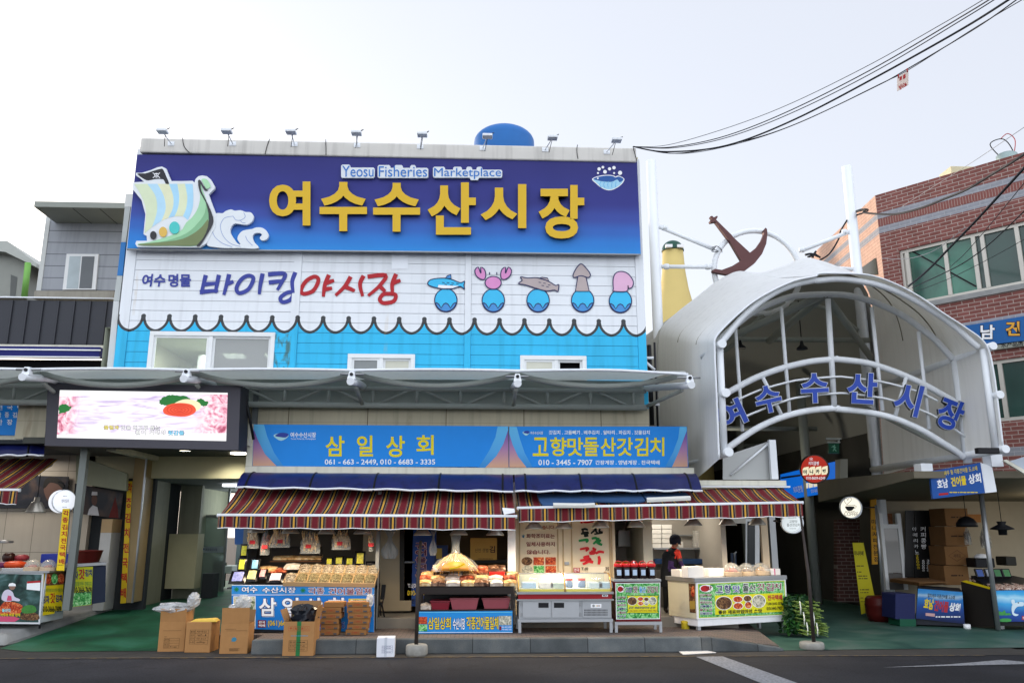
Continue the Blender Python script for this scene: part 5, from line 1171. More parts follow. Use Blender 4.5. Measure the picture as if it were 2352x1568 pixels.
b = MB(); b.poly(F3,[B1(*p) for p in ((668,717),(682,711),(697,724),(722,711),(728,720),(715,742),(833,858),(850,880),(980,1000),(1030,960),(1072,900),(1090,855),(1086,822),(1096,812),(1103,804),(1114,816),(1117,855),(1108,930),(1075,1010),(1020,1080),(940,1140),(860,1165),(795,1170),(740,1160),(690,1150),(684,1138),(706,1127),(760,1135),(840,1105),(912,1060),(820,905),(800,880),(708,757),(672,764),(665,752),(684,738))],BRONZE,0.2,0.14); b.build('anchor',gate)
for pts in ([B1(685,960),B1(720,950),B1(755,975),B1(760,1000)],[B1(690,975),B1(735,990),B1(680,990),B1(712,955)]): tube('wire_loop',F3,pts,0.01,BLACK,off=0.1,sides=5)
# little lamps inside the vault
for p in (B3(760,635),B3(1215,640)):
    q = FY(18.5).at(p); b = MB(); b.lathe(q,[(0.13,0),(0.12,0.04),(0.05,0.1),(0.03,0.2),(0.0,0.21)],BLACK,16); b.tube([q+Vector((0,0,0.3)),q+Vector((0,0,1.2))],0.012,BLACK,6); b.build('hanging_floodlight',gate)
# camera and box on the right foot
b = MB(); q = F1.at(B4(1290,1395)); b.box(q.x-0.3,q.x+0.12,15.2,15.32,q.z-0.05,q.z+0.06,BLACK); b.tube([q+Vector((0.1,0,0)),q+Vector((0.35,0,0.03))],0.025,BLACK,8); bevel(b.build('security_camera',gate),0.015)
# the covered lane going on behind the gate
lane = thing('covered_lane','dark covered market lane behind the arched gate','arcade',(6.5,26,0))
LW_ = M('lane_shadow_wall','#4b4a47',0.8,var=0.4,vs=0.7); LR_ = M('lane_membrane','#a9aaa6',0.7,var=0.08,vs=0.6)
rowsv = [[p + Vector((0,0.05,-0.03)) for p in SB[::2]]]
nB = len(rowsv[0])
for y,dz in ((22.5,0.9),(25,1.5),(29,1.8),(36,2.1),(44,2.4)):
    rowsv.append([Vector((6.9+3.9*math.cos(math.pi-math.pi*i/(nB-1)),y,4.3+(4.4-dz)*math.sin(math.pi*i/(nB-1))**0.8)) for i in range(nB)])
b = MB(); b.grid(rowsv,LR_); b.build('roof',lane)
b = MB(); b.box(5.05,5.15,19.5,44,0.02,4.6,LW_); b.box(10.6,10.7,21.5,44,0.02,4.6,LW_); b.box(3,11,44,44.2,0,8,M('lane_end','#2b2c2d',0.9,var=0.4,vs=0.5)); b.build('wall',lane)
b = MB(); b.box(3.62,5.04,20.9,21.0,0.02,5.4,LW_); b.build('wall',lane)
for x,y in ((6.0,24),(9.6,23.5),(6.3,29),(9.5,29)): MB().lathe((x,y,0.03),[(0.13,0),(0.13,6.4)],GREYST,14).build('column',lane)
for y in (24,29): MB().tube([(4.0,y,5.0),(10.2,y,5.0)],0.07,GREYST,8).build('tie_tube',lane)
for i in range(7):
    y = 21.5+i*1.4; b = MB(); b.box(5.16,5.2,y,y+1.0,0.5,2.6+0.3*(i%3),M('lane_shop_%d' % (i%3),('#5f5a3a','#3a4450','#6a6458')[i%3],0.6,var=0.4,vs=2)); b.build('shop_front',lane)
for x_,y_,h_ in ((5.9,20.9,0.75),(6.4,21.6,0.75)):
    pass
lamp_ = light('lane_lamp','POINT',(7.5,23.5,3.8),18,(1,.9,.7),lane,0.3)
# lighthouse shaped tower behind
LF2 = FY(31); q = LF2.at(B1(374,985)); s_ = lambda px: (LF2.at((1176+px/1.96/1.7415,900)).x-LF2.at((1176,900)).x)
zz = lambda y: LF2.at(B1(374,y)).z
YT = M('yellow_tower_paint','#c9b676',0.7,var=0.05,vs=1.5)
tw = thing('lighthouse_tower','pale yellow flared tower with dark green dome behind the gate mast','tower',(q.x,31,0))
b = MB(); b.lathe((q.x,31,0),[(s_(250),0.05),(s_(215),zz(1750)),(s_(172),zz(1560)),(s_(140),zz(1400)),(s_(114),zz(1290)),(s_(94),zz(1150)),(s_(84),zz(985))],YT,40); b.build('shaft',tw)
b = MB(); b.lathe((q.x,31,zz(992)),[(s_(90),0),(s_(92),0.05)]+[(s_(88)*math.cos(a),0.06+(zz(918)-zz(990))*math.sin(a)) for a in [i*math.pi/2/8 for i in range(8)]]+[(0.01,zz(918)-zz(990)+0.06)],M('dark_green_dome','#1f4a40',0.4,var=0.1),32); b.build('dome',tw)
b = MB()
for px in (-52,40): X2 = q.x+s_(px); b.box(X2-s_(26),X2+s_(26),31-s_(84)-0.10,31-s_(70),zz(990),zz(968),WHITE)
b.build('name_plate',tw)
# ------------------------------------------------------------------ brick building on the right
K0 = atY((2010,449),22.0); bd_ = Vector((0.652,-0.758,0)).normalized(); BP = Pl(K0,(-0.758,-0.652,0))
KB = atZ((1862,588),K0.z); ld_ = (KB-K0); ld_.z = 0; ld_ = ld_.normalized(); LP = Pl(K0,(-ld_.y*-1,ld_.x*-1,0) if (Vector((ld_.y,-ld_.x,0)).dot(EYE-K0)) < 0 else (ld_.y,-ld_.x,0))
if LP.n.dot(EYE-K0) < 0: LP = Pl(K0,-LP.n)
def brickmat(name,o,d,bands,c1,c2,mort,bw=0.62,bh=0.30):
    t = Mat(name); k = t.pos(True); x,y,z = t.xyz(k)
    u = (x-o.x)*d.x + (y-o.y)*d.y
    cb = t.N('ShaderNodeCombineXYZ'); t.L(u.k,cb.inputs[0]); t.L(z.k,cb.inputs[1])
    b = t.N('ShaderNodeTexBrick'); t.L(cb.outputs[0],b.inputs['Vector']); b.inputs['Scale'].default_value = 1.0
    b.inputs['Brick Width'].default_value = bw; b.inputs['Row Height'].default_value = bh; b.inputs['Mortar Size'].default_value = 0.009; b.inputs['Mortar Smooth'].default_value = 0.1
    b.inputs['Color1'].default_value = (*lin(c1),1); b.inputs['Color2'].default_value = (*lin(c2),1); b.inputs['Mortar'].default_value = (*lin(mort),1)
    c = t.wear(b.outputs[0],0.16,3,0.2,k)
    for z0,z1,kind in bands:
        m = z.gt(min(z0,z1))*z.lt(max(z0,z1))
        if kind == 'grey': c = t.mix(m,c,t.mix(X(t.nt,b.outputs[1])*0.5,t.wear('#8b8e96',0.2,9,0,k),'#b0b2b6'))
        else:
            ss = ((u/(bw*0.24)).frac()-0.5).abs().gt(0.43); c = t.mix(m,c,t.mix(ss,c1,mort))
    t.color(c,0.8); t.bump(X(t.nt,b.outputs[1])*-1.0,0.25,0.01); return t.m
zq = lambda z,x,y: BP.at(z(x,y)).z
bands = [(zq(B2,620,690),zq(B2,622,735),'grey'),(zq(B2,622,741),zq(B2,625,792),'soldier'),(zq(B2,625,798),zq(B2,628,850),'grey'),(zq(B4,1300,415),zq(B4,1300,445),'grey'),(zq(B4,1440,1362),zq(B4,1440,1425),'grey')]
BRK = brickmat('red_brick',K0,bd_,bands,'#80504b','#744742','#a3968f',0.30,0.104)
PBR = brickmat('pink_stone_brick',K0,ld_,[(zq(B2,620,690),zq(B2,622,735),'grey'),(zq(B2,625,798),zq(B2,628,850),'grey')],'#c9a593','#c2a08e','#a98b7c',0.36,0.104)
bb = thing('brick_building','red brick building with grey bands and green windows at the right','building',(K0.x,K0.y,0))
zt_ = K0.z; zb_r = 3.15; t6 = 6.0
def bp(u,z,off=0.0): p = K0 + bd_*u + BP.n*off; return Vector((p.x,p.y,z))
def uz(d): p = BP.at(d); return (p-K0).dot(bd_),p.z
# openings as (u0, u1, z0, z1)
uA,zA_ = uz(B2(775,985)); _,zB_ = uz(B2(1070,1372)); w1 = (uA,7.0,zB_,zA_)
uC,zC_ = uz(B4(1335,722)); _,zD_ = uz(B4(1420,1168)); w2 = (uC-0.9,7.0,zD_,zC_)
b = MB()
def bquad(u0,u1,z0,z1):
    b.quad(bp(u0,z0),bp(u1,z0),bp(u1,z1),bp(u0,z1),BRK)
    if False: pass
for z0,z1,holes in ((zb_r,w2[2],[]),(w2[2],w2[3],[w2]),(w2[3],w1[2],[]),(w1[2],w1[3],[w1]),(w1[3],zt_,[])):
    u = 0.0
    for h in holes: bquad(u,h[0],z0,z1); u = h[1]
    bquad(u,8.0,z0,z1)
for h in (w1,w2):   # reveals
    u0,u1,z0,z1 = h
    b.quad(bp(u0,z0),bp(u0,z0,-0.25),bp(u0,z1,-0.25),bp(u0,z1),BRK); b.quad(bp(u0,z1,-0.25),bp(u1,z1,-0.25),bp(u1,z1),bp(u0,z1),BRK); b.quad(bp(u0,z0),bp(u1,z0),bp(u1,z0,-0.25),bp(u0,z0,-0.25),CONC)
b.quad(bp(0,zt_),bp(8,zt_),bp(8,zt_,-6),bp(0,zt_,-6),CONC)
b.build('wall',bb)
b = MB(); LE = KB + ld_*0.0
b.quad((KB.x,KB.y,0.1),(K0.x,K0.y,0.1),(K0.x,K0.y,zt_),(KB.x,KB.y,zt_),PBR) if LP.n.y < 0 else b.quad((K0.x,K0.y,0.1),(KB.x,KB.y,0.1),(KB.x,KB.y,zt_),(K0.x,K0.y,zt_),PBR)
b.build('side_wall',bb)
b = MB(); b.poly(LP,[B2(497,1175),B2(610,1175),B2(592,1040),B2(480,1120)],M('side_window_glass','#20282a',0.1),0.02); b.build('side_window',bb)
GG = Mat('green_window_glass'); k_ = GG.pos(True); GG.color(GG.ramp(GG.noise(k_,0.8,4,0.5),[(0.3,'#17453a'),(0.5,'#245c4c'),(0.72,'#3b7a66')]),0.12,0,0.6); GG = GG.m
DG = Mat('dark_window_glass'); k_ = DG.pos(True); DG.color(DG.ramp(DG.noise(k_,0.6,4),[(0.3,'#15302c'),(0.6,'#22443d')]),0.1,0,0.6); DG = DG.m
AF = M('aluminium_window_frame','#bdbab2',0.4,0.2,var=0.05)
def bwin(h,mulls,panes):
    u0,u1,z0,z1 = h; wn = MB(); o0,o1 = -0.06,-0.16
    def bar(ua,ub,za,zb,a=o0,c=o1):
        q = [bp(ua,za,a),bp(ub,za,a),bp(ub,za,c),bp(ua,za,c)]; r = [bp(ua,zb,a),bp(ub,zb,a),bp(ub,zb,c),bp(ua,zb,c)]; wn.hexa(q,r,AF)
    bar(u0,u1,z0,z0+0.09); bar(u0,u1,z1-0.09,z1); bar(u0,u0+0.07,z0+0.09,z1-0.09)
    for m in mulls: bar(m-0.05,m+0.05,z0+0.09,z1-0.09,-0.05,-0.15)
    o = wn.build('window',bb)
    es = [u0+0.07]+list(mulls)+[u1]
    for i in range(len(es)-1):
        g = MB(); g.quad(bp(es[i],z0+0.09,-0.12),bp(es[i+1],z0+0.09,-0.12),bp(es[i+1],z1-0.09,-0.12),bp(es[i],z1-0.09,-0.12),panes[min(i,len(panes)-1)]); g.build('pane',o)
    return o
wA = bwin(w1,[uz(B2(835,1050))[0],uz(B2(1150,1130))[0],uz(B2(1375,1080))[0],uz(B2(1450,1100))[0],uz(B2(1718,1000))[0]],[AF,GG,GG,DG,DG,DG])
bwin(w2,[uz(B4(1395,900))[0]],[DG])
b = MB(); b.hexa([bp(w1[0]-0.1,w1[2]-0.14,0.06),bp(7,w1[2]-0.14,0.06),bp(7,w1[2]-0.14,0.0),bp(w1[0]-0.1,w1[2]-0.14,0.0)],[bp(w1[0]-0.1,w1[2]-0.005,0.06),bp(7,w1[2]-0.005,0.06),bp(7,w1[2]-0.005,0.0),bp(w1[0]-0.1,w1[2]-0.005,0.0)],CONC); b.build('sill',bb)
for a,c in ((B2(865,980),B2(1380,1265)),): MB().tube([BP.at(a,-0.10),BP.at(c,-0.10)],0.02,BLACK,6).build('window_brace',bb)
bs = thing('building_sign','blue brick building sign with white 남 and yellow 건 letters','sign',BP.at(B4(1400,600)))
b = MB(); b.poly(BP,[B4(1100,470),B4(1700,372),B4(1700,560),B4(1300,605),B4(1130,545)],M('building_sign_blue','#1b5b9c',0.5,var=0.05),0.12,0.12); b.build('panel',bs)
b = MB(); b.text(BP,'남',zrect(B4,1236,455,1348,568),INK,0.126,0.07); b.text(BP,'남',zrect(B4,1240,459,1344,564),WHT,0.130,0.03); b.text(BP,'건',zrect(B4,1420,430,1535,543),INK,0.126,0.07); b.text(BP,'건',zrect(B4,1425,434,1530,539),M('amber_letter','#d9a03a',0.5),0.130,0.03); b.build('lettering',bs)
b = MB(); b.poly(BP,[B4(1322,612),B4(1700,562),B4(1700,596),B4(1325,645)],M('grey_sign_strip','#8f9288',0.5,var=0.1),0.10,0.08); b.text(BP,'水产品店',zrect(B4,1390,584,1556,622),INK,0.104,0.02,rot=6); b.build('name_strip',bs)
# roof vent and a pale box on top
q = BP.at(B2(1625,275),-0.6); b = MB(); b.lathe(q+Vector((0,0,-0.25)),[(0.26,0),(0.26,0.38),(0.22,0.42),(0,0.43)],M('tin_vent','#8fa0a0',0.4,0.5),18)
o = b.build('roof_vent',base=q); tag(o,'round tin vent with a wire loop on the brick building roof edge','vent')
b = MB(); b.tube([q+Vector(v) for v in smooth([(-0.2,0,0.1),(-0.42,0,0.45),(-0.1,0,0.62),(0.1,0,0.5),(0.25,0,0.12)],5)],0.014,BLACK,5); b.tube([q+Vector(v) for v in smooth([(-0.1,0,0.62),(0.12,0,0.78),(0.3,0,0.6),(0.22,0,0.2)],5)],0.012,RED,5); w_ = b.build('wire_loop',o,q)
q = BP.at(B2(1300,380),-0.5); b = MB(); b.box(q.x-0.4,q.x+0.5,q.y,q.y+0.6,zt_+0.001,zt_+0.3,M('roof_box_cream','#c9bf9f',0.6)); tag(bevel(b.build('roof_box',base=q),0.02),'low cream box on the brick building roof edge','roof box')

# ------------------------------------------------------------------ overhead cables
CAB = M('black_cable','#25262b',0.6)
def cable(label,pts,y0,y1,r,m=CAB,group='overhead cables',name='overhead_cable'):
    q = smooth(pts,8); n = len(q)-1
    xs0,xs1 = q[0][0],q[-1][0]
    P = [atY(p,y0+(y1-y0)*(p[0]-xs0)/(xs1-xs0)) for p in q]
    o = MB().tube(P,r*0.75,m,7).build(name,base=P[0]); return tag(o,label,'cable',group)
S8 = C8(50,865)
for lab,pts,r in (('thin uppermost cable from the hall corner to the picture top',[S8,C8(300,845),C8(850,665),C8(1400,405),C8(1900,125),C8(2120,-5)],0.008),
    ('second black cable from the top, leaving the hall corner',[S8,C8(270,868),C8(600,800),C8(1000,640),C8(1500,385),C8(2000,90),C8(2155,-5)],0.013),
    ('third black cable from the top, close under the second',[S8,C8(290,872),C8(620,806),C8(1020,650),C8(1500,408),C8(2000,110),C8(2185,-5)],0.011),
    ('thickest black cable of the bundle leaving the hall corner',[S8,C8(250,895),C8(600,858),C8(1000,705),C8(1500,445),C8(2000,165),C8(2275,-8)],0.022),
    ('lower wavy cable that carries the small hanging sign',[S8,C8(300,905),C8(650,845),C8(1000,735),C8(1480,510),C8(1670,405),C8(2080,160),C8(2320,-8)],0.012),
    ('lowest thin cable twisting along the sign carrying one',[S8,C8(340,906),C8(700,838),C8(1050,715),C8(1500,498),C8(1680,408),C8(2080,155),C8(2350,-5)],0.009)):
    cable(lab,pts,16.8,9.5,r)
pt_ = Pl(atY(C8(1640,470),11.6),(-0.3,-1,0)); tg = thing('hanging_sign','small cream warning plate with red marks hanging from a cable','sign',pt_.at(C8(1640,420)))
b = MB(); b.poly(pt_,[C8(1605,538),C8(1671,499),C8(1671,417),C8(1605,456)],M('cream_plate','#d9c7bd',0.6),0,0.01); b.build('plate',tg)
b = MB(); 
for p in ([(1619,478),(1632,470),(1632,448),(1619,456)],[(1640,468),(1654,460),(1654,436),(1640,444)]): b.poly(pt_,[C8(*q) for q in p],RED,0.003)
b.text(pt_,'높이4.5M',zrect(C8,1613,492,1662,522),RED,0.003,0.03,rot=28); b.build('marking',tg)
for x,y in ((1612,440),(1664,405)): MB().tube([pt_.at(C8(x,y)),pt_.at(C8(x+1,y+22))],0.01,RED,5).build('hook',tg)
cable('twisted black service cable from the right gate mast across the brick wall',[B2(440,680),B2(520,660),B2(500,685),B2(610,697),B2(760,697),B2(950,650),B2(1130,580),B2(1320,500),B2(1500,390),B2(1650,300),B2(1770,222)],20.3,13.5,0.035)
cable('thick black cable crossing the green windows to the arch',[B2(850,1265),B2(1000,1140),B2(1200,935),B2(1380,750),B2(1600,510),B2(1770,325)],16.0,11.0,0.028)
cable('thin cable under the thick one across the green windows',[B2(880,1275),B2(1120,1165),B2(1300,1070),B2(1500,920),B2(1770,665)],16.2,11.5,0.013)
cable('hair thin cable lowest across the green windows',[B2(905,1308),B2(1200,1190),B2(1500,1040),B2(1770,890)],16.4,12,0.007)
cable('thin cable rising steeply across the middle of the green windows',[B2(1180,1110),B2(1300,1000),B2(1500,770),B2(1770,440)],16.0,11.5,0.009)
cable('pale thin wire slanting above the brick parapet',[B2(800,640),B2(1100,450),B2(1400,260),B2(1770,10)],18,12,0.007,M('pale_wire','#9b9a9c',0.6))
cable('pale sagging wire in front of the left green pane',[B2(640,1045),B2(820,1050),B2(960,1020),B2(1100,955),B2(1300,800)],18,14,0.008,M('pale_wire','',0))
cable('black cable hanging from the right gate mast to the pinkish wall',[B2(150,1062),B2(230,1010),B2(300,900),B2(320,830),B2(370,745)],20.9,20.6,0.03)
cable('black cable loop tied to the right gate mast',[B2(446,706),B2(520,680),B2(530,662),B2(480,662),B2(440,676)],20.4,20.3,0.03)
tangle = MB()
for pts in ([(40,1018),(90,1010),(140,1030)],[(60,1035),(100,1020),(125,990)],[(100,1040),(110,1010),(160,1040)]): tangle.tube([atY(B2(*p),20.8) for p in smooth(pts,4)],0.03,CAB,6)
tag(tangle.build('cable_splice',base=atY(B2(100,1020),20.8)),'black knotted cable splice at the left end of the pinkish wall','cable splice')

# ------------------------------------------------------------------ annex at the right end of the awnings and the lane's signs
AY = 16.3; AFp = FY(AY)
an = thing('glazed_annex','white framed bluish glazed eave at the right end of the awnings','annex',AFp.at(C3(150,700)))
b = MB(); x0,x1,z0,z1 = AFp.rect(zrect(C3,-560,628,272,686)); b.box(AFp.at((1592,1095)).x+0.01,x1,AY,AY+0.6,z0,z1,FRM); x0,x1,z0,z1 = AFp.rect(zrect(C3,-560,690,304,710)); b.box(AFp.at((1600,1095)).x,x1,AY-0.06,AY+0.5,z0,z1-0.004,WHITEMETAL); b.build('eave',an)
p0,p1 = AFp.at(C3(170,610)),AFp.at(C3(160,160)); b = MB(); b.box(p0.x-0.075,p0.x+0.06,AY+0.1,AY+0.2,p0.z,p1.z,WHITEMETAL); b.build('post',an)
b = MB(); b.poly(FY(AY+0.25),[B3(630,1430),B3(985,1312),B3(1015,1312),B3(1020,1600),B3(630,1600)],GLASS('bluish_sheet','#66788c',0.45,0.15),0,0.01); b.build('glazing',an)
tube('brace',FY(AY+0.2),[B3(690,1568),B3(985,1318)],0.022,WHITEMETAL,an)
xr0 = AFp.at(C3(5,1300)).x; b = MB(); b.box(FY(17.1).at(C2(1170,300)).x,FY(17.1).at(C2(1240,300)).x,17.1,17.2,0.42,z0,M('warm_cream_jamb','#c9b79c',0.6)); b.box(FY(17.1).at(C2(1262,300)).x,FY(17.1).at(C2(1325,300)).x,17.1,17.2,0.25,z0,STEEL); b.build('jamb',an)
GS = 17.4; sp_ = FY(GS)
def disc_sign(name,label,c,Y,rx,face,rim,group='round hanging signs',th=0.14):
    f = FY(Y); p = f.at(c); r = f.at((c[0]+rx,c[1])).x-p.x
    t = thing(name,label,'sign',p,group)
    b = MB(); b.lathe(p,[(r*0.96,th/2),(r,th/2-0.015),(r,-th/2+0.015),(r*0.96,-th/2)][::-1],rim,40,'y'); b.build('box',t)
    b = MB(); b.poly(FY(Y-th/2),[(c[0]+rx*0.95*math.cos(a),c[1]+rx*0.95*math.sin(a)) for a in [i*2*math.pi/40 for i in range(40)]],face,0.003); b.build('face',t)
    return t,FY(Y-th/2)
red,rp = disc_sign('round_sign','dark red round cafe sign with four cream letter tiles',C3(592,500),17.2,32.5,EM('lit_red_sign','#a5230f',0.30),M('dark_sign_rim','#2a1613',0.4))
b = MB(); b.text(rp,'커피콩빵',zrect(C3,525,412,645,455),WHT,0.006,0.02)
for i,ch in enumerate('미니카페'):
    x = 458+i*72; b.poly(rp,[C3(x,572-i*2),C3(x+56,565-i*2),C3(x+70,545-i*3),C3(x+68,470-i*3),C3(x+14,482-i*3),C3(x,500-i*3)],EM('lit_cream_tile','#e9dfbb',0.3),0.006); b.text(rp,ch,zrect(C3,x+8,508-i*3,x+48,556-i*3),INK,0.009,0.05)
b.text(rp,'010-8609-6249',zrect(C3,498,585,715,618),WHT,0.006,0.02); b.text(rp,'*',zrect(C3,535,365,575,405),WHT,0.006,0.0); b.build('lettering',red)
MB().tube([rp.at(C3(430,570),-0.05),rp.at(C3(215,600),-0.4)],0.02,BLACK,6).build('bracket',red)
ko,kp = disc_sign('round_sign','pale round 고향맛 돌산갓김치 sign under the awning end',C3(335,1108),15.9,24.6,EM('lit_pale_sign','#e9f2f4',0.27),WHITEMETAL)
b = MB(); b.text(kp,'고향맛',zrect(C3,305,1080,398,1110),INK,0.006,0.0); b.text(kp,'돌산갓김치',zrect(C3,278,1118,428,1152),INK,0.006,0.0); b.marks(kp,zrect(C3,310,1172,388,1182),INK,0.006); b.marks(kp,zrect(C3,290,1050,390,1060),INK,0.006); b.ring(kp,[C3(335+105*math.cos(a),1108+105*math.sin(a)) for a in [i*math.pi/16 for i in range(32)]],0.6,STEEL,0.005,True); b.build('lettering',ko)
MB().tube([kp.at(C3(215,1095),-0.07),kp.at(C3(130,1090),-0.3)],0.018,BLACK,6).build('bracket',ko)
co,cp = disc_sign('round_sign','glowing white oval COFFEE sign with a black cup on it',C3(1006,938),18.6,24.2,EM('lit_cream_sign','#fff8e4',0.36),WHITEMETAL)
b = MB(); b.text(cp,'COFFEE',zrect(C3,933,990,1090,1032),INK,0.006,0.0); b.poly(cp,[C3(*p) for p in smooth([(945,925),(1045,925),(1040,950),(1015,972),(975,974),(952,950)],2,True)],INK,0.006); b.ring(cp,[C3(*p) for p in smooth([(948,915),(1000,908),(1052,912)],4)],0.9,INK,0.007); b.ring(cp,[C3(*p) for p in smooth([(1045,915),(1068,920),(1062,940),(1040,945)],4)],0.9,INK,0.007); b.ring(cp,[C3(*p) for p in smooth([(942,980),(1000,985),(1055,975)],4)],0.9,INK,0.007)
b.ring(cp,[C3(*p) for p in smooth([(962,900),(935,870),(938,838),(962,835),(972,855),(985,828),(1010,828),(1010,858),(975,890),(968,905)],4)],0.9,INK,0.007); b.build('lettering',co)
MB().tube([cp.at(C3(1120,935),-0.07),cp.at(C3(1275,935),-0.3)],0.018,BLACK,6).build('bracket',co)
XS = Pl(atY(C3(880,600),21.2),(-1,0,0)); bsn = thing('lane_sign','glowing blue cafe sign on the far side of the covered lane','sign',XS.at(C3(600,800)))
b = MB(); b.poly(XS,[C3(205,560),C3(880,400),C3(902,745),C3(385,832),C3(205,800)],EM('lit_blue_sign','#0f6fe0',0.26),0,0.1,BLACK); b.build('panel',bsn)
b = MB(); b.text(XS,'커피콩빵',zrect(C3,352,690,458,770),WHT,0.006,0.02,rot=12); b.text(XS,'010-8609-6249',zrect(C3,553,720,690,760),WHT,0.006,0.01,rot=11)
for i in range(4): b.poly(XS,[C3(475+i*54,725-i*10),C3(520+i*54,715-i*10),C3(520+i*54,655-i*10),C3(470+i*54,665-i*10)],EM('lit_tile','#e8e2cc',0.3),0.006)
b.build('lettering',bsn)
XE = FY(20.0); ex = thing('exit_sign','small unlit green exit sign hung from a grey bracket','sign',XE.at(C3(815,320)))
b = MB(); b.rectp(XE,zrect(C3,755,205,875,320),M('exit_green','#1c5540',0.4),0,0.06); b.build('panel',ex)
b = MB(); b.poly(XE,[C3(*p) for p in ((800,290),(815,262),(805,245),(790,255),(785,248),(808,232),(830,240),(842,256),(832,262),(822,255),(828,270),(845,290),(838,297),(818,278),(806,297))],M('exit_figure','#6fae95',0.5),0.004); b.poly(XE,[C3(*p) for p in ell(822,228,7,7,12)],M('exit_figure','',0),0.004); b.build('running_figure',ex)
b = MB(); b.rectp(XE,zrect(C3,728,143,900,163),GREYST,0,0.06); b.rectp(XE,zrect(C3,742,186,890,202),GREYST,0,0.06); b.rectp(XE,zrect(C3,862,163,880,186),GREYST,0,0.05); b.build('bracket',ex)
XC = FY(20.0); b = MB(); b.rectp(XC,zrect(C3,888,385,972,745),M('beige_column','#8f8f86',0.6),0,0.3); tag(b.build('sign_column',base=XC.at(C3(930,745))),'short beige boxed column beside the blue lane sign','column')

# ------------------------------------------------------------------ dried fish shop at the right edge
rs = thing('corner_shop','dim open dried fish shop under the brick building at right','shop',(12,20,0))
RY = 20.9; RFp = FY(RY)
b = MB(); b.box(10.4,19,RY,RY+0.2,0.03,3.4,M('shop_cream_wall','#a59a86',0.7,var=0.08)); b.build('back_wall',rs)
so_ = lambda x,y,z: Vector((x,y,z))
b = MB(); b.hexa([so_(8.9,16.4,3.06),so_(19,15.6,3.06),so_(19,21.2,2.75),so_(8.9,21.2,2.75)],[so_(8.9,16.4,3.2),so_(19,15.6,3.2),so_(19,21.2,3.3),so_(8.9,21.2,3.3)],M('dark_beige_soffit','#6d6759',0.8,var=0.08)); b.build('soffit',rs)
b = MB(); b.poly(FY(15.9),[C4(1465,405),C4(1500,390),C4(1800,560),C4(1800,610)],FRM,0,0.05); b.poly(FY(15.95),[C4(1540,410),C4(1800,330),C4(1800,560)],M('pale_awning_sheet','#a9b3bf',0.6),0,0.02); b.build('side_awning',rs)
b = MB(); b.rectp(RFp,(A3 and C5(1160,0)[0],C5(0,-110)[1],C5(1550,0)[0],C5(0,-30)[1]),M('amber_board','#a06a34',0.6,var=0.1),0.03,0.02); b.build('upper_board',rs)
light('shop_bulb','POINT',(13.4,18.8,2.3),9,(1,.85,.62),rs,0.25)
XG = FY(20.4)
dr = thing('glass_door','white framed glass door with warm wooden interior in the corner shop','door',XG.at(C5(690,640)))
b = MB(); x0,x1,z0,z1 = XG.rect(zrect(C5,575,-120,790,640)); b.box(x0,x0+0.08,20.4,20.5,z0,z1,PVC); b.box(x1-0.1,x1,20.4,20.5,z0,z1,PVC); zt2 = XG.at(C5(690,30)).z; b.box(x0+0.08,x1-0.1,20.4,20.5,zt2,zt2+0.1,PVC); b.build('frame',dr)
b = MB(); b.box(x0+0.081,x1-0.101,20.43,20.45,z0+0.4,zt2-0.001,GLASS('warm_glass','#b58a66',0.5)); b.box(x0+0.081,x1-0.101,20.43,20.48,z0,z0+0.39,M('door_panel','#5d5a58',0.5)); b.build('pane',dr)
b = MB(); b.box(x0+0.1,x1-0.12,20.6,20.65,z0+0.3,z1,food('wood_interior',[(0.3,'#4a2a17'),(0.6,'#8a5630')],3)); b.build('interior',dr)
mn = thing('menu_board','tall black cafe menu panels with white Korean text and prices','menu board',XG.at(C5(930,510)))
b = MB(); b.rectp(XG,zrect(C5,800,-150,885,515),M('menu_black','#121315',0.3),0.05,0.03); b.rectp(XG,zrect(C5,892,-150,1050,520),M('menu_black','',0),0.06,0.03); b.build('panel',mn)
b = MB()
for i,ch in enumerate('아메리카노'): b.text(XG,ch,zrect(C5,868+i*6,18+i*57,910+i*6,56+i*57),WHT,0.064,0.0)
for i,ch in enumerate('커피콩빵'): b.text(XG,ch,zrect(C5,948+i*3,12+i*58,1000+i*3,60+i*58),WHT,0.064,0.015)
for i,ch in enumerate('2500원'): b.text(XG,ch,zrect(C5,902+i*3,292+i*29,930+i*3,316+i*29),YEL,0.064,0.0)
for j,s_ in enumerate(('3000원','6000원')):
    for i,ch in enumerate(s_): b.text(XG,ch,zrect(C5,1012-j*46,340+i*24,1036-j*46,360+i*24),WHT,0.064,0.0)
b.build('lettering',mn)
XB = brickmat('dark_brick',Vector((0,0,0)),Vector((1,0,0)),[],'#4a2b26','#3f2522','#6d645e',0.25,0.09)
b = MB(); b.rectp(XG,zrect(C5,1052,-150,1092,560),XB,0.04,0.1); b.build('brick_pier',rs); b = MB(); b.rectp(FY(21.5),zrect(C5,120,-60,345,760),XB,0,0.2); b.build('brick_pier',rs)
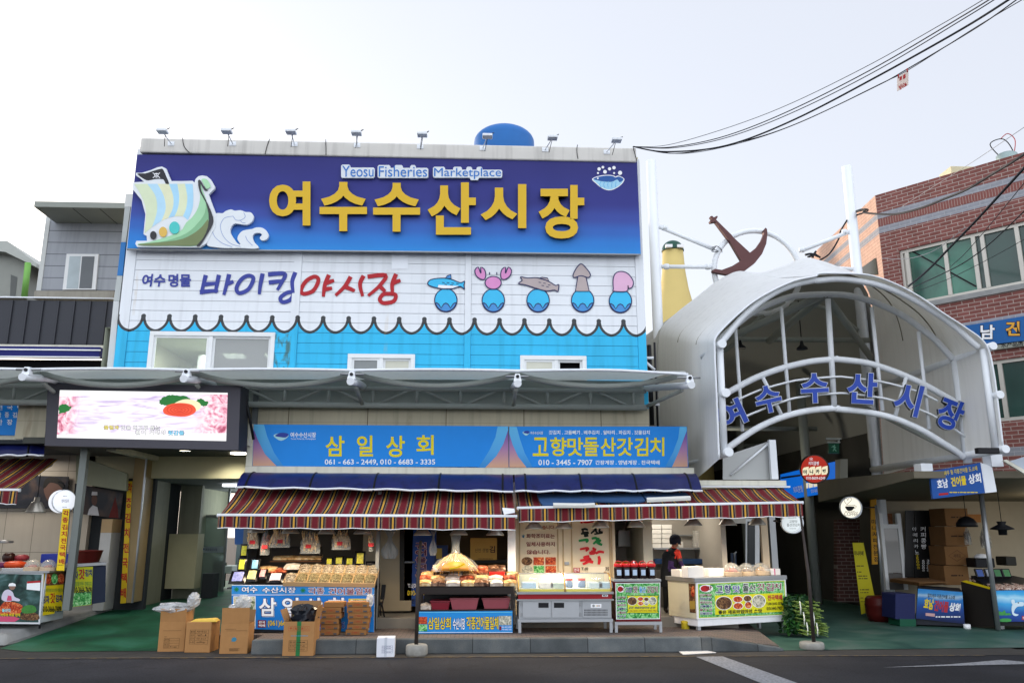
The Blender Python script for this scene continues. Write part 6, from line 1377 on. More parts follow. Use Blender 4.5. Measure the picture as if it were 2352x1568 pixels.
# cartons stacked in the shop
XK = FY(19.6); u0 = 0
for i,(x0,y0,x1,y1,lab) in enumerate(((1190,400,1432,595,'lowest brown carton of the tall stack in the corner shop'),(1195,205,1425,398,'middle brown carton with a diamond mark in the corner shop stack'),(1195,10,1425,203,'third brown carton from the bottom in the corner shop stack'),(1195,-170,1425,8,'topmost brown carton of the corner shop stack'))):
    X_ = XK.rect(zrect(C5,x0,y0,x1,y1)); t = thing('carton',lab,'carton',((X_[0]+X_[1])/2,19.6,X_[2]),'cartons stacked in the corner shop')
    b = MB(); b.box(X_[0],X_[1],19.6,20.3,X_[2]+0.004,X_[3],M('dark_cardboard','#7a5836',0.85,var=0.1,vs=6)); bevel(b.build('box',t),0.012)
    b = MB(); cx,cy = 1313,(y0+y1)/2
    if i == 1:
        b.ring(XK,[C5(cx-85,cy),C5(cx,cy-55),C5(cx+85,cy),C5(cx,cy+55)],0.9,PRINTW,0.004,True); b.text(XK,'재래김',zrect(C5,cx-35,cy-18,cx+35,cy+18),PRINTW,0.004,0.0)
    else: b.marks(XK,zrect(C5,cx-60,cy-16,cx+60,cy+16),PRINTW,0.004)
    b.build('printing',t)
# pendant lamps and hanging bags there
f = FY(18.2); q = f.at(C4(1052,1170)); t = thing('pendant_lamp','wide black enamel pendant lamp hanging in the corner shop','pendant lamp',q,'black pendant lamps')
r = f.at(C4(1162,1170)).x-q.x; h = f.at(C4(1052,1035)).z-q.z
b = MB(); b.lathe(q,[(r,0.02),(r*0.98,0.1),(r*0.7,h*0.75),(r*0.25,h*0.98),(0,h)],BLACK,28); b.build('shade',t); MB().tube([q+Vector((0,0,h)),q+Vector((0,0,h+0.6))],0.008,BLACK,6).build('cord',t)
f = FY(17.4); q = f.at(C4(1452,1185)); t = thing('pendant_lamp','tiered black pendant lamp nearest the right picture edge','pendant lamp',q,'black pendant lamps')
r = f.at(C4(1572,1180)).x-q.x; h = f.at(C4(1452,1095)).z-q.z
b = MB(); b.lathe(q,[(r*0.35,-0.12),(r*0.36,-0.02),(r,0.0),(r*0.98,0.02),(r*0.32,h*0.62),(r*0.42,h*0.97),(r*0.38,h),(0,h)],BLACK,28); b.build('shade',t); MB().tube([q+Vector((0,0,h)),q+Vector((0,0,h+0.7))],0.008,BLACK,6).build('cord',t)
CLBAG = GLASS('clear_bag','#f2f4f2',0.82,0.08)
def stringbag(label,z,cx,y0,y1,w_,Y,stuffm,n=26,group='hanging bags of dried fish',tagm=None,L=0.16):
    f = FY(Y); top = f.at(z(cx,y0)); bot = f.at(z(cx,y1)); hw = (f.at(z(cx+w_/2,y1)).x-bot.x); H = top.z-bot.z; c = Vector((top.x,Y,bot.z))
    t = thing('hanging_bag',label,'bag',c,group)
    b = MB()
    for i in range(n):
        x = rnd(-hw,hw)*0.8; z0 = rnd(0.04,0.5)*H; y = rnd(-0.04,0.04); a = rnd(-0.35,0.35); l = rnd(0.7,1.2)*L; wd = rnd(0.012,0.024)
        T = Matrix.Translation(c+Vector((x,y,z0+l/2))) @ Matrix.Rotation(a,4,'Y') @ Matrix.Rotation(rnd(-.5,.5),4,'Z')
        b.lathe((0,0,0),[(0.002,-l/2),(wd*0.8,-l/4),(wd,l*0.1),(wd*0.5,l*0.38),(wd*0.7,l/2)],stuffm,6,T=None); 
        k = 6*5; 
        for q in range(len(b.v)-k,len(b.v)): b.v[q] = T @ b.v[q]
    b.build('dried_fish',t)
    b = MB(); rings = []
    for j in range(9):
        v = j/8; ww = hw*(1.02 if v < 0.55 else 1.02-(v-0.55)*1.75); ww = max(ww,0.02)
        rings.append([c+Vector((ww*math.cos(k*math.pi/8)*(1+0.05*math.sin(k*5+j*3)),0.075*(ww/hw)*math.sin(k*math.pi/8)+0.012*math.sin(k*3+j*2),H*v)) for k in range(17)])
    b.grid(rings,CLBAG); b.build('clear_film',t)
    if tagm: b = MB(); p = c+Vector((rnd(-0.3,0.3)*hw,-0.09,H*0.32)); b.box(p.x-0.05,p.x+0.05,p.y-0.004,p.y,p.z-0.03,p.z+0.035,tagm); b.build('label',t)
    return t
DFISH = food('dried_fish_flesh',[(0.3,'#a8793f'),(0.5,'#d9b27a'),(0.7,'#ecd3a8')],20); DBROWN = food('dark_dried_fish',[(0.3,'#2a211c'),(0.55,'#54443a'),(0.7,'#857567')],20)
stringbag('clear bag of dark dried fish on the cream wall of the corner shop',C4,1240,1150,1400,120,19.5,DBROWN,18,'hanging bags in the corner shop'); stringbag('narrow clear bag hanging under the wide black pendant lamp',C4,1040,1170,1360,70,19.4,DBROWN,12,'hanging bags in the corner shop')
# counters of the corner shop
q1_ = atZ(C5(1400,1045),0.05); q2_ = atZ(C5(1745,1035),0.05); dv = (q2_-q1_); dv.z = 0; dv.normalize()
XD = FY(q2_.y); xc0 = XD.at(C5(1720,1000)).x; z0,z1 = XD.at(C5(1800,955)).z,XD.at(C5(1800,640)).z
k2 = thing('fish_counter','dried fish counter with bright undersea banner and black side panel','counter',(xc0,q2_.y,0.05))
SEA = Mat('undersea_print'); k_ = SEA.pos(True); x_,y_,z_ = SEA.xyz(k_); SEA.color(SEA.ramp((z_-z0)/(z1-z0)+(SEA.noise(k_,3,4)-0.5)*0.25,[(0.0,'#1a2f78'),(0.3,'#2456a6'),(0.55,'#3fa0d8'),(0.72,'#a9d8ee'),(0.85,'#48aade'),(1.0,'#2f8fd4')]),0.4); SEA = SEA.m
b = MB(); b.poly(XD,[C5(1722,958),C5(2400,950),C5(2400,640),C5(1692,648)],SEA,0.0,0.03)
for pts in ([(1725,880),(1730,850),(1760,860),(1785,840),(1800,870),(1830,870),(1850,890),(1725,892)],[(1735,955),(1745,928),(1800,922),(1850,930),(1840,955)]): b.poly(XD,[C5(*p) for p in smooth(pts,3,True)],M('print_weed','#3f8f4a',0.5,var=0.3,vs=20),0.004)
b.poly(XD,[C5(*p) for p in smooth([(1855,810),(1880,775),(1930,760),(1975,765),(1970,800),(1920,805),(1890,830),(1880,870),(1925,885),(1895,900),(1862,880)],3,True)],M('print_fish_pale','#cfe3ee',0.5),0.006); b.poly(XD,[C5(*p) for p in smooth([(1850,745),(1880,735),(1888,775),(1862,785)],2,True)],M('print_fish_pale','',0),0.005); b.poly(XD,[C5(*p) for p in ell(1922,768,7,6,12)],INK,0.008)
b.rectp(XD,zrect(C5,1958,898,2030,938),RED,0.005); b.text(XD,'전국택배',zrect(C5,1964,905,2028,930),WHT,0.008,0.02); b.build('banner',k2)
sd0 = XD.at(C5(1722,1005)); sb0 = atZ(C5(1395,1040),0.1); 
bt = [Vector((sd0.x,sd0.y+0.035,0.12)),Vector((sd0.x+1.9,sd0.y+0.035,0.12)),Vector((sb0.x+1.9,sb0.y+1.2,0.12)),Vector((sd0.x-0.02,sb0.y+1.2,0.12))]
tp = [Vector((v.x,v.y,z1+(0.0 if i < 2 else 0.25))) for i,v in enumerate(bt)]
b = MB(); b.hexa(bt,tp,BLACK); b.build('cabinet',k2)
bsd = Pl(XD.at(C5(1692,645)),(-1,-0.28,0)); b = MB(); b.poly(bsd,[C5(1392,1008),C5(1720,1005),C5(1690,650),C5(1350,560)],M('black_board','#26221f',0.6),0.0,0.03); b.build('side_panel',k2)
b = MB(); b.poly(bsd,[C5(1350,556),C5(1690,648),C5(1690,630),C5(1400,545)],YEL,0.004,0.02); b.build('edge_trim',k2)
for p in (C5(1415,1030),C5(1750,1030)): q = atZ(p,0.02); MB().lathe(q,[(0.07,0),(0.07,0.1),(0.05,0.1)],WHT,12).build('caster',k2)
PACKF = food('packed_fish_print',[(0.3,'#3d1d18'),(0.45,'#8a5a4a'),(0.55,'#c9b3a4'),(0.7,'#e9e1da')],26)
rng = 0
for i in range(16):
    z_ = z1+0.04+0.06*(i//6); x = xc0+0.1+0.2*(i%6)+rnd(-.03,.03); y = q2_.y+0.12+0.28*(i//6)
    b = MB(); T = Matrix.Translation((x,y,z_)) @ Matrix.Rotation(rnd(-.3,.3),4,'Z') @ Matrix.Rotation(0.25,4,'X'); b.box(-0.10,0.10,-0.12,0.12,-0.02,0.025,PACKF,T); o = bevel(b.build('fish_packet',base=(x,y,z_)),0.012); tag(o,'clear packet of dried fish on the black sided counter at right','packet','packets on the right counter')
for i,(cx,c,lab) in enumerate(((1545,'#2b4a8c','blue fronted laver pouch leaning on the right counter'),(1640,'#8a8f96','silver laver pouch between the blue and green ones'),(1720,'#2f6a3a','green laver pouch on the right counter'),(1810,'#39743f','green and white laver pouch nearest the picture edge'))):
    f = FY(q2_.y+0.55); X_ = f.rect(zrect(C5,cx-42,425,cx+42,520)); b = MB(); T = Matrix.Translation(((X_[0]+X_[1])/2,q2_.y+0.55,X_[2])) @ Matrix.Rotation(-0.35,4,'X'); hw = (X_[1]-X_[0])/2; hh = X_[3]-X_[2]
    t = thing('laver_pouch',lab,'pouch',((X_[0]+X_[1])/2,q2_.y+0.55,X_[2]),'laver pouches on the right counter'); b.box(-hw,hw,-0.02,0.03,0,hh,M('black_film','#101014',0.2),T); bevel(b.build('pouch',t),0.015); b = MB(); b.box(-hw*0.7,hw*0.7,-0.024,-0.0205,hh*0.12,hh*0.85,M('pouch_'+c[1:],c,0.3,var=0.2,vs=12),T); b.build('label',t)
f = FY(19.2); X_ = f.rect(zrect(C5,1500,325,1690,420)); b = MB(); b.box(X_[0],X_[1],19.2,19.6,X_[2],X_[3],BLACK); tag(bevel(b.build('black_appliance',base=(X_[0],19.2,X_[2])),0.02),'black boxy appliance behind the laver pouches in the corner shop','appliance')
X_ = f.rect(zrect(C5,1800,310,1905,400)); b = MB(); b.box(X_[0],X_[1],19.2,19.6,X_[2],X_[3],M('dark_tin','#23231f',0.5)); tag(bevel(b.build('storage_tin',base=(X_[0],19.2,X_[2])),0.02),'dark square tin near the right picture edge in the corner shop','tin')
X_ = f.rect(zrect(C5,1535,285,1620,325)); c = Vector(((X_[0]+X_[1])/2,19.3,X_[2])); b = MB(); b.lathe(c,[(0.16,0),(0.15,0.04),(0.09,0.09),(0,0.1)],WHT,16); tag(b.build('cap',base=c),'white cap lying on the black appliance','cap')
# left counter with the wave banner and flattened cartons on it
BA,BB_ = atZ(C5(910,985),0.06),atZ(C5(1385,1005),0.06)
nrm = Vector((BB_.y-BA.y,-(BB_.x-BA.x),0)); BL = Pl(BB_,nrm if nrm.dot(EYE-BB_) > 0 else -nrm)
k1 = thing('fish_counter','low fish counter with blue wave banner reading 호남건어물상회','counter',BL.at(C5(1100,960)))
def wave_print():
    t = Mat('wave_banner_print'); k = t.pos(True); x,y,z = t.xyz(k); a,c = BL.at(C5(1100,940)).z,BL.at(C5(1100,640)).z
    t.color(t.ramp((z-a)/(c-a)+(t.noise(k,3,5)-0.5)*0.35,[(0,'#14224f'),(0.4,'#1c4690'),(0.7,'#2a78c0'),(0.8,'#9dbbd2'),(0.88,'#3f8fcc'),(1,'#2c7fc4')]),0.4); return t.m
b = MB(); b.poly(BL,[C5(905,925),C5(1390,978),C5(1365,662),C5(925,628)],wave_print(),0.03,0.03); b.text(BL,'호남',zrect(C5,985,728,1080,832),YEL,0.034,0.05,rot=-8); b.text(BL,'건어물',zrect(C5,1085,748,1228,858),M('outlined_red','#b0323c',0.5),0.034,0.05,rot=-8); b.text(BL,'상회',zrect(C5,1235,770,1345,858),WHT,0.034,0.05,rot=-8); b.text(BL,'멸치새우 각종건어물 도소매',zrect(C5,1020,685,1290,725),INK,0.034,0.01,rot=-5); b.marks(BL,zrect(C5,1100,893,1345,922),WHT,0.034); b.poly(BL,[C5(1000,868),C5(1092,876),C5(1092,906),C5(1000,896)],M('pale_red_outline','#c9a0a0',0.5),0.034); b.build('banner',k1)
b = MB(); pts = [BL.at(p) for p in (C5(905,985),C5(1390,1000),C5(1365,655),C5(925,625))]; dn = -BL.n*1.2; b.hexa([pts[0],pts[1],pts[1]+dn,pts[0]+dn],[pts[3],pts[2],pts[2]+dn,pts[3]+dn],M('counter_dark','#23262e',0.6)); b.build('cabinet',k1)
NV2 = M('navy_crate_side','#1c2350',0.6); q = FY(BA.y-0.05); b = MB(); b.rectp(q,zrect(C5,700,680,895,930),NV2,0,0.6); b.rectp(q,zrect(C5,745,930,905,1002),M('green_crate','#13503a',0.6),0,0.5); tag(bevel(b.build('plastic_crate',base=q.at(C5(800,990))),0.02),'navy crate standing on a green one left of the wave banner','crate')
for i,(dz,rz_,lab) in enumerate(((0.0,0.05,'lower flattened cardboard sheet on the wave banner counter'),(0.03,-0.06,'middle flattened cardboard sheet on the wave banner counter'),(0.06,0.02,'top flattened cardboard sheet on the wave banner counter'))):
    q = BL.at(C5(925,640)); cz_ = q.z+0.05+dz; pts = [atZ(p,cz_) for p in (C5(645,560-i*12),C5(935,600-i*12),C5(1225,585-i*8),C5(940,515))]
    b = MB(); b.hexa(pts,[p+Vector((0,0,0.02)) for p in pts],M('dark_cardboard','',0)); tag(b.build('cardboard_sheet',base=pts[0]),lab,'cardboard','cardboard sheets on the counter')
# bin, banners and pole by the mast
f = FY(19.2); c = f.at(C5(560,955)); r = f.at(C5(690,900)).x-c.x; h = f.at(C5(560,700)).z-c.z
b = MB(); b.lathe(c,[(r*0.86,0),(r,h*0.35),(r,h*0.62),(r*1.03,h*0.66),(r*0.98,h*0.72),(r*0.95,h*0.9),(r*0.8,h),(0,h*1.02)],M('dark_red_tub','#4f1513',0.4,var=0.1),28); tag(b.build('lidded_tub',base=c),'big dark red lidded rubber tub at the foot of the mast','tub')
f = FY(19.9); bn = thing('standing_banner','tall yellow standing banner with black text leaning near the mast','banner',f.at(C5(420,880))); b = MB(); b.poly(f,[C5(362,882),C5(412,868),C5(490,690),C5(382,172),C5(274,172)],M('lime_yellow_cloth','#b9b01c',0.6,var=0.08),0,0.01); b.build('cloth',bn)
b = MB(); b.text(f,'미니카페',zrect(C5,292,252,382,302),INK,0.004,0.02); [b.marks(f,zrect(C5,*q),INK,0.004) for q in ((312,392,400,412),(318,452,362,472),(330,492,420,512),(332,518,425,538),(348,628,438,648),(352,658,432,676),(352,712,380,728),(356,748,415,764))]; b.build('lettering',bn)
f = FY(20.4); ys = thing('vertical_sign','amber vertical sign with dark letters fixed to the right gate mast','sign',f.at(C5(495,385))); b = MB(); b.poly(f,[C5(470,388),C5(524,385),C5(512,-260),C5(452,-255)],M('amber_sheet','#c9921c',0.5,var=0.06),0.02,0.04); b.build('panel',ys)
b = MB()
for i,ch in enumerate('미니커피전문점'): b.text(f,ch,zrect(C5,462+i*4,-60+i*62,506+i*4,-12+i*62),INK,0.024,0.02)
b.build('lettering',ys)
f = FY(19.0); tube_o = MB().tube([f.at(C5(575,700)),f.at(C5(505,-200))],0.028,STEEL,10).build('steel_pole',base=f.at(C5(575,700))); tag(tube_o,'thin shiny steel pole between the mast and the glass door','pole')
f = FY(15.95); q0,q1 = f.at(C5(1975,300)),f.at(C4(1655,915)); o = MB().tube([(q1.x+0.02,17.2,0.05),(q1.x+0.02,17.2,3.0)],0.05,STEEL,12).build('steel_pole',base=(q1.x,17.2,0.05)); tag(o,'steel pole at the right picture edge by the cream wall','pole')
# hanging sign of the corner shop
HP = Pl(FY(16.3).at(C4(940,640)),(-0.25,-1,0)); hg = thing('hanging_sign','blue board with white and yellow 호남 건어물 상회 letters under the gate foot','sign',HP.at(C4(950,800)))
b = MB(); b.poly(HP,[C4(660,838),C4(1255,770),C4(1200,425),C4(625,525)],M('hanging_sign_blue','#1c4f9a',0.5,var=0.04),0.0,0.12); b.build('panel',hg)
b = MB(); b.text(HP,'호남',zrect(C4,708,612,832,715),WHT,0.004,0.03,rot=8); b.text(HP,'건어물',zrect(C4,866,582,1040,690),YEL,0.004,0.035,rot=8); b.text(HP,'상회',zrect(C4,1064,552,1208,662),WHT,0.004,0.03,rot=8); b.text(HP,'멸치 새우 등 각종건어물 도.소매',zrect(C4,715,496,1168,550),YEL,0.004,0.01,rot=9); b.poly(HP,[C4(728,800),C4(836,790),C4(836,766),C4(728,776)],RED,0.004); b.marks(HP,zrect(C4,850,752,1170,776),YEL,0.004); b.build('lettering',hg)
b = MB(); b.poly(HP,[C4(1256,772),C4(1390,758),C4(1335,470),C4(1202,425)],WHITEMETAL,-0.02,0.2); b.build('side_post',hg)
for p in (C4(600,500),C4(1400,400)): b = MB(); q = HP.at(p); b.box(q.x-0.12,q.x+0.12,q.y+0.02,q.y+0.3,q.z-0.12,q.z+0.12,WHITEMETAL); b.build('hanger_block',hg)
# ------------------------------------------------------------------ insides of the two shops
fish_shop = thing('dried_fish_shop','dim interior of the dried fish shop behind its stalls','shop',(-1.7,17.6,0.42))
W1 = FY(17.55)
b = MB(); b.box(-4.45,W1.at((866,1300)).x,17.6,17.7,0.42,3.3,M('shop_dark_wall','#4a4238',0.8,var=0.2,vs=2)); b.box(W1.at((1000,1300)).x,W1.at((1186,1300)).x,17.6,17.7,0.42,3.3,M('shop_brown_wall','#54452f',0.8,var=0.25,vs=1.5)); b.build('back_wall',fish_shop)
b = MB(); b.box(-4.45,5.3,16.42,19.2,2.9,3.0,M('shop_ceiling','#8d8a80',0.8)); b.build('ceiling',fish_shop)
b = MB(); b.box(FY(17.3).at((948,1300)).x-1.02,FY(17.3).at((947,1300)).x,17.3,17.55,0.46,3.0,M('beige_door_panel','#9d917a',0.6,var=0.05)); b.box(FY(17.3).at((948,1300)).x-1.02,FY(17.3).at((947,1300)).x,17.27,17.299,0.46,0.66,M('beige_door_panel','',0)); b.build('side_panel',fish_shop)
MB().box(FY(16.0).at((1168,1300)).x,FY(16.0).at((1186,1300)).x,16.3,16.5,0.3,2.95,WHITE).build('post',fish_shop); b = MB(); b.box(FY(16.0).at(B7(1715,0)).x,FY(16.0).at(B7(1752,0)).x,16.1,16.2,0.25,2.9,M('post_grey','#7d7f7e',0.5)); b.build('post',fish_shop)
b = MB(); b.rectp(FY(17.5),zrect(B7,232,150,330,330),M('shop_blue_panel','#2a5a9a',0.5),0,0.03); b.rectp(FY(17.5),zrect(B7,332,150,400,480),WHT,0,0.03); b.build('blue_panel',fish_shop)
D2 = FY(17.3); dr = thing('poster_door','navy poster covered door with red outlined 건어물전문 letters between the stalls','door',D2.at(B8(440,970)))
b = MB(); b.rectp(D2,zrect(B8,305,100,640,975),M('door_navy_print','#1b3f86',0.45,var=0.08),0,0.05); b.rectp(D2,zrect(B8,258,100,304,1020),M('door_edge_dark','#25221f',0.5),0.01,0.06); b.build('leaf',dr)
b = MB()
for i,ch in enumerate('건어물전문'): b.text(D2,ch,zrect(B8,418,306+i*76,542,374+i*76),M('pale_red_outline','#c9a0a0',0.5),0.004,0.06); b.text(D2,ch,zrect(B8,424,310+i*76,536,370+i*76),M('door_maroon','#5a2a40',0.5),0.008,0.03)
b.text(D2,'T:(061)',zrect(B8,338,738,500,792),WHT,0.004,0.02); b.text(D2,'010-6683',zrect(B8,338,808,540,862),YEL,0.004,0.02); b.text(D2,'전국택배',zrect(B8,380,895,520,945),INK,0.006,0.02); b.build('lettering',dr)
MB().tube([D2.at(B8(310,515),0.06),D2.at(B8(412,515),0.06)],0.022,STEEL,8).build('handle',dr)
# cream panelled front of the kimchi shop
KW = FY(16.85)
ks = thing('kimchi_shop','cream panelled kimchi shop front with its open kitchen','shop',(3,16.85,0.42))
CRP = M('cream_glossy_panel','#d9cbb0',0.4,var=0.03); 
b = MB(); x0,x1,z0,z1 = KW.rect(zrect(C1,148,-60,1205,690)); b.box(x0,x1,16.86,16.95,0.42,2.9,CRP)
for u in (205,605,660,750,1150,1170): xx = KW.at(C1(u,400)).x; b.box(xx-0.012,xx+0.012,16.835,16.858,0.9,2.9,M('panel_bead','#b39c78',0.4))
b.build('panel_wall',ks)
b = MB(); b.box(KW.at(C1(700,500)).x-0.05,KW.at(C1(700,500)).x+0.04,16.82,16.859,KW.at(C1(680,540)).z,KW.at(C1(680,510)).z,STEEL); b.build('door_handle',ks)
b = MB()
for t_,q in (('습니다.',(440,130,575,172)),('화학조미료는',(275,218,572,266)),('일체사용하지',(275,303,572,350)),('않습니다.',(280,386,525,432))): b.text(KW,t_,zrect(C1,*q),MAR,0.004,0.02)
b.text(KW,'*',zrect(C1,228,226,262,262),M('print_blue','#2f7aa8',0.5),0.004,0.02); b.build('notice_lettering',ks)
b = MB()
for i,(cx,cy) in enumerate(((282,504),(405,504),(530,504),(286,594),(408,594),(532,594))):
    m = (ROOTP,KIM,KIM,FISHP,LEAF,KIM)[i]
    b.poly(KW,[C1(*p) for p in (ell(cx,cy,58,44,24) if i % 3 == 0 else [(cx-56,cy-42),(cx+54,cy-42),(cx+54,cy+38),(cx-56,cy+38)])],m,0.003)
b.build('food_pictures',ks)
b = MB()
KS = [0]
def stw(pl,z,col,w_,*paths):
    for p in paths:
        q = smooth(p,5); KS[0] += 1
        b.ring(pl,[z(*a) for a in q],[w_*(0.6+0.7*math.sin(0.5+i*2.4/len(q))) for i in range(len(q))],col,0.004+0.0006*(KS[0] % 12))
BI = M('brush_ink','#1d2a26',0.6); BG_ = M('brush_green','#1c8a45',0.5); BR_ = M('brush_red','#d0202a',0.5)
stw(KW,C1,BI,3.9,[(850,175),(890,168),(920,180)],[(868,178),(872,205),(925,200)],[(845,218),(930,208)],[(875,225),(915,222),(885,242),(925,238)],[(950,215),(990,180),(1000,165),(1005,195),(1025,212)],[(1045,165),(1040,195),(1070,205),(985,222)])
stw(KW,C1,BG_,4.8,[(822,292),(900,280),(915,288),(900,308)],[(958,268),(1000,262),(1015,285),(975,325)],[(1000,300),(1035,320),(1068,335)],[(1030,258),(1030,300),(1055,280)])
stw(KW,C1,BR_,4.8,[(835,380),(905,368),(920,376),(895,400)],[(975,358),(985,395),(1000,370)],[(950,402),(985,400),(985,420),(945,425),(945,402)],[(1000,425),(1040,405),(1088,412)])
stw(KW,C1,BR_,5.6,[(870,468),(935,452)],[(838,498),(905,488),(945,485),(900,520),(865,535)],[(915,500),(975,515)],[(1030,450),(1040,490),(1032,538)])
stw(KW,C1,BR_,4.8,[(850,110),(860,85),(900,95),(980,90)])
b.rectp(KW,zrect(C1,768,572,834,622),RED,0.003); b.text(KW,'전국',zrect(C1,774,578,828,616),WHT,0.006,0.02); b.text(KW,'T.(0',zrect(C1,850,568,920,606),INK,0.004,0.01); b.text(KW,'75',zrect(C1,1102,568,1140,602),INK,0.004,0.01); b.rectp(KW,zrect(C1,922,562,1102,632),M('taped_paper','#e5dcc8',0.6),0.010); b.build('brush_lettering',ks)
KB2 = FY(19.0)
b = MB(); b.box(KW.at(C1(1205,400)).x,5.1,19.0,19.1,0.42,2.9,M('kitchen_wall','#a39d93',0.6,var=0.06)); b.box(5.02,5.12,16.9,19.0,0.42,2.9,M('kitchen_wall','',0)); b.box(KW.at(C1(1205,400)).x-0.1,KW.at(C1(1205,400)).x-0.001,16.96,19.0,0.42,2.9,M('kitchen_wall','',0)); b.build('kitchen_wall',ks)
b = MB(); b.rectp(KB2,zrect(C1,1240,185,1420,350),M('steel_hood','#8d8c88',0.3,0.6),0.5,0.5); b.rectp(KB2,zrect(C1,1425,150,1565,570),M('steel_back','#7b7a77',0.3,0.6),0.05,0.05); b.build('steel_panels',ks)
b = MB(); b.box(KB2.at(C1(1220,620)).x,5.0,18.3,18.95,0.42,1.2,M('kitchen_counter','#55524e',0.5)); b.box(KB2.at(C1(1565,600)).x,KB2.at(C2(660,500)).x,18.4,18.8,1.32,1.42,M('blue_hose','#1d3c66',0.5)); b.build('kitchen_counter',ks)
b = MB(); x0,x1,z0,z1 = KB2.rect(zrect(C2,0,362,600,378)); b.box(x0,x1,18.55,19.0,z0,z1,STEEL); b.box(x0,x1,18.9,19.0,KB2.at(C2(300,240)).z,KB2.at(C2(300,228)).z,STEEL); b.build('shelf',ks)
b = MB(); XG2 = FY(18.95); b.rectp(XG2,zrect(C2,1000,60,1145,560),PVC,0.0,0.05); b.rectp(XG2,zrect(C2,1018,90,1098,540),M('kitchen_glass','#3a3d3f',0.15),0.01); b.rectp(XG2,zrect(C2,640,40,1000,110),M('rolled_blind','#c8c4ba',0.6),0.3,0.1); b.build('kitchen_door',ks)
light('kitchen_light','AREA',(4.0,17.8,2.85),12,(1,.93,.84),ks,0.8)
# foam boxes and trays on the shelf
FM = M('foam_box_white','#d9d6cf',0.8,var=0.04)
n = 0
for cxi,(xa,xb_) in enumerate(((1582,1690),(1693,1798))):
    for r_ in range(5):
        y1_ = 368-r_*50; x0,x1,z0,z1 = FY(18.6).rect(zrect(C1,xa,y1_-48,xb_,y1_)); rowname = ('bottom','second','middle','fourth','top')[r_]
        b = MB(); b.box(x0+0.004,x1-0.004,18.6,18.9,z0,z1-0.006,FM); tag(bevel(b.build('foam_box',base=((x0+x1)/2,18.6,z0)),0.008),'white foam box on the kitchen shelf, %s of its column, %s column' % (rowname,('nearer the steel panel','behind the woman')[cxi]),'foam box','foam boxes on the shelf')
for r_ in range(9):
    y1_ = 358-r_*19.5; x0,x1,z0,z1 = FY(18.6).rect(zrect(C2,478+(r_ % 2)*4,y1_-18,588,y1_))
    b = MB(); b.box(x0,x1,18.6,18.88,z0,z1-0.004,FM); b.box(x0-0.012,x1+0.012,18.59,18.89,z1-0.0035,z1-0.0005,FM); tag(b.build('foam_tray',base=((x0+x1)/2,18.6,z0)),'thin white foam tray in the tall stack on the kitchen shelf','foam tray','foam trays stacked on the shelf')
x0,x1,z0,z1 = FY(18.5).rect(zrect(C2,318,300,348,362)); b = MB(); b.box(x0,x1,18.5,18.7,z0,z1,FM); tag(bevel(b.build('foam_box',base=(x0,18.5,z0)),0.01),'little white box alone on the shelf by the woman head','foam box','foam boxes on the shelf')
f = FY(18.45); c = f.at(C2(725,565)); r = f.at(C2(790,565)).x-c.x; h = f.at(C2(725,480)).z-c.z
b = MB(); b.lathe(c,[(r*0.75,0),(r,h),(r*0.97,h),(r*0.7,0.02),(0,0.02)],M('white_tub','#b9b5ae',0.5),24); tag(b.build('plastic_tub',base=c),'white plastic tub on the kitchen counter behind the domes','tub')
b = MB(); f = FY(17.9); b.tube([f.at(C2(880,560)),f.at(C2(885,420)),f.at(C2(902,405))],0.02,STEEL,8); b.box(*f.rect(zrect(C2,855,420,905,565))[:2],17.92,18.0,*f.rect(zrect(C2,855,420,905,565))[2:],M('blue_dispenser','#3a4a66',0.5)); tag(b.build('water_tap',base=f.at(C2(880,560))),'slim blue grey tap stand behind the food domes','tap')
f = FY(17.6); b = MB(); b.rectp(f,zrect(C2,1142,530,1248,600),YEL,0,0.01); b.rectp(f,zrect(C2,1150,548,1238,552),INK,0.003); b.rectp(f,zrect(C2,1150,565,1225,568),INK,0.003); tag(b.build('price_card',base=f.at(C2(1195,600))),'yellow price card standing behind the kimchi domes','card')

# ------------------------------------------------------------------ first stall: dried anchovies
SY1 = 15.72; S1 = FY(SY1)
stl = thing('anchovy_stall','blue fronted dried anchovy stall with big white 삼일상회 letters','stall',S1.at(B7(945,1245)))
x0,x1,zt1,z_ = S1.rect(zrect(B7,200,1240,1690,760)); zt1 = S1.at(B7(900,762)).z
b = MB(); b.box(x0,x1,SY1+0.032,SY1+0.9,0.25,zt1-0.01,M('stall_dark','#2e3136',0.7)); b.build('cabinet',stl)
b = MB(); b.poly(S1,[B7(200,852),B7(1688,862),B7(1692,770),B7(202,756)],M('stall_blue','#2b86cf',0.4,var=0.03),0,0.03,WHT); b.poly(S1,[B7(200,1208),B7(1688,1245),B7(1690,868),B7(200,858)],M('stall_blue2','#1577cb',0.4,var=0.03),0,0.03,WHT)
for q in ((200,752,1692,757),(200,853,1690,858)): b.rectp(S1,zrect(B7,*q),WHT,0.004)
b.rectp(S1,zrect(B7,218,870,450,1205),WHT,0.003)
b.build('front_board',stl)
b = MB(); b.rectp(S1,zrect(B7,224,876,444,1020),food('dried_fish_bowls',[(0.3,'#2b3a26'),(0.45,'#6d7a5a'),(0.55,'#c9cbb8'),(0.7,'#c7ad5a')],9),0.005); b.rectp(S1,zrect(B7,224,1024,444,1200),FISHP,0.005); b.rectp(S1,zrect(B7,1422,895,1662,940),YEL,0.003); b.rectp(S1,zrect(B7,1440,905,1640,1230),FISHP,0.005); b.build('photo_print',stl)
b = MB()
def outlined(pl,z,t,q,m,mo,bo=0.055,bi=0.012,g=5,off=0.005):
    b.text(pl,t,zrect(z,q[0]-g,q[1]-g,q[2]+g,q[3]+g),mo,off,bo); b.text(pl,t,zrect(z,*q),m,off+0.004,bi)
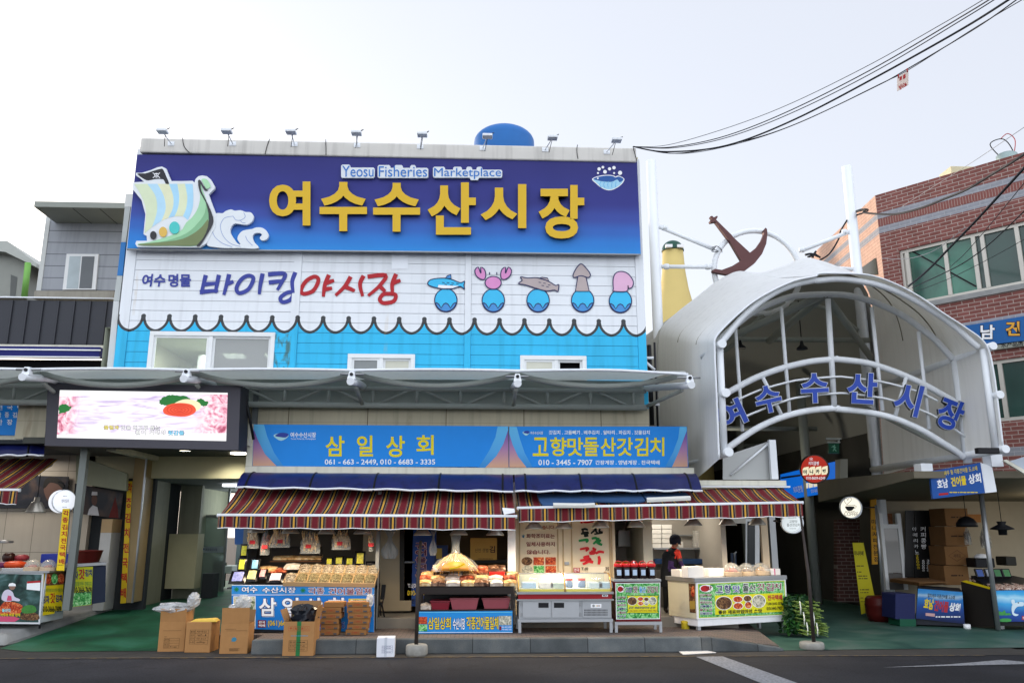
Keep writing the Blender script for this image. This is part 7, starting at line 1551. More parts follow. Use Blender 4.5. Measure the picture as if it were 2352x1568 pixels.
outlined(S1,B7,'여수',(306,772,470,832),WHT,NAVY); outlined(S1,B7,'수산시장',(520,776,870,836),WHT,NAVY); outlined(S1,B7,'각종',(1003,782,1165,846),MAR,WHT); outlined(S1,B7,'건어물일체',(1215,786,1662,854),MAR,WHT)
for cx in (250,945):
    for a in range(4): b.ring(S1,[B7(cx-28*math.cos(a*math.pi/4),798+26*math.sin(a*math.pi/4)+(12 if cx>500 else 0)),B7(cx+28*math.cos(a*math.pi/4),798-26*math.sin(a*math.pi/4)+(12 if cx>500 else 0))],1.8,GREENP,0.005+a*0.0007)
for ch,q in zip('삼일상회',((485,885,665,1078),(728,885,905,1078),(965,885,1150,1078),(1205,885,1375,1078))): b.text(S1,ch,zrect(B7,q[0]+8,q[1]+10,q[2]+8,q[3]+10),M('pale_shadow_print','#a9c4e4',0.5),0.004,0.05); outlined(S1,B7,ch,q,WHT,NAVY,0.06,0.025,4,0.008)
b.rectp(S1,zrect(B7,474,1120,560,1196),MAR,0.004); b.text(S1,'전국',zrect(B7,484,1128,550,1156),WHT,0.008,0.03); b.text(S1,'택배',zrect(B7,484,1162,550,1190),WHT,0.008,0.03); outlined(S1,B7,'(061)663-2449',(578,1122,940,1194),YEL,NAVY,0.04,0.01,3); outlined(S1,B7,'010-6683-3335',(960,1138,1382,1202),M('print_violet','#3a3a9a',0.5),M('pale_shadow_print','',0),0.04,0.01,3)
b.build('lettering',stl)
# sloping display of anchovy boxes
TRAYC = M('pale_card_tray','#b99b72',0.8,var=0.08); 
def spindle(b,T,l,w_,m):
    n0 = len(b.v); b.lathe((0,0,0),[(w_*0.3,-l/2),(w_,-l*0.15),(w_*0.8,l*0.2),(w_*0.25,l*0.4),(w_*0.6,l/2)],m,4)
    for q in range(n0,len(b.v)): b.v[q] = T @ b.v[q]
def anchovy_proto(label,cols,n,l,hm):
    t = thing('anchovy_box',label,'fish box',(0,0,0),'card boxes of dried anchovies',True)
    w_,d,h = 0.212,0.33,0.085
    b = MB(); b.box(-w_/2,w_/2,0,0.008,0,h,TRAYC); b.box(-w_/2,w_/2,d-0.008,d,0,h,TRAYC); b.box(-w_/2,-w_/2+0.007,0.0085,d-0.0085,0,h,TRAYC); b.box(w_/2-0.007,w_/2,0.0085,d-0.0085,0,h,TRAYC); b.box(-w_/2+0.008,w_/2-0.008,0.009,d-0.009,0.003,0.012,TRAYC); b.build('tray',t)
    b = MB()
    P = [[Vector((-w_/2+0.012+(w_-0.024)*i/8,0.014+(d-0.028)*j/10,h*(0.55+hm*math.sin(math.pi*i/8)**0.7*math.sin(math.pi*j/10)**0.7))) for i in range(9)] for j in range(11)]
    b.grid([r[::1] for r in P],cols[0])
    for i in range(n):
        u,v = rnd(0.06,0.94),rnd(0.04,0.96); z = h*(0.58+hm*math.sin(math.pi*u)**0.7*math.sin(math.pi*v)**0.7)+rnd(0,0.008)
        T = Matrix.Translation((-w_/2+0.012+(w_-0.024)*u,0.014+(d-0.028)*v,z)) @ Matrix.Rotation(rnd(0,6.3),4,'Z') @ Matrix.Rotation(R(90)+rnd(-.35,.35),4,'Y')
        spindle(b,T,l*rnd(0.7,1.2),l*0.085,random.choice(cols))
    b.build('dried_anchovies',t); return t
SIL = [M('anchovy_silver','#aea08a',0.4,var=0.2,vs=30),M('anchovy_pale','#d6cab4',0.4),M('anchovy_grey','#5d5343',0.4),M('anchovy_shade','#8b7e69',0.4)]
OLV = [M('anchovy_olive','#7a6d4c',0.5,var=0.2,vs=30),M('anchovy_tan','#9f9068',0.5),M('anchovy_dark','#4d442f',0.5),M('anchovy_straw','#b3a47a',0.5)]
pS = anchovy_proto('x',SIL,240,0.06,1.15); pO = anchovy_proto('x',OLV,300,0.04,1.25)
used = {id(pS): 0,id(pO): 0}
ordn = ['leftmost','second','third','fourth','fifth','sixth','seventh','eighth']
for row,(n,xs,dx,yb,Y,names) in enumerate(((8,797,119.5,766,15.70,'front'),(7,952,119.5,668,16.02,'back'))):
    for i in range(n):
        p = FY(Y).at(B7(xs+dx*i,yb+i*1.8)); pr = pO if row == 0 and i > 0 else pS
        lab = 'pale card box heaped with dried anchovies, %s of the %s row' % (ordn[i],names)
        if not used[id(pr)]: t = pr; used[id(pr)] = 1; t['label'] = lab
        else: t = dup(pr,p,None,lab)
        t.location = p; t.rotation_euler = (R(24),0,rnd(-0.03,0.03))
b = MB(); ya = FY(15.74).at(B7(900,775)).z; b.hexa([(x0+0.6,15.74,ya-0.05),(x1,15.74,ya-0.05),(x1,16.5,ya-0.05),(x0+0.6,16.5,ya-0.05)],[(x0+0.6,15.74,ya-0.01),(x1,15.74,ya-0.01),(x1,16.5,ya+0.33),(x0+0.6,16.5,ya+0.33)],M('stall_dark','',0)); b.box(x0-0.12,x0+0.599,15.755,16.5,ya-0.03,ya-0.005,M('stall_dark','',0)); b.build('display_board',stl)
FILM = M('black_film','#131418',0.18)
def pouch(label,z,q,Y,tilt,col,film=FILM,group='laver pouches on the anchovy stall',rz=0.0):
    f = FY(Y); X_ = f.rect(zrect(z,*q)); hw,hh = (X_[1]-X_[0])/2,(X_[3]-X_[2])/max(0.35,math.cos(tilt)); c = Vector(((X_[0]+X_[1])/2,Y,X_[2]))
    T = Matrix.Translation(c) @ Matrix.Rotation(rz,4,'Z') @ Matrix.Rotation(-tilt,4,'X')
    t = thing('laver_pouch',label,'pouch',c,group)
    b = MB(); n = 8
    for sg in (-1,1):
        P = [[T @ Vector((hw*(2*i/n-1),sg*(0.004+0.03*math.sin(math.pi*i/n)**0.6*math.sin(math.pi*j/n)**0.6+0.004*math.sin(i*3+j*5)),hh*j/n)) for i in range(n+1)] for j in range(n+1)]
        b.grid(P if sg < 0 else P[::-1],film)
    b.build('film',t)
    if col:
        b = MB(); P = [[T @ Vector((hw*0.62*(2*i/4-1),-(0.012+0.027*math.sin(math.pi*(0.19+0.62*i/4))**0.6*math.sin(math.pi*(0.15+0.7*j/4))**0.6),hh*(0.15+0.7*j/4))) for i in range(5)] for j in range(5)]
        b.grid(P,M('pouch_label_'+col[1:],col,0.35,var=0.7,vs=30)); b.build('label',t)
    return t
for lab,q,Y,tilt,col in (('upright black laver pouch with yellow label at the stall back left',(288,325,372,468),16.35,0.15,'#d9d23a'),('second black laver pouch with yellow and violet label, below the upright one',(258,470,352,612),16.1,0.25,'#c9cc3c'),('black laver pouch with pale blue label beside the yellow labelled ones',(392,480,492,602),16.1,0.3,'#7fb6d2'),('silver blue laver pouch lying at the left front corner of the stall',(165,612,340,742),15.78,0.75,'#8b90c4'),('shiny black laver pouch lying next to the silver blue one',(330,598,470,720),15.85,0.75,'#b9b27a'),('dark laver pouch with red and white label at the stall front',(470,590,562,692),15.95,0.7,'#c98a8a'),('dark flat laver pouch just left of the anchovy boxes',(560,632,738,728),15.82,0.85,'#c9bcc4'),
    ('short black pouch with yellow label behind the anchovy boxes, leftmost there',(1180,470,1262,548),16.5,0.2,'#d9cf3a'),('second black pouch with yellow label behind the anchovy boxes',(1272,455,1372,548),16.5,0.2,'#d5c94a'),('third black pouch with yellow label behind the anchovy boxes',(1385,465,1480,550),16.5,0.2,'#d0c838'),('tall black pouch with yellow label at the right of the stall back',(1488,400,1598,552),16.5,0.1,'#e0d24a'),('low black pouch without label at the stall right end',(1600,505,1700,562),16.5,0.3,None)):
    pouch(lab,B7,q,Y,tilt,col)
def slab(label,z,q,Y,m,group='packets of dried fish on the stall',th=0.05,tilt=0.25,rz=0.0):
    f = FY(Y); X_ = f.rect(zrect(z,*q)); c = Vector(((X_[0]+X_[1])/2,Y,X_[2])); hw = (X_[1]-X_[0])/2; d = 0.26
    T = Matrix.Translation(c) @ Matrix.Rotation(rz,4,'Z') @ Matrix.Rotation(tilt,4,'X')
    b = MB(); n = 6; th = max(th,(X_[3]-X_[2])*0.55)
    P = [[T @ Vector((hw*(2*i/n-1)*(1+0.03*math.sin(j*4+i)),d*j/n,th*(0.35+0.65*math.sin(math.pi*(0.12+0.76*i/n))**0.5*math.sin(math.pi*(0.12+0.76*j/n))**0.5)+0.006*math.sin(i*5+j*3))) for i in range(n+1)] for j in range(n+1)]
    b.grid(P,m); b.grid([[T @ Vector((hw*(2*i/n-1),d*j/n,0)) for i in range(n+1)] for j in range(n+1)][::-1],m)
    edge = [P[0],[T @ Vector((hw*(2*i/n-1),0,0)) for i in range(n+1)]]; b.grid(edge[::-1],m)
    o = b.build('fish_packet',base=c); return tag(o,label,'packet',group)
def wrap(name,stops,sc_):
    t = Mat(name); kk = t.pos(True); t.color(t.ramp(t.noise(kk,sc_,6,1.2),stops),0.15,0,0.7); t.bump(t.noise(kk,30,4,2.0),0.6,0.01); return t.m
WTAN = wrap('wrapped_tan_fish',[(0.3,'#8a6238'),(0.5,'#c9a06a'),(0.65,'#e5cfa4'),(0.75,'#f4efe6')],9); WRED = wrap('wrapped_red_fish',[(0.3,'#5a1a12'),(0.5,'#a04a30'),(0.68,'#c98a6a'),(0.76,'#f1e8e2')],9); WPALE = wrap('wrapped_pale_fish',[(0.3,'#9a8678'),(0.5,'#cfc2b4'),(0.65,'#e9e2da')],8); WDARK = wrap('wrapped_dark_fish',[(0.3,'#2a1c16'),(0.5,'#5d4030'),(0.66,'#9a7a62'),(0.75,'#e4dcd4')],9)
for lab,q,Y,m in (('tan dried squid packet at the middle of the anchovy stall',(468,560,655,622),16.1,WTAN),('red brown dried fish packet beside the tan one',(598,570,760,645),16.08,WRED),('clear pale packet on top, just left of the back row of boxes',(745,528,902,592),16.15,WPALE)): slab(lab,B7,q,Y,m)
f = FY(16.55); b = MB(); x_0,x_1,z_0,z_1 = f.rect(zrect(B7,610,350,1140,500)); b.box(x_0,x_1,16.6,16.65,z_0,z_1,M('dark_shelf','#1b1714',0.7)); b.box(x_0,x_1,16.5,16.62,z_0-0.02,z_0,M('wood_edge','#6b4526',0.6)); b.build('shelf_board',stl)
slab('long flat yellowish packet of fish on the dark shelf board',B7,(632,462,1135,492),16.48,WTAN,th=0.05)
for lab,cx,y0,y1,w_,n in (('clear bag of pale dried squid hanging leftmost over the anchovy stall',437,165,372,120,24),('reddish dim bag of dried fish, second from left over the anchovy stall',562,180,440,100,16),('wide clear bag of tan dried pollack third from left',712,165,362,215,36),('big clear bag of dried fish with red label in the stall middle',1030,190,425,205,40),('wide clear bag of dried squid with red label, right of the middle',1352,180,385,195,36),('slim clear bag of dried fish at the right end of the anchovy stall',1665,190,402,50,8)):
    stringbag(lab,B7,cx,y0,y1,w_,16.05,DFISH if 'reddish' not in lab else WRED,n,tagm=RED,L=0.2)
# chair, water can
f = FY(16.5); b = MB(); b.hexa([f.at(B7(1752,905)),f.at(B7(1795,905)),f.at(B7(1795,905))+Vector((0,0.04,0)),f.at(B7(1752,905))+Vector((0,0.04,0))],[f.at(B7(1768,750)),f.at(B7(1812,750)),f.at(B7(1812,750))+Vector((0,0.04,0)),f.at(B7(1768,750))+Vector((0,0.04,0))],BLACK)
ch = thing('folding_chair','dark folding chair half hidden behind the anchovy stall end','chair',f.at(B7(1790,1140))); bevel(b.build('backrest',ch),0.01); MB().tube([f.at(p) for p in (B7(1790,880),B7(1772,960),B7(1800,1100),B7(1812,1130))],0.014,BLACK,8).build('leg',ch); MB().tube([f.at(p,-0.3) for p in (B7(1760,960),B7(1755,1140))],0.014,BLACK,8).build('leg',ch)
b = MB(); p = f.at(B7(1700,950),-0.05); b.box(p.x-0.15,p.x+0.12,16.45,16.8,p.z-0.02,p.z+0.02,BLACK); b.build('seat',ch)

# ------------------------------------------------------------------ second stall: packets on a dark table
SY2 = 15.5; S2 = FY(SY2)
tb2 = thing('packet_stall','dark framed table stall of dried fish packets with a yellow lettered banner','stall',S2.at(B8(945,1262)))
x0,x1,z0,z1 = S2.rect(zrect(B8,450,775,1450,850)); zl = S2.at(B8(900,1255)).z
BRN = M('dark_stall_metal','#2a2422',0.5,0.2)
b = MB(); b.box(x0,x1,SY2,SY2+0.04,z0,z1,BRN); b.box(x0,x1,SY2+0.041,SY2+0.9,z1-0.06,z1,BRN); b.build('table_top',tb2)
for xx in (x0,x1-0.05):
    for yy in (SY2+0.01,SY2+0.85): MB().box(xx,xx+0.05,yy,yy+0.05,0.24,z0-0.001 if yy < SY2+0.5 else z1-0.061,BRN).build('leg',tb2)
zs_ = S2.at(B8(900,1014)).z; b = MB(); b.box(x0+0.06,x1-0.055,SY2+0.02,SY2+0.84,zs_-0.03,zs_,BRN); b.build('shelf',tb2)
b = MB(); b.box(x0+0.06,x1-0.06,SY2+0.86,SY2+0.89,0.3,z0,BLACK); b.build('back_sheet',tb2)
b = MB(); b.poly(S2,[B8(455,1260),B8(1438,1252),B8(1436,1022),B8(452,1030)],M('stall_banner_blue','#1f86d0',0.4,var=0.03),0.015,0.012); b.rectp(S2,zrect(B8,455,1245,1437,1250),WHT,0.018); b.rectp(S2,zrect(B8,455,1036,1437,1040),M('print_cyan','',0),0.018)
for q,m in (((455,1085,545,1160),KIM),((455,1165,545,1235),LEAF),((1298,1075,1427,1172),FISHP)): b.rectp(S2,zrect(B8,*q),m,0.019)
b.build('banner',tb2)
b = MB()
for t_,q,m in (('삼일상회',(556,1090,792,1216),YEL),('수산시장',(815,1098,940,1218),WHT),('각종건어물일체',(956,1082,1290,1216),YEL)): outlined(S2,B8,t_,q,m,NAVY,0.055,0.018,3,0.020)
b.text(S2,'061-663-2449',zrect(B8,1325,1182,1428,1200),WHT,0.02,0.0); b.text(S2,'010-6683-3335',zrect(B8,1325,1208,1428,1224),WHT,0.02,0.0); b.rectp(S2,zrect(B8,1300,1184,1320,1224),MAR,0.02); b.build('lettering',tb2)
PKM = [WTAN,WPALE,WDARK,WRED,WPALE,WTAN]
i = 0
descr = ['tan','pale','dark brown','reddish','whitish','golden']
for row,(yb,Y,xs,dx,n) in enumerate(((765,15.52,445,150,7),(715,15.72,440,150,7),(675,15.92,470,150,7))):
    for j in range(n):
        mi = (j*2+row*3) % 6
        slab('%s fish packet on the dark table, %s from left in the %s layer' % (descr[mi],ordn[j],('front','middle','rear')[row]),B8,(xs+dx*j+rnd(-8,8),yb-58,xs+dx*j+142,yb),Y,PKM[mi],'packets on the dark table',0.09,0.12,rnd(-0.12,0.12))
# big heap of dried strips under clear film
f = FY(15.95); c = f.at(B8(840,600)); hw = (f.at(B8(1070,600)).x-c.x); H = f.at(B8(840,440)).z-c.z
hp = thing('dried_fish_heap','large golden heap of shredded dried pollack tied in clear film','dried fish',c)
b = MB(); gold = [M('dried_gold','#d0a052',0.45,var=0.2,vs=20),M('dried_pale_gold','#e3c384',0.45),M('dried_amber','#a8742c',0.5)]
for i in range(420):
    a = rnd(0,2*math.pi); r = hw*rnd(0.1,1.0); zt_i = H*(1-(r/hw)**2.2)*0.98
    p = c+Vector((r*math.cos(a),0.62*r*math.sin(a),zt_i)); dirv = Vector((math.cos(a),0.62*math.sin(a),-H/hw*1.2*(r/hw)**0.4-0.1)).normalized(); l = rnd(0.12,0.22)
    q = dirv.to_track_quat('Z','Y').to_matrix().to_4x4()
    spindle(b,Matrix.Translation(p) @ q @ Matrix.Rotation(rnd(-.25,.25),4,'X'),l,rnd(0.006,0.013),random.choice(gold))
b.lathe(c,[(hw*0.85,0),(hw*0.8,H*0.25),(hw*0.6,H*0.55),(hw*0.28,H*0.74),(0,H*0.8)],gold[2],24); b.build('strips',hp)
b = MB(); tp_ = f.at(B8(850,235)).z-c.z; P = []
for h_,rr in ((0.0,1.03),(H*0.3,1.0),(H*0.65,0.78),(H*0.95,0.42),(H*1.15,0.2),(H*1.6,0.17),(tp_,0.24)): P.append([c+Vector((hw*rr*math.cos(kk*math.pi/10)*(1+0.08*math.sin(kk*3+h_*20)),0.65*hw*rr*math.sin(kk*math.pi/10),h_)) for kk in range(21)])
b.grid(P,CLBAG); b.build('clear_film',hp)
b = MB(); q_ = [f.at(B8(*p),0.36) for p in ((780,590),(870,575),(940,540),(935,525),(860,560),(775,575))]; b.face(b.add(q_),YEL); b.build('yellow_ribbon',hp)
slab('stack of long white edged laver packs under the golden heap',B8,(600,568,780,615),15.85,WPALE,th=0.08); slab('fan of brown striped packs under the golden heap right side',B8,(880,560,1030,612),15.85,WDARK,th=0.08); slab('dark red brown pack between the heap and the red tray',B8,(1030,570,1185,632),15.95,WRED,th=0.1)
f = FY(15.9); x_0,x_1,z_0,z_1 = f.rect(zrect(B8,1190,615,1360,672)); b = MB(); b.hexa([(x_0+0.02,15.9,z_0),(x_1-0.02,15.9,z_0),(x_1-0.02,16.15,z_0),(x_0+0.02,16.15,z_0)],[(x_0,15.88,z_1),(x_1,15.88,z_1),(x_1,16.17,z_1),(x_0,16.17,z_1)],M('bright_red_tray','#b8231c',0.35)); o = bevel(b.build('red_tray',base=(x_0,15.9,z_0)),0.01); tag(o,'bright red plastic tray at the right end of the dark table','tray')
slab('dark wrapped bundle lying in the bright red tray',B8,(1185,560,1365,625),15.92,WDARK,th=0.1)
for lab,q,Y in (('dull red rubber basin, leftmost on the shelf of the dark table',(580,925,782,1016),15.62),('wide pinkish plastic wrapped basin in the middle of that shelf',(785,897,1082,1013),15.6),('pinkish plastic wrapped basin at the shelf right end',(1120,897,1416,1003),15.6)):
    f = FY(Y); x_0,x_1,z_0,z_1 = f.rect(zrect(B8,*q)); hw = (x_1-x_0)/2; ins = hw*0.16; m = M('red_basin_plastic','#7a2430',0.35,var=0.1) if 'dull' in lab else M('pink_basin_plastic','#8e4a52',0.3,var=0.12)
    b = MB(); b.hexa([(x_0+ins,Y,z_0),(x_1-ins,Y,z_0),(x_1-ins,Y+0.4,z_0),(x_0+ins,Y+0.4,z_0)],[(x_0,Y-0.02,z_1-0.01),(x_1,Y-0.02,z_1-0.01),(x_1,Y+0.45,z_1-0.01),(x_0,Y+0.45,z_1-0.01)],m); b.box(x_0-0.012,x_1+0.012,Y-0.035,Y+0.46,z_1-0.009,z_1+0.012,m); o = bevel(b.build('plastic_basin',base=(x_0,Y,z_0)),0.012); tag(o,lab,'basin','basins under the dark table')
slab('clear wrapped silvery packet at the left of the basins',B8,(470,945,585,1010),15.6,WPALE,'packets under the dark table',0.1,0.05)
# carton with brush letters and hanging film behind that stall
f = FY(16.9); x_0,x_1,z_0,z_1 = f.rect(zrect(B8,995,262,1275,492)); ct = thing('carton','tan carton with brushed 신안 갯벌 김 letters behind the dark table','carton',((x_0+x_1)/2,16.9,z_0))
b = MB(); b.box(x_0,x_1,16.9,17.3,z_0,z_1,M('ochre_carton','#a07c3c',0.8,var=0.08)); bevel(b.build('box',ct),0.01); b = MB(); b.text(f,'김',zrect(B8,1195,345,1255,415),INK,0.004,0.02); b.text(f,'신안 갯벌',zrect(B8,1045,370,1185,412),INK,0.004,0.0); b.marks(f,zrect(B8,1075,472,1230,486),PRINTW,0.004); b.build('printing',ct)
b = MB(); b.box(x_0-0.6,x_1+0.3,16.88,17.4,z_0-0.06,z_0-0.002,M('dark_shelf','',0)); b.build('back_shelf',tb2)
f = FY(17.2); b = MB(); b.rectp(f,zrect(B8,620,340,760,520),M('navy_carton','#22335a',0.6),0,0.3); b.rectp(f,zrect(B8,640,370,700,480),M('ochre_print','#a58a3c',0.6),0.003); tag(b.build('printed_carton',base=f.at(B8(690,520))),'navy and ochre printed carton in the shade behind the golden heap','carton')
for lab,cx,y0,y1,w_,Y in (('empty clear bags hanging beside the navy poster door',605,130,445,90,16.3),('grey film sheet hanging over the beige door panel',150,120,480,190,16.9)):
    f = FY(Y); top,bot = f.at(B8(cx,y0)),f.at(B8(cx,y1)); hw = f.at(B8(cx+w_/2,y1)).x-bot.x; b = MB()
    b.grid([[Vector((bot.x+hw*(2*i/10-1)*(0.6+0.4*math.sin(j)),Y+0.03*math.sin(i*2.1+j),bot.z+(top.z-bot.z)*j/8)) for i in range(11)] for j in range(9)],GLASS('grey_film','#c9cbcc',0.55,0.2)); tag(b.build('plastic_sheet',base=bot),lab,'plastic sheet')

# ------------------------------------------------------------------ chilled glass cabinet
CY3 = 15.42; S3 = FY(CY3); cab = thing('display_fridge','steel chilled display cabinet with gold edged sloping glass and red band','display fridge',S3.at(C1(680,1262)))
ST2 = M('fridge_steel','#a9adb2',0.35,0.55,var=0.05,vs=3); GOLD = M('gold_trim','#b08a4a',0.3,0.6)
xa,xb_,z0,z1 = S3.rect(zrect(C1,192,905,1172,1108)); dY = 0.75
b = MB(); b.box(xa+0.01,xb_-0.01,CY3+0.02,CY3+dY,z0,z1,ST2); bevel(b.build('body',cab),0.006)
zr0,zr1 = S3.at(C1(680,898)).z,S3.at(C1(680,848)).z; b = MB(); b.box(xa-0.0,xb_+0.0,CY3-0.01,CY3+dY+0.01,zr0,zr1,M('fridge_red','#8e1a22',0.35)); b.box(xa-0.03,xb_+0.03,CY3-0.035,CY3+dY+0.02,zr1+0.001,zr1+0.04,STEEL); b.box(xa-0.03,xb_+0.03,CY3-0.03,CY3+dY+0.02,zr0-0.03,zr0-0.001,STEEL); b.build('red_band',cab)
b = MB(); b.rectp(S3,zrect(C1,1068,852,1128,874),WHT,0.014); b.text(S3,'MKA',zrect(C1,1076,855,1122,871),INK,0.016,0.03); b.build('maker_plate',cab)
for q in ((238,920,530,1092),(545,920,830,1092)):
    b = MB(); b.rectp(S3,zrect(C1,*q),M('fridge_door','#b3b7bc',0.3,0.5,var=0.05),0.0,0.018); d = bevel(b.build('door',cab),0.005)
    hx = 402 if q[0] < 300 else 564; b = MB(); b.rectp(S3,zrect(C1,hx,938,hx+106,990),BLACK,0.006,0.005); b.build('handle',d)
    for yy in (955,1060): b = MB(); hx2 = 228 if q[0] < 300 else 842; b.rectp(S3,zrect(C1,hx2-8,yy-18,hx2+6,yy+18),STEEL,0.012,0.02); b.build('hinge',d)
b = MB(); b.rectp(S3,zrect(C1,862,920,1160,1092),ST2,0.0,0.018); vp = b.build('vent_panel',cab)
b = MB(); b.rectp(S3,zrect(C1,948,950,1060,990),WHT,0.006); b.poly(S3,[C1(*p) for p in ell(978,970,14,14,14)],STEEL,0.010)
for i,m in enumerate((YEL,RED,GREENP,RED)): b.rectp(S3,zrect(C1,1002+i*12,964,1009+i*12,976),m,0.010)
b.build('control_plate',vp)
b = MB()
for r_ in range(3):
    for i in range(19): b.rectp(S3,zrect(C1,882+i*13,1007+r_*24,888+i*13,1025+r_*24),BLACK,0.003)
b.build('vent_slots',vp)
zf = S3.at(C1(680,1140)).z; b = MB(); b.box(xa-0.01,xb_+0.01,CY3,CY3+0.05,zf,z0-0.001,ST2); b.box(xa-0.01,xb_+0.01,CY3+dY-0.05,CY3+dY,zf,z0-0.001,ST2); b.build('base_rail',cab)
for xx in (xa,xb_-0.05):
    for yy in (CY3+0.005,CY3+dY-0.055): MB().box(xx,xx+0.05,yy,yy+0.05,0.24,zf-0.001,ST2).build('leg',cab)
zt3 = FY(CY3+0.35).at(C1(680,632)).z; zg = zr1+0.042; CG = GLASS('cabinet_glass','#eef4f0',0.86)
b = MB(); gl = [[Vector((xa+(xb_-xa)*i/6,CY3-0.0+0.36*(1-math.cos(math.pi/2*j/8))**0.9,zg+(zt3-zg)*math.sin(math.pi/2*j/8))) for i in range(7)] for j in range(9)]; b.grid(gl,CG); b.quad((xa,CY3+0.36,zt3),(xb_,CY3+0.36,zt3),(xb_,CY3+dY,zt3),(xa,CY3+dY,zt3),CG); b.build('curved_glass',cab)
for xx in (xa+0.005,(xa+xb_)/2,xb_-0.005): MB().tube([(xx,CY3-0.004+0.36*(1-math.cos(math.pi/2*j/8))**0.9,zg+(zt3-zg)*math.sin(math.pi/2*j/8)) for j in range(9)]+[(xx,CY3+dY,zt3)],0.014,GOLD,8).build('glass_frame',cab)
MB().tube([(xa,CY3+0.36,zt3),(xb_,CY3+0.36,zt3)],0.012,STEEL,8).build('glass_frame',cab)
b = MB(); b.box(xa+0.02,xb_-0.02,CY3+0.04,CY3+dY-0.03,zg+0.0,zg+0.05,M('fridge_liner','#e3e6dc',0.4)); b.box(xa+0.02,xb_-0.02,CY3+dY-0.04,CY3+dY,zg+0.052,zt3-0.02,M('fridge_back','#b9b5a6',0.4)); b.build('liner',cab)
light('fridge_lamp','AREA',((xa+xb_)/2,CY3+0.5,zt3-0.03),4,(1,.93,.8),cab,0.4)
b = MB(); b.rectp(S3,zrect(C1,200,795,1165,822),YEL,-0.03,0.005,YEL); b.build('yellow_strip',cab)
for i,(cx,c,lab) in enumerate(((300,'#a9c0e0','bluish foam tray of kimchi in the left half of the display fridge'),(480,'#e2d7d8','white covered tray in the display fridge, left half'),(590,'#b9c4bd','grey green tray beside the fridge middle frame'),(990,'#c9d2dc','pale tray in the right half of the display fridge'),(1090,'#b0c7de','blue tray at the right end of the display fridge'))):
    p = FY(CY3+0.3).at(C1(cx,790)); b = MB(); b.box(p.x-0.13,p.x+0.13,CY3+0.12,CY3+0.5,zg+0.052,zg+0.15,M('tray_'+c[1:],c,0.4,var=0.15,vs=10)); tag(bevel(b.build('food_tray',base=(p.x,CY3+0.12,zg+0.052)),0.012),lab,'tray','trays in the display fridge')
# jars
def jar_proto(label,s=1.0):
    t = thing('kimchi_jar',label,'jar',(0,0,0),'jars with red lids',True)
    b = MB(); b.lathe((0,0,0),[(0.052*s,0),(0.058*s,0.01),(0.058*s,0.13*s),(0.045*s,0.15*s)],M('dark_sauce_jar','#1a0f10',0.15,var=0.2),20); b.build('jar_body',t)
    b = MB(); b.lathe((0,0,0.145*s),[(0.056*s,0),(0.057*s,0.004),(0.057*s,0.034*s),(0.05*s,0.04*s),(0,0.041*s)],M('red_lid','#b3151c',0.35),20); b.build('lid',t)
    b = MB(); b.box(-0.028*s,0.028*s,-0.0605*s,-0.058*s,0.04*s,0.11*s,M('jar_label','#a9bcd2',0.5)); b.build('label',t); return t
JY = 15.62; JF = FY(JY); ctop = FY(15.45).at(C1(1430,690)).z
jp = None
for cx,lab in ((1238,'dark sauce jar with red lid and wire handle, leftmost on the small green counter'),(1320,'second dark sauce jar with red lid from the left on the small counter'),(1402,'middle dark sauce jar with a white knob on its red lid'),(1490,'fourth dark sauce jar with red lid on the small counter'),(1583,'rightmost dark sauce jar with red lid beside the woman')):
    p = JF.at(C1(cx,640)); p.z = ctop+0.003
    if jp is None: jp = jar_proto(lab,1.42); t = jp; t.location = p
    else: t = dup(jp,p,0,lab)
    if cx == 1238: MB().tube([Vector(q) for q in ((-0.07,0,0.23),(-0.05,0,0.29),(0.0,0,0.31),(0.05,0,0.29),(0.07,0,0.23))],0.008,RED,6).build('handle',t,(0,0,0))
    if cx == 1402: MB().lathe((0,0,0.262),[(0.02,0),(0.014,0.03),(0.006,0.05),(0,0.052)],WHT,10).build('knob',t,(0,0,0))
for cx,lab in ((718,'red lidded bluish jar inside the display fridge by the middle frame'),(850,'red lidded bluish jar inside the display fridge, right of the other')):
    p = FY(CY3+0.4).at(C1(cx,780)); t = thing('kimchi_jar',lab,'jar',(p.x,CY3+0.35,zg+0.052),'jars in the display fridge',True)
    MB().lathe((0,0,0),[(0.07,0),(0.075,0.01),(0.075,0.12)],M('bluish_jar','#6c7fa3',0.2),18).build('jar_body',t); MB().lathe((0,0,0.121),[(0.075,0),(0.075,0.04),(0,0.042)],M('red_lid','',0),18).build('lid',t)

# ------------------------------------------------------------------ small green counter
C4F = FY(15.42); c4 = thing('banner_counter','small counter with green leaf banner naming 고향맛 돌산 갓김치 under red lidded jars','counter',C4F.at(C1(1435,1250)))
x0,x1,z0,z1 = C4F.rect(zrect(C1,1195,690,1685,1135))
b = MB(); b.box(x0-0.0,x1+0.01,15.40,16.0,z1-0.045,ctop,STEEL); bevel(b.build('counter_top',c4),0.004)
b = MB(); b.box(x0+0.03,x1-0.01,15.455,15.98,z0,z1-0.046,M('counter_maroon','#6d1a20',0.5)); b.build('cabinet',c4)
b = MB(); b.poly(C4F,[C1(1215,1112),C1(1672,1108),C1(1675,726),C1(1208,732)],WHT,-0.01,0.02); b.poly(C4F,[C1(1222,1104),C1(1665,1100),C1(1668,734),C1(1215,740)],LEAF,-0.006)
b.poly(C4F,[C1(*p) for p in smooth([(1330,870),(1345,862),(1640,862),(1650,875),(1650,1035),(1640,1046),(1345,1046),(1332,1035)],2,True)],INK,-0.003); b.poly(C4F,[C1(*p) for p in smooth([(1335,875),(1347,867),(1638,867),(1645,878),(1645,1032),(1637,1041),(1347,1041),(1337,1032)],2,True)],M('lemon_print','#d6d21e',0.5),0.0)
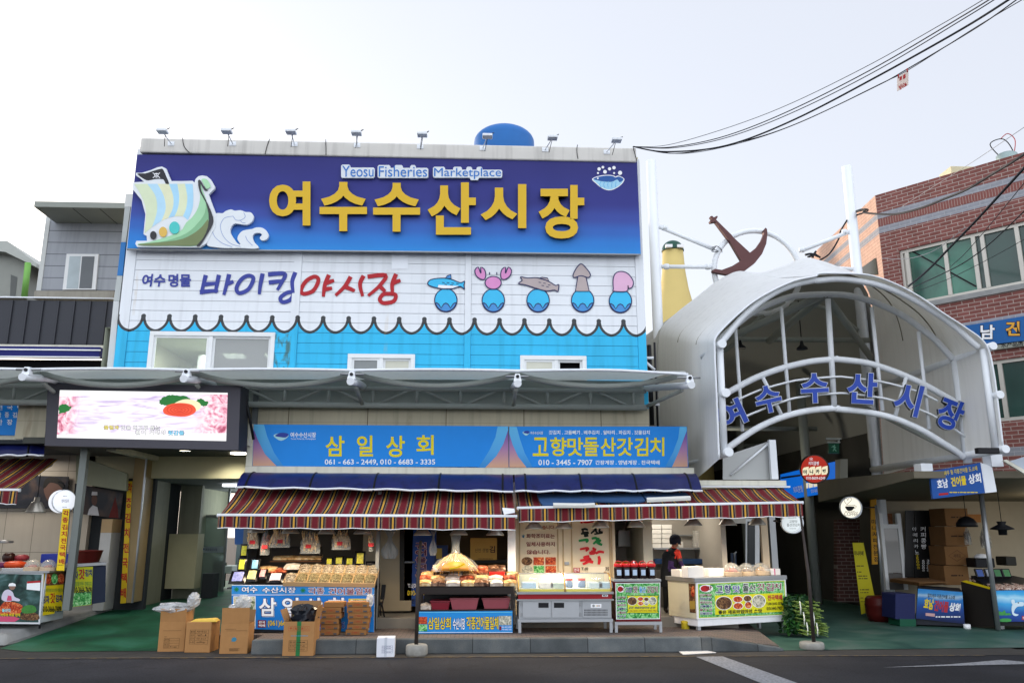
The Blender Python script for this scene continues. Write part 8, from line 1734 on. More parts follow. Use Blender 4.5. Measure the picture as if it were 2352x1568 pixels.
for cx,cy,rx,ry,m in ((1382,920,48,42,ROOTP),(1468,898,28,20,KIM),(1530,900,24,18,ROOTP),(1470,945,28,20,KIM),(1530,942,20,20,FISHP),(1596,918,38,40,FISHP)): b.poly(C4F,[C1(*p) for p in ell(cx,cy,rx+4,ry+4,20)],WHT,0.002); b.poly(C4F,[C1(*p) for p in ell(cx,cy,rx,ry,20)],m,0.004)
b.poly(C4F,[C1(*p) for p in ell(1262,795,38,36,24)],WHT,-0.002); b.poly(C4F,[C1(*p) for p in ell(1256,795,28,28,24)],RED,0.001); b.build('front_banner',c4)
b = MB(); b.text(C4F,'맛',zrect(C1,1262,778,1296,812),MAR,0.005,0.04)
outlined(C4F,C1,'고향',(1310,772,1382,832),NAVY,WHT,0.055,0.015,3,0.0); outlined(C4F,C1,'맛',(1395,765,1440,836),MAR,WHT,0.055,0.015,3,0.0); outlined(C4F,C1,'돌산',(1456,770,1522,832),M('print_sky','#4a9ad0',0.5),WHT,0.055,0.015,3,0.0); outlined(C4F,C1,'갓김치',(1534,765,1648,836),MAR,WHT,0.055,0.015,3,0.0)
for i,t_ in enumerate(('간장게장','양념게장','배추김치','고들빼기','갓물김치','알 타 리')): outlined(C4F,C1,t_,(1228,872+i*39,1312,896+i*39),MAR if i % 2 == 0 else NAVY,WHT,0.08,0.02,2,-0.002)
b.text(C4F,'좋은 재료와엄마의 손맛',zrect(C1,1345,978,1625,1002),NAVY,0.004,0.02,shear=0.3); b.text(C4F,'T.(061)643-3375 010-3445-7907',zrect(C1,1336,1012,1642,1036),MAR,0.004,0.0); b.build('lettering',c4)
zb4 = z0; b = MB(); b.box(x0+0.0,x1+0.0,15.42,15.47,C4F.at(C1(1430,1170)).z,C4F.at(C1(1430,1138)).z,ST2); b.build('base_rail',c4)
for xx in (x0+0.0,x1-0.05): 
    for yy in (15.425,15.9): MB().box(xx,xx+0.05,yy,yy+0.05,0.24,C4F.at(C1(1430,1171)).z,ST2).build('leg',c4)

# ------------------------------------------------------------------ large kimchi counter, turned a little
ka = R(24); kd = Vector((math.cos(ka),math.sin(ka),0)); kn = Vector((math.sin(ka),-math.cos(ka),0)); k00 = atY(C2(490,1110),15.68); KP = Pl(k00,kn); kbk = -kn
kc = thing('kimchi_counter','large white kimchi counter with green leaf banner listing kimchi and phone numbers','counter',Vector((k00.x,k00.y,0.23)))
lft = KP.at(C2(487,900)); rgt_ = KP.at(C2(1428,880)); Lk = (Vector((rgt_.x,rgt_.y,0))-Vector((lft.x,lft.y,0))).length; base0 = Vector((lft.x,lft.y,0)); Dk = 0.85
def kb(u0,u1,v0,v1,z0,z1,m,mb=None):
    mb = mb or MB(); q = lambda u,v,z: base0 + kd*u + kbk*v + Vector((0,0,z))
    mb.hexa([q(u0,v0,z0),q(u1,v0,z0),q(u1,v1,z0),q(u0,v1,z0)],[q(u0,v0,z1),q(u1,v0,z1),q(u1,v1,z1),q(u0,v1,z1)],m); return mb
zk_b = KP.at(C2(495,1110)).z; zk_t = KP.at(C2(485,725)).z; zk_top = KP.at(C2(470,692)).z
kb(0.0,Lk,0.035,Dk,zk_b,zk_t-0.002,M('counter_cream','#cfcab0',0.5,var=0.05)).build('cabinet',kc); bevel(kb(-0.04,Lk+0.03,-0.02,Dk+0.02,zk_t,zk_top+0.02,STEEL).build('counter_top',kc),0.006)
zk2 = KP.at(C2(495,1190)).z; bevel(kb(0.02,Lk-0.02,0.02,Dk-0.05,zk2,zk_b-0.002,WHITE).build('base_board',kc),0.006)
for u,v in ((0.03,0.03),(Lk-0.09,0.03),(0.03,Dk-0.12),(Lk-0.09,Dk-0.12)): kb(u,u+0.06,v,v+0.06,0.1 if u > 0.5 else 0.235,zk2-0.001,ST2).build('leg',kc)
b = MB(); b.poly(KP,[C2(497,1110),C2(1440,1072),C2(1417,690),C2(485,728)],WHT,0.0,0.03); b.poly(KP,[C2(512,1098),C2(1426,1062),C2(1405,705),C2(500,742)],M('lime_edge_print','#b9cc3a',0.5),0.003); b.poly(KP,[C2(520,1090),C2(1418,1055),C2(1398,714),C2(510,750)],LEAF,0.006)
b.poly(KP,[C2(*p) for p in ((682,1065),(1398,1030),(1385,835),(678,862))],M('lemon_print','#d6d21e',0.5),0.009)
for cx,cy,rx,ry,m in ((773,942,82,66,ROOTP),(918,902,48,30,KIM),(1020,893,40,30,ROOTP),(922,972,48,32,KIM),(1028,962,34,34,KIM),(1138,922,66,64,FISHP)): b.poly(KP,[C2(*p) for p in ell(cx,cy,rx+6,ry+6,26)],WHT,0.011); b.poly(KP,[C2(*p) for p in ell(cx,cy,rx,ry,26)],m,0.013)
b.poly(KP,[C2(*p) for p in ell(588,788,70,40,28)],WHT,0.009); b.poly(KP,[C2(*p) for p in ell(575,790,46,32,28)],RED,0.011); b.build('front_banner',kc)
b = MB(); b.text(KP,'맛',zrect(C2,588,762,648,808),MAR,0.014,0.03)
for ch,q,m in zip('고향맛돌산갓김치',((690,762,762,835),(778,752,848,835),(868,758,940,830),(970,738,1032,828),(1036,748,1105,822),(1120,735,1200,812),(1212,735,1292,812),(1298,735,1370,800)),(NAVY,NAVY,M('print_violet','',0),INK,INK,MAR,MAR,MAR)): outlined(KP,C2,ch,q,m,WHT,0.055,0.012,5,0.010)
for i,t_ in enumerate(('간장게장','양념게장','배추김치','고들빼기','알 타 리','갓물김치')): outlined(KP,C2,t_,(522,846+i*38,646,872+i*38),MAR if i % 2 == 0 else NAVY,WHT,0.08,0.02,3,0.010)
b.text(KP,'전국택배',zrect(C2,1228,855,1380,912),M('print_crimson','#b01a3a',0.5),0.014,0.03,rot=2); b.text(KP,'T.(061)643-3375',zrect(C2,1216,932,1384,968),INK,0.014,0.02,rot=2); b.text(KP,'010-3445-7907',zrect(C2,1220,978,1384,1014),INK,0.014,0.02,rot=2); b.text(KP,'좋은 재료와엄마의 손맛',zrect(C2,715,1010,1172,1050),INK,0.014,0.03,rot=2); b.build('lettering',kc)
ks_ = Pl(base0,-kd); b = MB(); b.poly(ks_,[C2(415,1040),C2(478,1045),C2(470,740),C2(402,735)],ROOTP,0.004); b.poly(ks_,[C2(*p) for p in ell(448,820,18,60,18)],KIM,0.007); b.rectp(ks_,zrect(C2,415,920,472,1005),M('ochre_print','',0),0.006); b.build('side_print',kc)
ztk = zk_top+0.022
def onk(u,v): q = base0 + kd*u + kbk*v; q.z = ztk; return q
def ku(x,y,v): # where a pixel falls along the counter at depth v
    p = Pl(base0+kbk*v,kn).at(C2(x,y)); return (Vector((p.x,p.y,0))-base0).dot(kd)
def foam(label,xa,xb_,v,h,d=0.26,ribbon=False,open_=False):
    u0,u1 = ku(xa,640,v),ku(xb_,640,v); t = thing('foam_box',label,'foam box',onk((u0+u1)/2,v),'foam boxes on the kimchi counter')
    m = M('clean_foam','#e2dfda',0.8,var=0.03)
    if open_:
        b = MB(); 
        for a in ((u0,u1,v,v+0.02),(u0,u1,v+d-0.02,v+d),(u0,u0+0.02,v+0.0201,v+d-0.0201),(u1-0.02,u1,v+0.0201,v+d-0.0201)): kb(*a,ztk,ztk+h,m,b)
        kb(u0+0.021,u1-0.021,v+0.021,v+d-0.021,ztk,ztk+h*0.8,KIMF,b)
    else: b = kb(u0,u1,v,v+d,ztk,ztk+h,m)
    bevel(b.build('box',t),0.006)
    if ribbon: um = u0+(u1-u0)*0.6; kb(um-0.012,um+0.012,v-0.003,v+d,ztk,ztk+h+0.003,M('pink_ribbon','#c23a78',0.4)).build('ribbon',t)
foam('white foam box at the left end of the kimchi counter, half hidden',308,405,0.42,0.13); foam('upright white foam box in front at the counter left end',402,562,0.06,0.2,0.2); foam('low white foam box behind the upright one',565,610,0.3,0.14); foam('open white foam box filled with orange kimchi on the counter',612,775,0.2,0.15,0.3,False,True); foam('white box tied with a pink ribbon at the counter right end',1215,1365,0.12,0.12,0.3,True); foam('low white foam tray behind the right dome',1125,1235,0.35,0.1)
def domek(label,xa,xb_,v,ytop,fill):
    u0,u1 = ku(xa,650,v),ku(xb_,650,v); c0 = onk((u0+u1)/2,v); r = (u1-u0)/2; h = r*1.28
    t = thing('food_dome',label,'food dome',c0,'food domes on the kimchi counter')
    MB().lathe(c0,[(r*0.98,0.001),(r,0.012),(r*0.96,h*0.28),(r*0.97,h*0.32)],M('tray_rim','',0),24).build('tray',t); MB().lathe(c0,[(r*0.93,h*0.28)]+[(r*0.93*math.cos(a),h*0.28+h*0.7*math.sin(a)) for a in [i*math.pi/2/8 for i in range(1,8)]]+[(0.01,h*0.985)],DOME,24).build('cover',t)
    b = MB(); P = []
    for i in range(9):
        rr_ = r*0.86*i/8; P.append([Vector((rr_*math.cos(2*math.pi*kk/18),rr_*math.sin(2*math.pi*kk/18),h*(0.5*(1-(i/8)**2)+0.06*math.sin(kk*2.3+i*1.7)+0.1)))+c0 for kk in range(19)])
    b.grid(P,fill); b.build('kimchi',t)
domek('clear dome over brown red kimchi, leftmost on the big kimchi counter',770,938,0.2,570,KIMF); domek('clear dome over dark kimchi in the middle of the big counter',932,1085,0.3,562,ROOTP); domek('clear dome with little in it, rightmost on the big counter',1085,1240,0.26,565,WTAN)
# greens stacked beside the counter
gr = thing('greens_stack','stack of tied mustard greens beside the kimchi counter','greens',atZ(C2(1600,1270),0.05))
LEAFM = [M('leaf_dark','#1c3d1c',0.5,var=0.3),M('leaf_mid','#2c5a24',0.5,var=0.3),M('leaf_blue_green','#24482f',0.5)]
STEM = [M('stem_light','#7d9448',0.5,var=0.2),M('stem_green','#566f36',0.5)]
gy = 16.3; GF2 = FY(gy)
b = MB()
for i in range(700):
    p = GF2.at(C2(rnd(1435,1700),rnd(880,1262))); p.y += rnd(-0.02,0.5); s_ = rnd(0.04,0.09); T = Matrix.Translation(p) @ Matrix.Rotation(rnd(0,6.3),4,'Z') @ Matrix.Rotation(rnd(-1.2,1.2),4,'X') @ Matrix.Rotation(rnd(-1,1),4,'Y')
    id_ = b.add([T @ Vector(q) for q in ((0,-s_,0),(s_*0.6,-s_*0.2,0.01),(s_*0.5,s_*0.6,-0.01),(0,s_,0.015),(-s_*0.5,s_*0.5,-0.01),(-s_*0.6,-s_*0.3,0.01))]); b.face(id_,random.choice(LEAFM))
b.build('leaves',gr)
for (cx,cy) in ((1560,985),(1665,985),(1598,1095),(1700,1100),(1632,1205),(1735,1210)):
    b = MB(); c = GF2.at(C2(cx,cy)); 
    for i in range(46):
        p = c + Vector((rnd(-0.16,0.15),rnd(-0.1,0.2),rnd(-0.11,0.11))); d = Vector((rnd(0.05,0.09),rnd(-0.10,-0.03),rnd(-0.03,0.01))); b.tube([p-d*0.6,p+d],0.011,random.choice(STEM),5)
    bd2 = b.build('stem_bundle',gr); q = c+Vector((-0.03,-0.12,0)); b = MB(); b.tube([q+Vector((0,0,-0.12)),q+Vector((0.0,-0.03,0)),q+Vector((0,0,0.12))],0.012,M('white_tie','#d9dcd4',0.5),6); b.build('tie',bd2)
f = FY(16.05); c = f.at(C2(370,1235)); r = f.at(C2(412,1235)).x-c.x; h = f.at(C2(370,1125)).z-c.z; b = MB(); b.lathe(c,[(r*0.8,0),(r,h*0.2),(r*0.95,h*0.7),(r*1.1,h*0.93),(r*0.6,h),(0,h*0.95)],food('yellow_sack_print',[(0.3,'#8a7a1a'),(0.55,'#c9b52a'),(0.7,'#b04a2a')],9),14); tag(b.build('plastic_sack',base=c),'small yellow printed sack on the pavement under the kimchi counter','sack')
f = FY(17.5); c = f.at(C2(300,1040)); r = f.at(C2(355,1040)).x-c.x; h = f.at(C2(300,770)).z-c.z; b = MB(); b.lathe(c,[(r*0.85,0),(r,h),(r*0.95,h),(r*0.8,0.05),(0,0.05)],M('orange_plastic','#b8501a',0.45,var=0.1),24); tag(b.build('plastic_tub',base=c),'tall orange plastic tub behind the kimchi counter','tub')
f = FY(17.9); c = f.at(C1(1265,600)); b = MB(); b.box(c.x-0.25,c.x+0.22,17.9,18.2,c.z-0.15,f.at(C1(1265,508)).z,M('yellow_bag','#a8a024',0.5,var=0.15)); tag(bevel(b.build('yellow_bag',base=(c.x,17.9,c.z-0.15)),0.03),'yellow bag with clear film on the kitchen counter left side','bag')

# ------------------------------------------------------------------ pendant lamps under the awnings
for (z,cx,yb,w_,pw,Y,lab) in ((B7,455,208,186,16,15.62,'leftmost pendant lamp over the anchovy stall, above a squid bag'),(B7,815,216,186,9,15.62,'second pendant lamp from the left over the anchovy stall, unlit looking'),(B7,1195,221,190,16,15.62,'third pendant lamp from the left, lit, over the anchovy boxes'),(B7,1570,222,190,16,15.62,'fourth pendant lamp, lit, at the right end of the anchovy stall'),(B8,497,236,190,14,15.62,'pendant lamp in front of the navy poster door'),(B8,875,232,190,9,15.62,'pendant lamp above the golden heap'),(B8,1255,236,188,14,15.62,'pendant lamp above the ochre carton, right end of the dark table'),
    (C1,358,170,186,15,15.75,'pendant lamp in front of the red notice, leftmost of the kimchi shop'),(C1,668,168,182,15,15.75,'pendant lamp between the two cream panels'),(C1,1050,158,184,10,15.75,'pendant lamp over the brush lettered panel'),(C1,1425,152,190,13,15.8,'pendant lamp over the red lidded jars, kitchen left side'),(C2,452,134,184,13,15.85,'pendant lamp between the woman and the tray stack'),(C2,812,132,184,14,15.9,'pendant lamp above the left kimchi dome'),(C2,1122,128,182,14,15.95,'rightmost pendant lamp of the kimchi shop near the cream jamb')):
    f = FY(Y); c = f.at(z(cx,yb)); r = f.at(z(cx+w_/2,yb)).x-c.x
    pendant(c,r,r*1.05,'grey enamel ' + lab,pw*1.8,'pendant lamps under the awnings',cord=0.25)
# ------------------------------------------------------------------ cartons on the road edge
BAGM = Mat('crumpled_clear_bag'); k_ = BAGM.pos(True); BAGM.color('#cfd2d6',0.2,0,0.7); BAGM.bump(BAGM.noise(k_,18,5,2.0),1.0,0.02)
tr_ = BAGM.N('ShaderNodeBsdfTransparent'); mx_ = BAGM.N('ShaderNodeMixShader'); mx_.inputs[0].default_value = 0.38; BAGM.L(BAGM.b.outputs[0],mx_.inputs[1]); BAGM.L(tr_.outputs[0],mx_.inputs[2]); BAGM.L(mx_.outputs[0],BAGM.out.inputs[0]); BAGM = BAGM.m
def crumple(label,c,rx,ry,rz,name='plastic_bag',m=None,seed=1,group=None):
    rg = random.Random(seed); b = MB(); n,k2 = 9,16; P = []
    for i in range(n+1):
        ph = math.pi*i/n; row = []
        for j in range(k2):
            f = 1+rg.uniform(-0.28,0.28) if 0 < i < n else 1
            row.append(Vector((c.x+rx*math.sin(ph)*math.cos(2*math.pi*j/k2)*f,c.y+ry*math.sin(ph)*math.sin(2*math.pi*j/k2)*f,c.z+rz*(1-math.cos(ph))/2*2*(0.8+0.2*f))))
        row.append(row[0]); P.append(row)
    b.grid(P,m or BAGM,False); return tag(b.build(name,base=c),label,'bag',group)
def carton(label,q,z,Y,d,open_=None,m=CARD,rz=0.0,printing=None,group='cartons on the road edge',tape=None,zb=0.005):
    f = FY(Y); x0,x1,z0,z1 = f.rect(zrect(z,*q)); z0 = max(zb,z0) if False else zb
    w_ = x1-x0; t = thing('carton',label,'carton',((x0+x1)/2,Y,z0),group,True); h = z1-z0; hw = w_/2; t.rotation_euler = (0,0,rz)
    b = MB(); th = 0.007
    if open_:
        b.box(-hw,hw,0,th,0,h,m); b.box(-hw,hw,d-th,d,0,h,m); b.box(-hw,-hw+th,th+0.0002,d-th-0.0002,0,h,m); b.box(hw-th,hw,th+0.0002,d-th-0.0002,0,h,m); b.box(-hw+th,hw-th,th,d-th,0.0,0.01,m)
        body = bevel(b.build('box',t),0.003,1)
        for side,ang,L in open_:
            b = MB(); T = Matrix.Translation((0,0,h+0.001))
            if side == 'f': T = T @ Matrix.Translation((0,0.004,0)) @ Matrix.Rotation(R(ang),4,'X'); b.box(-hw+0.004,hw-0.004,-0.003,0.003,0,L,m,T)
            if side == 'b': T = T @ Matrix.Translation((0,d-0.004,0)) @ Matrix.Rotation(R(-ang),4,'X'); b.box(-hw+0.004,hw-0.004,-0.003,0.003,0,L,CARD2,T)
            if side == 'l': T = T @ Matrix.Translation((-hw+0.004,0,0)) @ Matrix.Rotation(R(-ang),4,'Y'); b.box(-0.003,0.003,0.006,d-0.006,0,L,CARD2,T)
            if side == 'r': T = T @ Matrix.Translation((hw-0.004,0,0)) @ Matrix.Rotation(R(ang),4,'Y'); b.box(-0.003,0.003,0.006,d-0.006,0,L,m,T)
            b.build('flap',t)
    else:
        b.box(-hw,hw,0,d,0,h,m); bevel(b.build('box',t),0.008)
    if printing:
        b = MB(); pf = Pl((0,0,0),(0,-1,0))
        class Loc:   # box-front coordinates (0..1, 0..1 from the top left) instead of pixels
            n = Vector((0,-1,0))
            def at(s,p,off=0.0): return Vector((-hw+w_*p[0],-off,h*(1-p[1])))
        printing(b,Loc()); b.build('printing',t)
    if tape:
        b = MB(); b.box(-0.035*tape[1],0.035*tape[1],-0.002,-0.0005,0,h,tape[0]); b.box(-0.035*tape[1],0.035*tape[1],-0.001,d*0.2 if not open_ else 0.0,h+0.0005,h+0.002,tape[0]) if not open_ else None; b.build('tape',t)
    return t,x0,x1,h
def grid_print(rows,x0,x1,y0,y1,col=PRINTW,split=0.35):
    def f(b,L):
        n = len(rows)
        for i in range(n+1): y = y0+(y1-y0)*i/n; b.rectp(L,(x0,y-0.003,x1,y+0.003),col,0.0025)
        for x in (x0,x0+(x1-x0)*split,x1): b.rectp(L,(x-0.004,y0+0.0031,x+0.004,y1-0.0031),col,0.003)
        for i,(a,c) in enumerate(rows):
            ya = y0+(y1-y0)*(i+0.25)/n; yb = y0+(y1-y0)*(i+0.75)/n
            if a: b.text(L,a,(x0+0.02,ya,x0+(x1-x0)*split-0.02,yb),col,0.0028,0.0)
            if c and c[0] == '-': b.marks(L,(x0+(x1-x0)*split+0.05,ya,x1-0.08,yb),col,0.0028)
            elif c: b.text(L,c,(x0+(x1-x0)*split+0.05,ya,x1-0.08,yb),col,0.0028,0.0)
    return f
g1 = grid_print((('품명',''),('생산자',''),('등급',''),('수량','kg')),0.22,0.8,0.55,0.88)
def p1(b,L): g1(b,L); b.rectp(L,(0.15,0.29,0.85,0.298),PRINTW,0.0025); b.text(L,'NO',(0.23,0.48,0.31,0.51),PRINTW,0.0025,0.0)
g2 = grid_print((('품명','재래김'),('생산자','김'),('산지','국내산'),('수량','속')),0.18,0.9,0.26,0.72,split=0.28)
def p3(b,L):
    b.poly(L,[(0.5+0.09*math.cos(a),0.52+0.075*math.sin(a)) for a in [i*math.pi/10 for i in range(20)]],M('faded_blue_ink','#3a7a94',0.7),0.0025); b.rectp(L,(0.4,0.57,0.52,0.59),M('faded_blue_ink','',0),0.0028)
    b.rectp(L,(0.15,0.17,0.55,0.178),PRINTW,0.0025); b.rectp(L,(0.2,0.225,0.95,0.233),PRINTW,0.0025)
    for i in range(4): b.rectp(L,(0.35,0.82+i*0.025,0.72-0.05*(i % 2),0.83+i*0.025),PRINTW,0.0025)
REDI = M('red_box_ink','#a03a24',0.8); BLUI = M('blue_box_ink','#4a8aa0',0.8)
g4 = grid_print((('품명','-'),('중량','5kg'),('원산지','국내산')),0.2,0.8,0.55,0.86,split=0.34)
def p4(b,L):
    for i in range(4):
        x = 0.16+i*0.18; b.ring(L,[(x,0.14),(x+0.15,0.14),(x+0.15,0.27),(x,0.27)],0.008,REDI,0.0025,True)
        if i == 0: b.poly(L,[(x+0.03,0.2),(x+0.05,0.17),(x+0.1,0.17),(x+0.12,0.2)],REDI,0.0026); b.rectp(L,(x+0.07,0.2,x+0.08,0.25),REDI,0.0026)
        elif i == 3: b.ring(L,[(x+0.075,0.165),(x+0.115,0.235),(x+0.035,0.235)],0.01,REDI,0.0026,True)
        else: b.text(L,('취급','상부')[i-1],(x+0.03,0.165,x+0.12,0.245),REDI,0.0026,0.03)
    b.marks(L,(0.25,0.39,0.8,0.44),BLUI,0.0025); g4(b,L)
t1,*_r = carton('tall open carton with clear bag liner, leftmost on the road edge',(1198,1105,1395,1338),A3,15.12,0.42,[('f',8,0.22),('r',-12,0.2),('b',10,0.2)],CARD,0.03,p1)
t2,*_r = carton('lower carton between two tall ones, yellow paper on top',(1396,1105,1592,1342),A3,14.98,0.42,None,CARD,-0.06,g2)
t3,*_r = carton('open carton with a blue round mark and raised front flap',(1662,1120,1872,1352),A3,14.82,0.4,[('f',4,0.26),('b',15,0.2)],CARD,0.02,p3)
t4,*_r = carton('open carton with green tape and red marks, black film inside',(736,1135,1060,1508),B7,14.52,0.44,[('l',24,0.2),('r',10,0.25),('b',8,0.3)],CARD,-0.03,p4,tape=(M('green_tape','#1f6a3a',0.4),1.0))
gw = grid_print((('품 명','-'),('규격','-'),('수량',''),('중 량','-')),0.3,0.88,0.40,0.78,NAVY,0.3)
t5,*_r = carton('small white foam carton with a printed table, alone by the kerb',(1715,1305,1903,1518),B7,14.3,0.3,None,M('white_card','#d3d6de',0.7,var=0.05),0.05,gw,None,(M('clear_tape','#b9bfc9',0.3),0.6))
f = FY(15.25); crumple('crumpled clear bag on top of the leftmost tall carton',f.at(A3(1310,1020))-Vector((0,0,0.06)),0.3,0.2,0.1,seed=3,group='clear bags on the cartons'); crumple('clear bag sticking up at the right of the leftmost carton',f.at(A3(1455,1000)),0.11,0.1,0.13,seed=4,group='clear bags on the cartons')
f = FY(14.95); crumple('ball of clear film on the blue marked carton',f.at(A3(1830,1022)),0.13,0.12,0.13,seed=6,group='clear bags on the cartons'); crumple('flat clear film at the left of the film ball',f.at(A3(1765,1025)),0.1,0.12,0.06,seed=8,group='clear bags on the cartons')
BFM = M('black_bag_film','#1c1f26',0.2); f = FY(14.72); c = f.at(B7(945,1120)); crumple('black plastic liner bulging from the green taped carton',Vector((c.x,14.74,c.z-0.12)),0.22,0.19,0.19,'bag_liner',BFM,12)
f = FY(15.1); c = f.at(A3(1550,1102)); b = MB(); b.hexa([c+Vector(v) for v in ((-0.24,-0.1,0.0),(0.24,-0.14,0.0),(0.2,0.2,0.0),(-0.2,0.2,0.0))],[c+Vector(v) for v in ((-0.16,-0.06,0.05),(0.2,-0.1,0.06),(0.16,0.16,0.05),(-0.18,0.16,0.035))],M('yellow_paper_bag','#c9a94a',0.7,var=0.12,vs=8)); tag(bevel(b.build('paper_bag',base=c),0.02),'folded yellow paper sack on the low carton','paper sack')
# flat cartons stacked before the anchovy stall
for s_,(xa,xb_,yt,n,name) in enumerate(((1122,1315,925,6,'left'),(1398,1612,938,6,'right'))):
    for i in range(n):
        y1 = 1266-i*57; jit = (0,6,2,14,10,40)[i] if s_ == 0 else (-10,8,18,14,6,4)[i]
        f = FY(15.28); x0,x1,z0,z1 = f.rect(zrect(B7,xa+jit,y1-56,xb_+jit+(18 if i > 2 else 0),y1)); zz0 = 0.235+i*(z1-z0+0.003)
        t = thing('flat_carton','flat brown carton in the %s stack before the anchovy stall, %s from the ground' % (name,('lowest','second','third','fourth','fifth','topmost')[i]),'carton',((x0+x1)/2,15.28,zz0),'flat cartons before the anchovy stall')
        b = MB(); b.box(x0,x1,15.28+rnd(0,0.03),15.6,zz0,zz0+(z1-z0),M('brown_flat_carton','#8d6339',0.85,var=0.12,vs=7)); bevel(b.build('box',t),0.006)
        if i < 5 or s_ == 1:
            b = MB(); zm = zz0+(z1-z0)*0.5; hh = (z1-z0)*0.28; w_ = x1-x0
            pl_ = FY(15.28)
            class L2:
                n = Vector((0,-1,0))
                def at(s,p,off=0.0): return Vector((x0+w_*p[0],15.28-off,zz0+(z1-z0)*(1-p[1])))
            b.ring(L2(),[(0.34,0.25),(0.66,0.25),(0.66,0.75),(0.34,0.75)],0.02,REDI,0.002,True); b.rectp(L2(),(0.4,0.38,0.6,0.46),REDI,0.002); b.rectp(L2(),(0.43,0.56,0.58,0.62),REDI,0.002)
            for xx in (0.08,0.74): b.rectp(L2(),(xx,0.55,xx+0.17,0.85),M('slate_ink','#4a4a50',0.8),0.002)
            b.build('printing',t)
crumple('clear bag on the right flat carton stack',FY(15.45).at(B7(1640,990)),0.06,0.1,0.12,seed=15,group='clear bags on the cartons')
# poles in stone feet
for z,top,bot,sx0,sx1,sy0,sy1,Y,lab in ((B8,(478,300),(432,1378),315,548,1375,1515,14.4,'dark pole in a rough round concrete foot before the dark table'),(C2,(1640,20),(1712,1350),1590,1840,1350,1446,14.85,'thin dark pole in a low concrete foot at the lane mouth')):
    f = FY(Y); cx = (sx0+sx1)/2; c = f.at(z(cx,sy1-16)); r = (f.at(z(sx1,sy1)).x-f.at(z(sx0,sy1)).x)/2; h = f.at(z(cx,sy0+6)).z; t = thing('awning_pole',lab,'pole',(c.x,Y+r*0.4,0.005),'poles in concrete feet')
    b = MB(); b.lathe((c.x,Y+r*0.4,0.005),[(r*0.92,0),(r*0.99,h*0.2),(r,h*0.6),(r*0.96,h*0.92),(r*0.85,h),(0,h*1.0)],M('rough_concrete','#8a8984',0.95,var=0.3,vs=12,bump=1.0,bs=30),26); b.build('concrete_foot',t)
    p0 = FY(Y+r*0.4).at(z(*bot)); p1 = FY(Y+0.9).at(z(*top)) if z is B8 else FY(Y+r*0.4).at(z(*top)); b = MB(); b.tube([Vector((p0.x,Y+r*0.4,h-0.02)),Vector((p0.x,Y+r*0.4,1.25)),p1 if z is B8 else Vector((p1.x,Y+r*0.4+0.3,p1.z))],[0.033,0.031,0.018 if z is not B8 else 0.026],M('dark_worn_pole','#3a3432',0.6,0.3,var=0.2),12); b.build('shaft',t)
# pipes in the gap between the hall and the gate
for x_,y0_,y1_,r_,m_,lab in ((108,610,1200,0.05,BLACK,'thick dark drain pipe in the gap between hall and gate membrane'),(150,590,1215,0.025,DARKMETAL,'thin dark pipe beside the thick drain pipe by the gate membrane')):
    f = FY(17.3); a,c = f.at(B3(x_,y1_)),f.at(B3(x_,y0_)); b = MB(); b.tube([a,Vector((a.x,17.3,c.z))],r_,m_,10)
    for zz_ in (0.25,0.6): b.box(a.x-r_-0.03,a.x+r_+0.03,17.3-r_-0.01,17.3+r_,a.z+(c.z-a.z)*zz_,a.z+(c.z-a.z)*zz_+0.05,STEEL)
    tag(b.build('drain_pipe',base=a),lab,'pipe')
f = FY(17.2); b = MB(); b.tube([f.at(B3(62,735)),f.at(B3(128,792))],0.03,WHITEMETAL,8); b.tube([f.at(B3(60,703)),f.at(B3(118,703))],0.03,WHITEMETAL,8); tag(b.build('wall_bracket',base=f.at(B3(62,735))),'small white steel bracket at the hall right corner beside dark pipes','bracket')
# litter sheet
p_ = [atZ(q,0.014) for q in (C2(345,1482),C2(690,1462),C2(600,1446),C2(302,1452))]
b = MB(); b.hexa(p_,[q+Vector((0,0,0.012)) for q in p_],M('white_board_scrap','#d6d2ce',0.7,var=0.05)); tag(b.build('board_scrap',base=p_[0]),'flat white board scrap with red edge lying by the kerb','board'); 
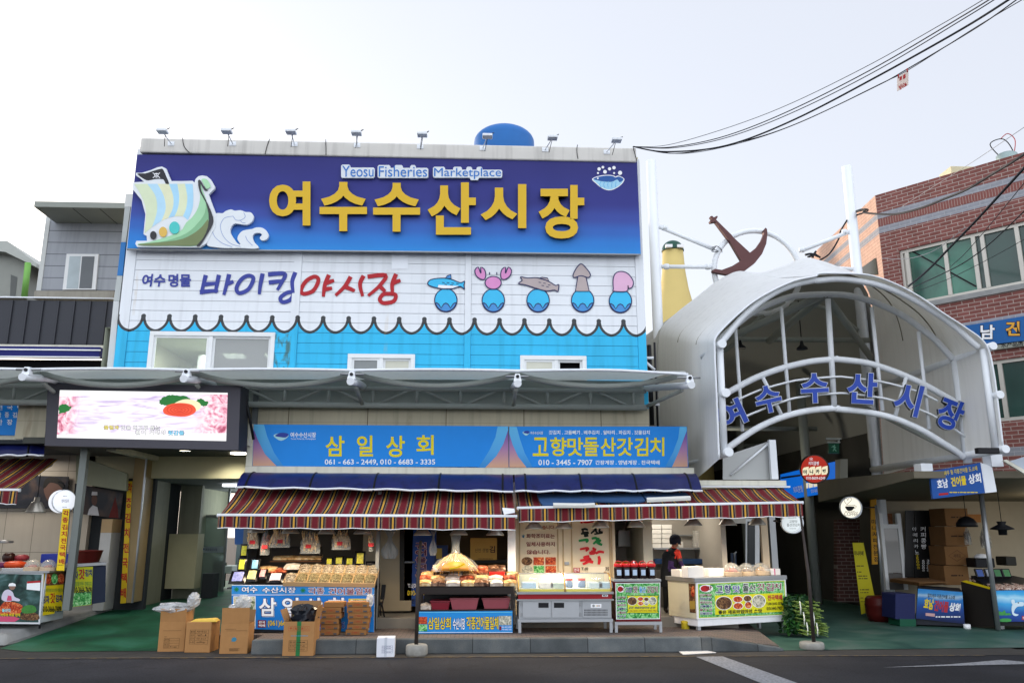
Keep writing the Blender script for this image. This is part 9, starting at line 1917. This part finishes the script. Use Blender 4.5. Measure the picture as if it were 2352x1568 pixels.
# ------------------------------------------------------------------ the woman in the kitchen
def person():
    f = FY(17.15); S = lambda x,y,dy=0.0: atY(C1(x,y),17.15+dy)
    zfl = 0.42; t_base = S(1780,1045); t_base.z = zfl
    root = thing('person','woman in dark vest, dark cap and orange sleeve working behind the kimchi counters','person',t_base)
    VEST = M('dark_vest_cloth','#15171b',0.85,var=0.2,vs=12); TROU = M('black_trouser_cloth','#101114',0.9,var=0.15); SKIN = M('skin','#9a6a52',0.55,var=0.05); HATM = M('dark_knit_cap','#171a28',0.95,var=0.25,vs=25); ORG = M('orange_red_sleeve','#dc4030',0.8,var=0.1); GREYS = M('grey_sleeve','#57504f',0.8,var=0.1); PUR = M('purple_arm_cover','#352250',0.7,var=0.15,vs=15); SHOE = M('dark_shoe','#1a1413',0.6)
    B = t_base
    # skeleton heights from the picture
    zz = lambda y: S(1780,y).z
    head = S(1832,300); nk = S(1815,372); ch = S(1790,440); wst = S(1765,600); hip = S(1765,690)
    V = []; E_ = []; Rr = []
    def v(p,r): V.append(Vector(p)-B); Rr.append(r); return len(V)-1
    def e(a,c): E_.append((a,c))
    iP = v(hip,(0.155,0.115)); iW = v(wst,(0.15,0.11)); iC = v(ch,(0.165,0.115)); iN0 = v(S(1808,392),(0.11,0.085)); iN = v(nk+Vector((0.0,0,0.02)),(0.05,0.05)); iH = v(head+Vector((0,0,-0.05)),(0.062,0.07)); iH2 = v(head+Vector((0.0,0,0.035)),(0.075,0.085))
    e(iP,iW); e(iW,iC); e(iC,iN0); e(iN0,iN); e(iN,iH); e(iH,iH2)
    # arms: right one reaches towards the counter, left one forward
    sR = v(S(1862,415,-0.05),(0.062,0.062)); eR = v(S(1888,520,-0.12),(0.048,0.048)); wR = v(S(1925,588,-0.38),(0.032,0.03)); hR = v(S(1935,600,-0.44),(0.034,0.022))
    e(iC,sR) if False else e(iN0,sR); e(sR,eR); e(eR,wR); e(wR,hR)
    sL = v(S(1738,430,0.05),(0.062,0.062)); eL = v(S(1745,535,-0.02),(0.048,0.048)); wL = v(S(1850,600,-0.25),(0.032,0.03)); hL = v(S(1880,606,-0.32),(0.034,0.022))
    e(iN0,sL); e(sL,eL); e(eL,wL); e(wL,hL)
    kL = v(S(1735,860,-0.03),(0.062,0.062)); aL = v(S(1728,1010),(0.045,0.045)); tL = v(S(1738,1042,-0.12)+Vector((0.02,0,0.02)),(0.035,0.03)); hLp = v(S(1735,740),(0.09,0.09))
    kR = v(S(1800,860,-0.03),(0.062,0.062)); aR = v(S(1795,1010),(0.045,0.045)); tR = v(S(1812,1042,-0.12)+Vector((0.04,0,0.02)),(0.035,0.03)); hRp = v(S(1797,740),(0.09,0.09))
    e(iP,hLp); e(hLp,kL); e(kL,aL); e(aL,tL); e(iP,hRp); e(hRp,kR); e(kR,aR); e(aR,tR)
    me = bpy.data.meshes.new('body'); me.from_pydata([tuple(p) for p in V],E_,[]); o = bpy.data.objects.new('body',me); COL.objects.link(o)
    sk = o.modifiers.new('skin','SKIN'); 
    for i,r in enumerate(Rr): me.skin_vertices[0].data[i].radius = r
    me.skin_vertices[0].data[0].use_root = True
    sb = o.modifiers.new('sub','SUBSURF'); sb.levels = 2; sb.render_levels = 2
    dg = bpy.context.evaluated_depsgraph_get(); bm_ = bpy.data.meshes.new_from_object(o.evaluated_get(dg)); bpy.data.objects.remove(o)
    o = bpy.data.objects.new('body',bm_); COL.objects.link(o); o.parent = root
    ms = [VEST,TROU,SKIN,ORG,GREYS,PUR,SHOE]; bm_.materials.clear()
    for m in ms: bm_.materials.append(m)
    P = lambda i: V[i]
    def near(c,a,d):
        ab = d-a; tt = max(0,min(1,(c-a).dot(ab)/ab.length_squared)); return (c-(a+ab*tt)).length,tt
    segs = [(iP,iW,0),(iW,iC,0),(iC,iN0,0),(iN0,iN,3),(iN,iH,2),(iH,iH2,2),(iN0,sR,'shoulder'),(sR,eR,'arm'),(eR,wR,5),(wR,hR,2),(iN0,sL,'shoulder'),(sL,eL,'arm'),(eL,wL,5),(wL,hL,2),(iP,hLp,0),(hLp,kL,1),(kL,aL,1),(aL,tL,6),(iP,hRp,0),(hRp,kR,1),(kR,aR,1),(aR,tR,6)]
    for pg in bm_.polygons:
        c = pg.center; best = None
        for a,d,m in segs:
            dd,tt = near(c,P(a),P(d)); dd -= 0.3*(Rr[a][0]*(1-tt)+Rr[d][0]*tt)
            if best is None or dd < best[0]: best = (dd,m,tt)
        m = best[1]
        if m == 'arm': m = 3 if best[2] < 0.62 else 4
        if m == 'shoulder': m = 0 if best[2] < 0.55 else 3
        pg.material_index = m; pg.use_smooth = True
    BASE[o.name] = B
    # long vest / apron skirt, cap, face and fingers
    b = MB(); hc = hip
    P_ = []
    for zq,rx,ry in ((zz(770),0.175,0.14),(zz(700),0.175,0.135),(zz(610),0.165,0.125),(zz(520),0.172,0.127),(zz(440),0.165,0.122),(zz(398),0.115,0.092)):
        cx = S(1765 if zq < zz(600) else 1785,600).x; row = [Vector((cx+rx*math.cos(2*math.pi*i/28)*(1+0.02*math.sin(i*4)),17.15+ry*math.sin(2*math.pi*i/28)*(1+0.02*math.sin(i*3)),zq)) for i in range(29)]; P_.append(row)
    b.grid(P_,VEST); b.build('vest',root)
    b = MB(); hcn = head; b.lathe(hcn+Vector((0,0,-0.055)),[(0.108,0),(0.113,0.02),(0.118,0.08),(0.112,0.13),(0.088,0.175),(0.05,0.198),(0,0.205)],HATM,24); b.build('knit_cap',root)
    b = MB(); fc = hcn+Vector((0.085,-0.035,-0.055))
    b.lathe(fc+Vector((0.012,-0.012,0.0)),[(0.0,-0.014),(0.013,-0.008),(0.016,0.004),(0.008,0.02),(0,0.024)],SKIN,10); b.lathe(fc+Vector((-0.075,-0.075,0.0)),[(0.0,-0.03),(0.014,-0.02),(0.02,0.005),(0.014,0.022),(0,0.03)],SKIN,10); b.build('ear',root) if False else b.build('nose',root)
    b = MB()
    for pw,ph,dirv in ((wR,hR,(V[hR]-V[wR]).normalized()),(wL,hL,(V[hL]-V[wL]).normalized())):
        c = V[ph]+B; side = dirv.cross(Vector((0,0,1))).normalized()
        for i,(off,l) in enumerate(((-0.024,0.06),(-0.008,0.07),(0.008,0.066),(0.024,0.052))):
            a = c+side*off+dirv*0.015; b.tube([a,a+dirv*l*0.55+Vector((0,0,-0.006)),a+dirv*l*0.9+Vector((0,0,-0.03))],[0.0095,0.009,0.006],SKIN,7)
        a = c+side*0.03-dirv*0.01; b.tube([a,a+side*0.018+dirv*0.02+Vector((0,0,-0.005)),a+side*0.02+dirv*0.045+Vector((0,0,-0.02))],[0.011,0.01,0.007],SKIN,7)
    b.build('fingers',root)
person()
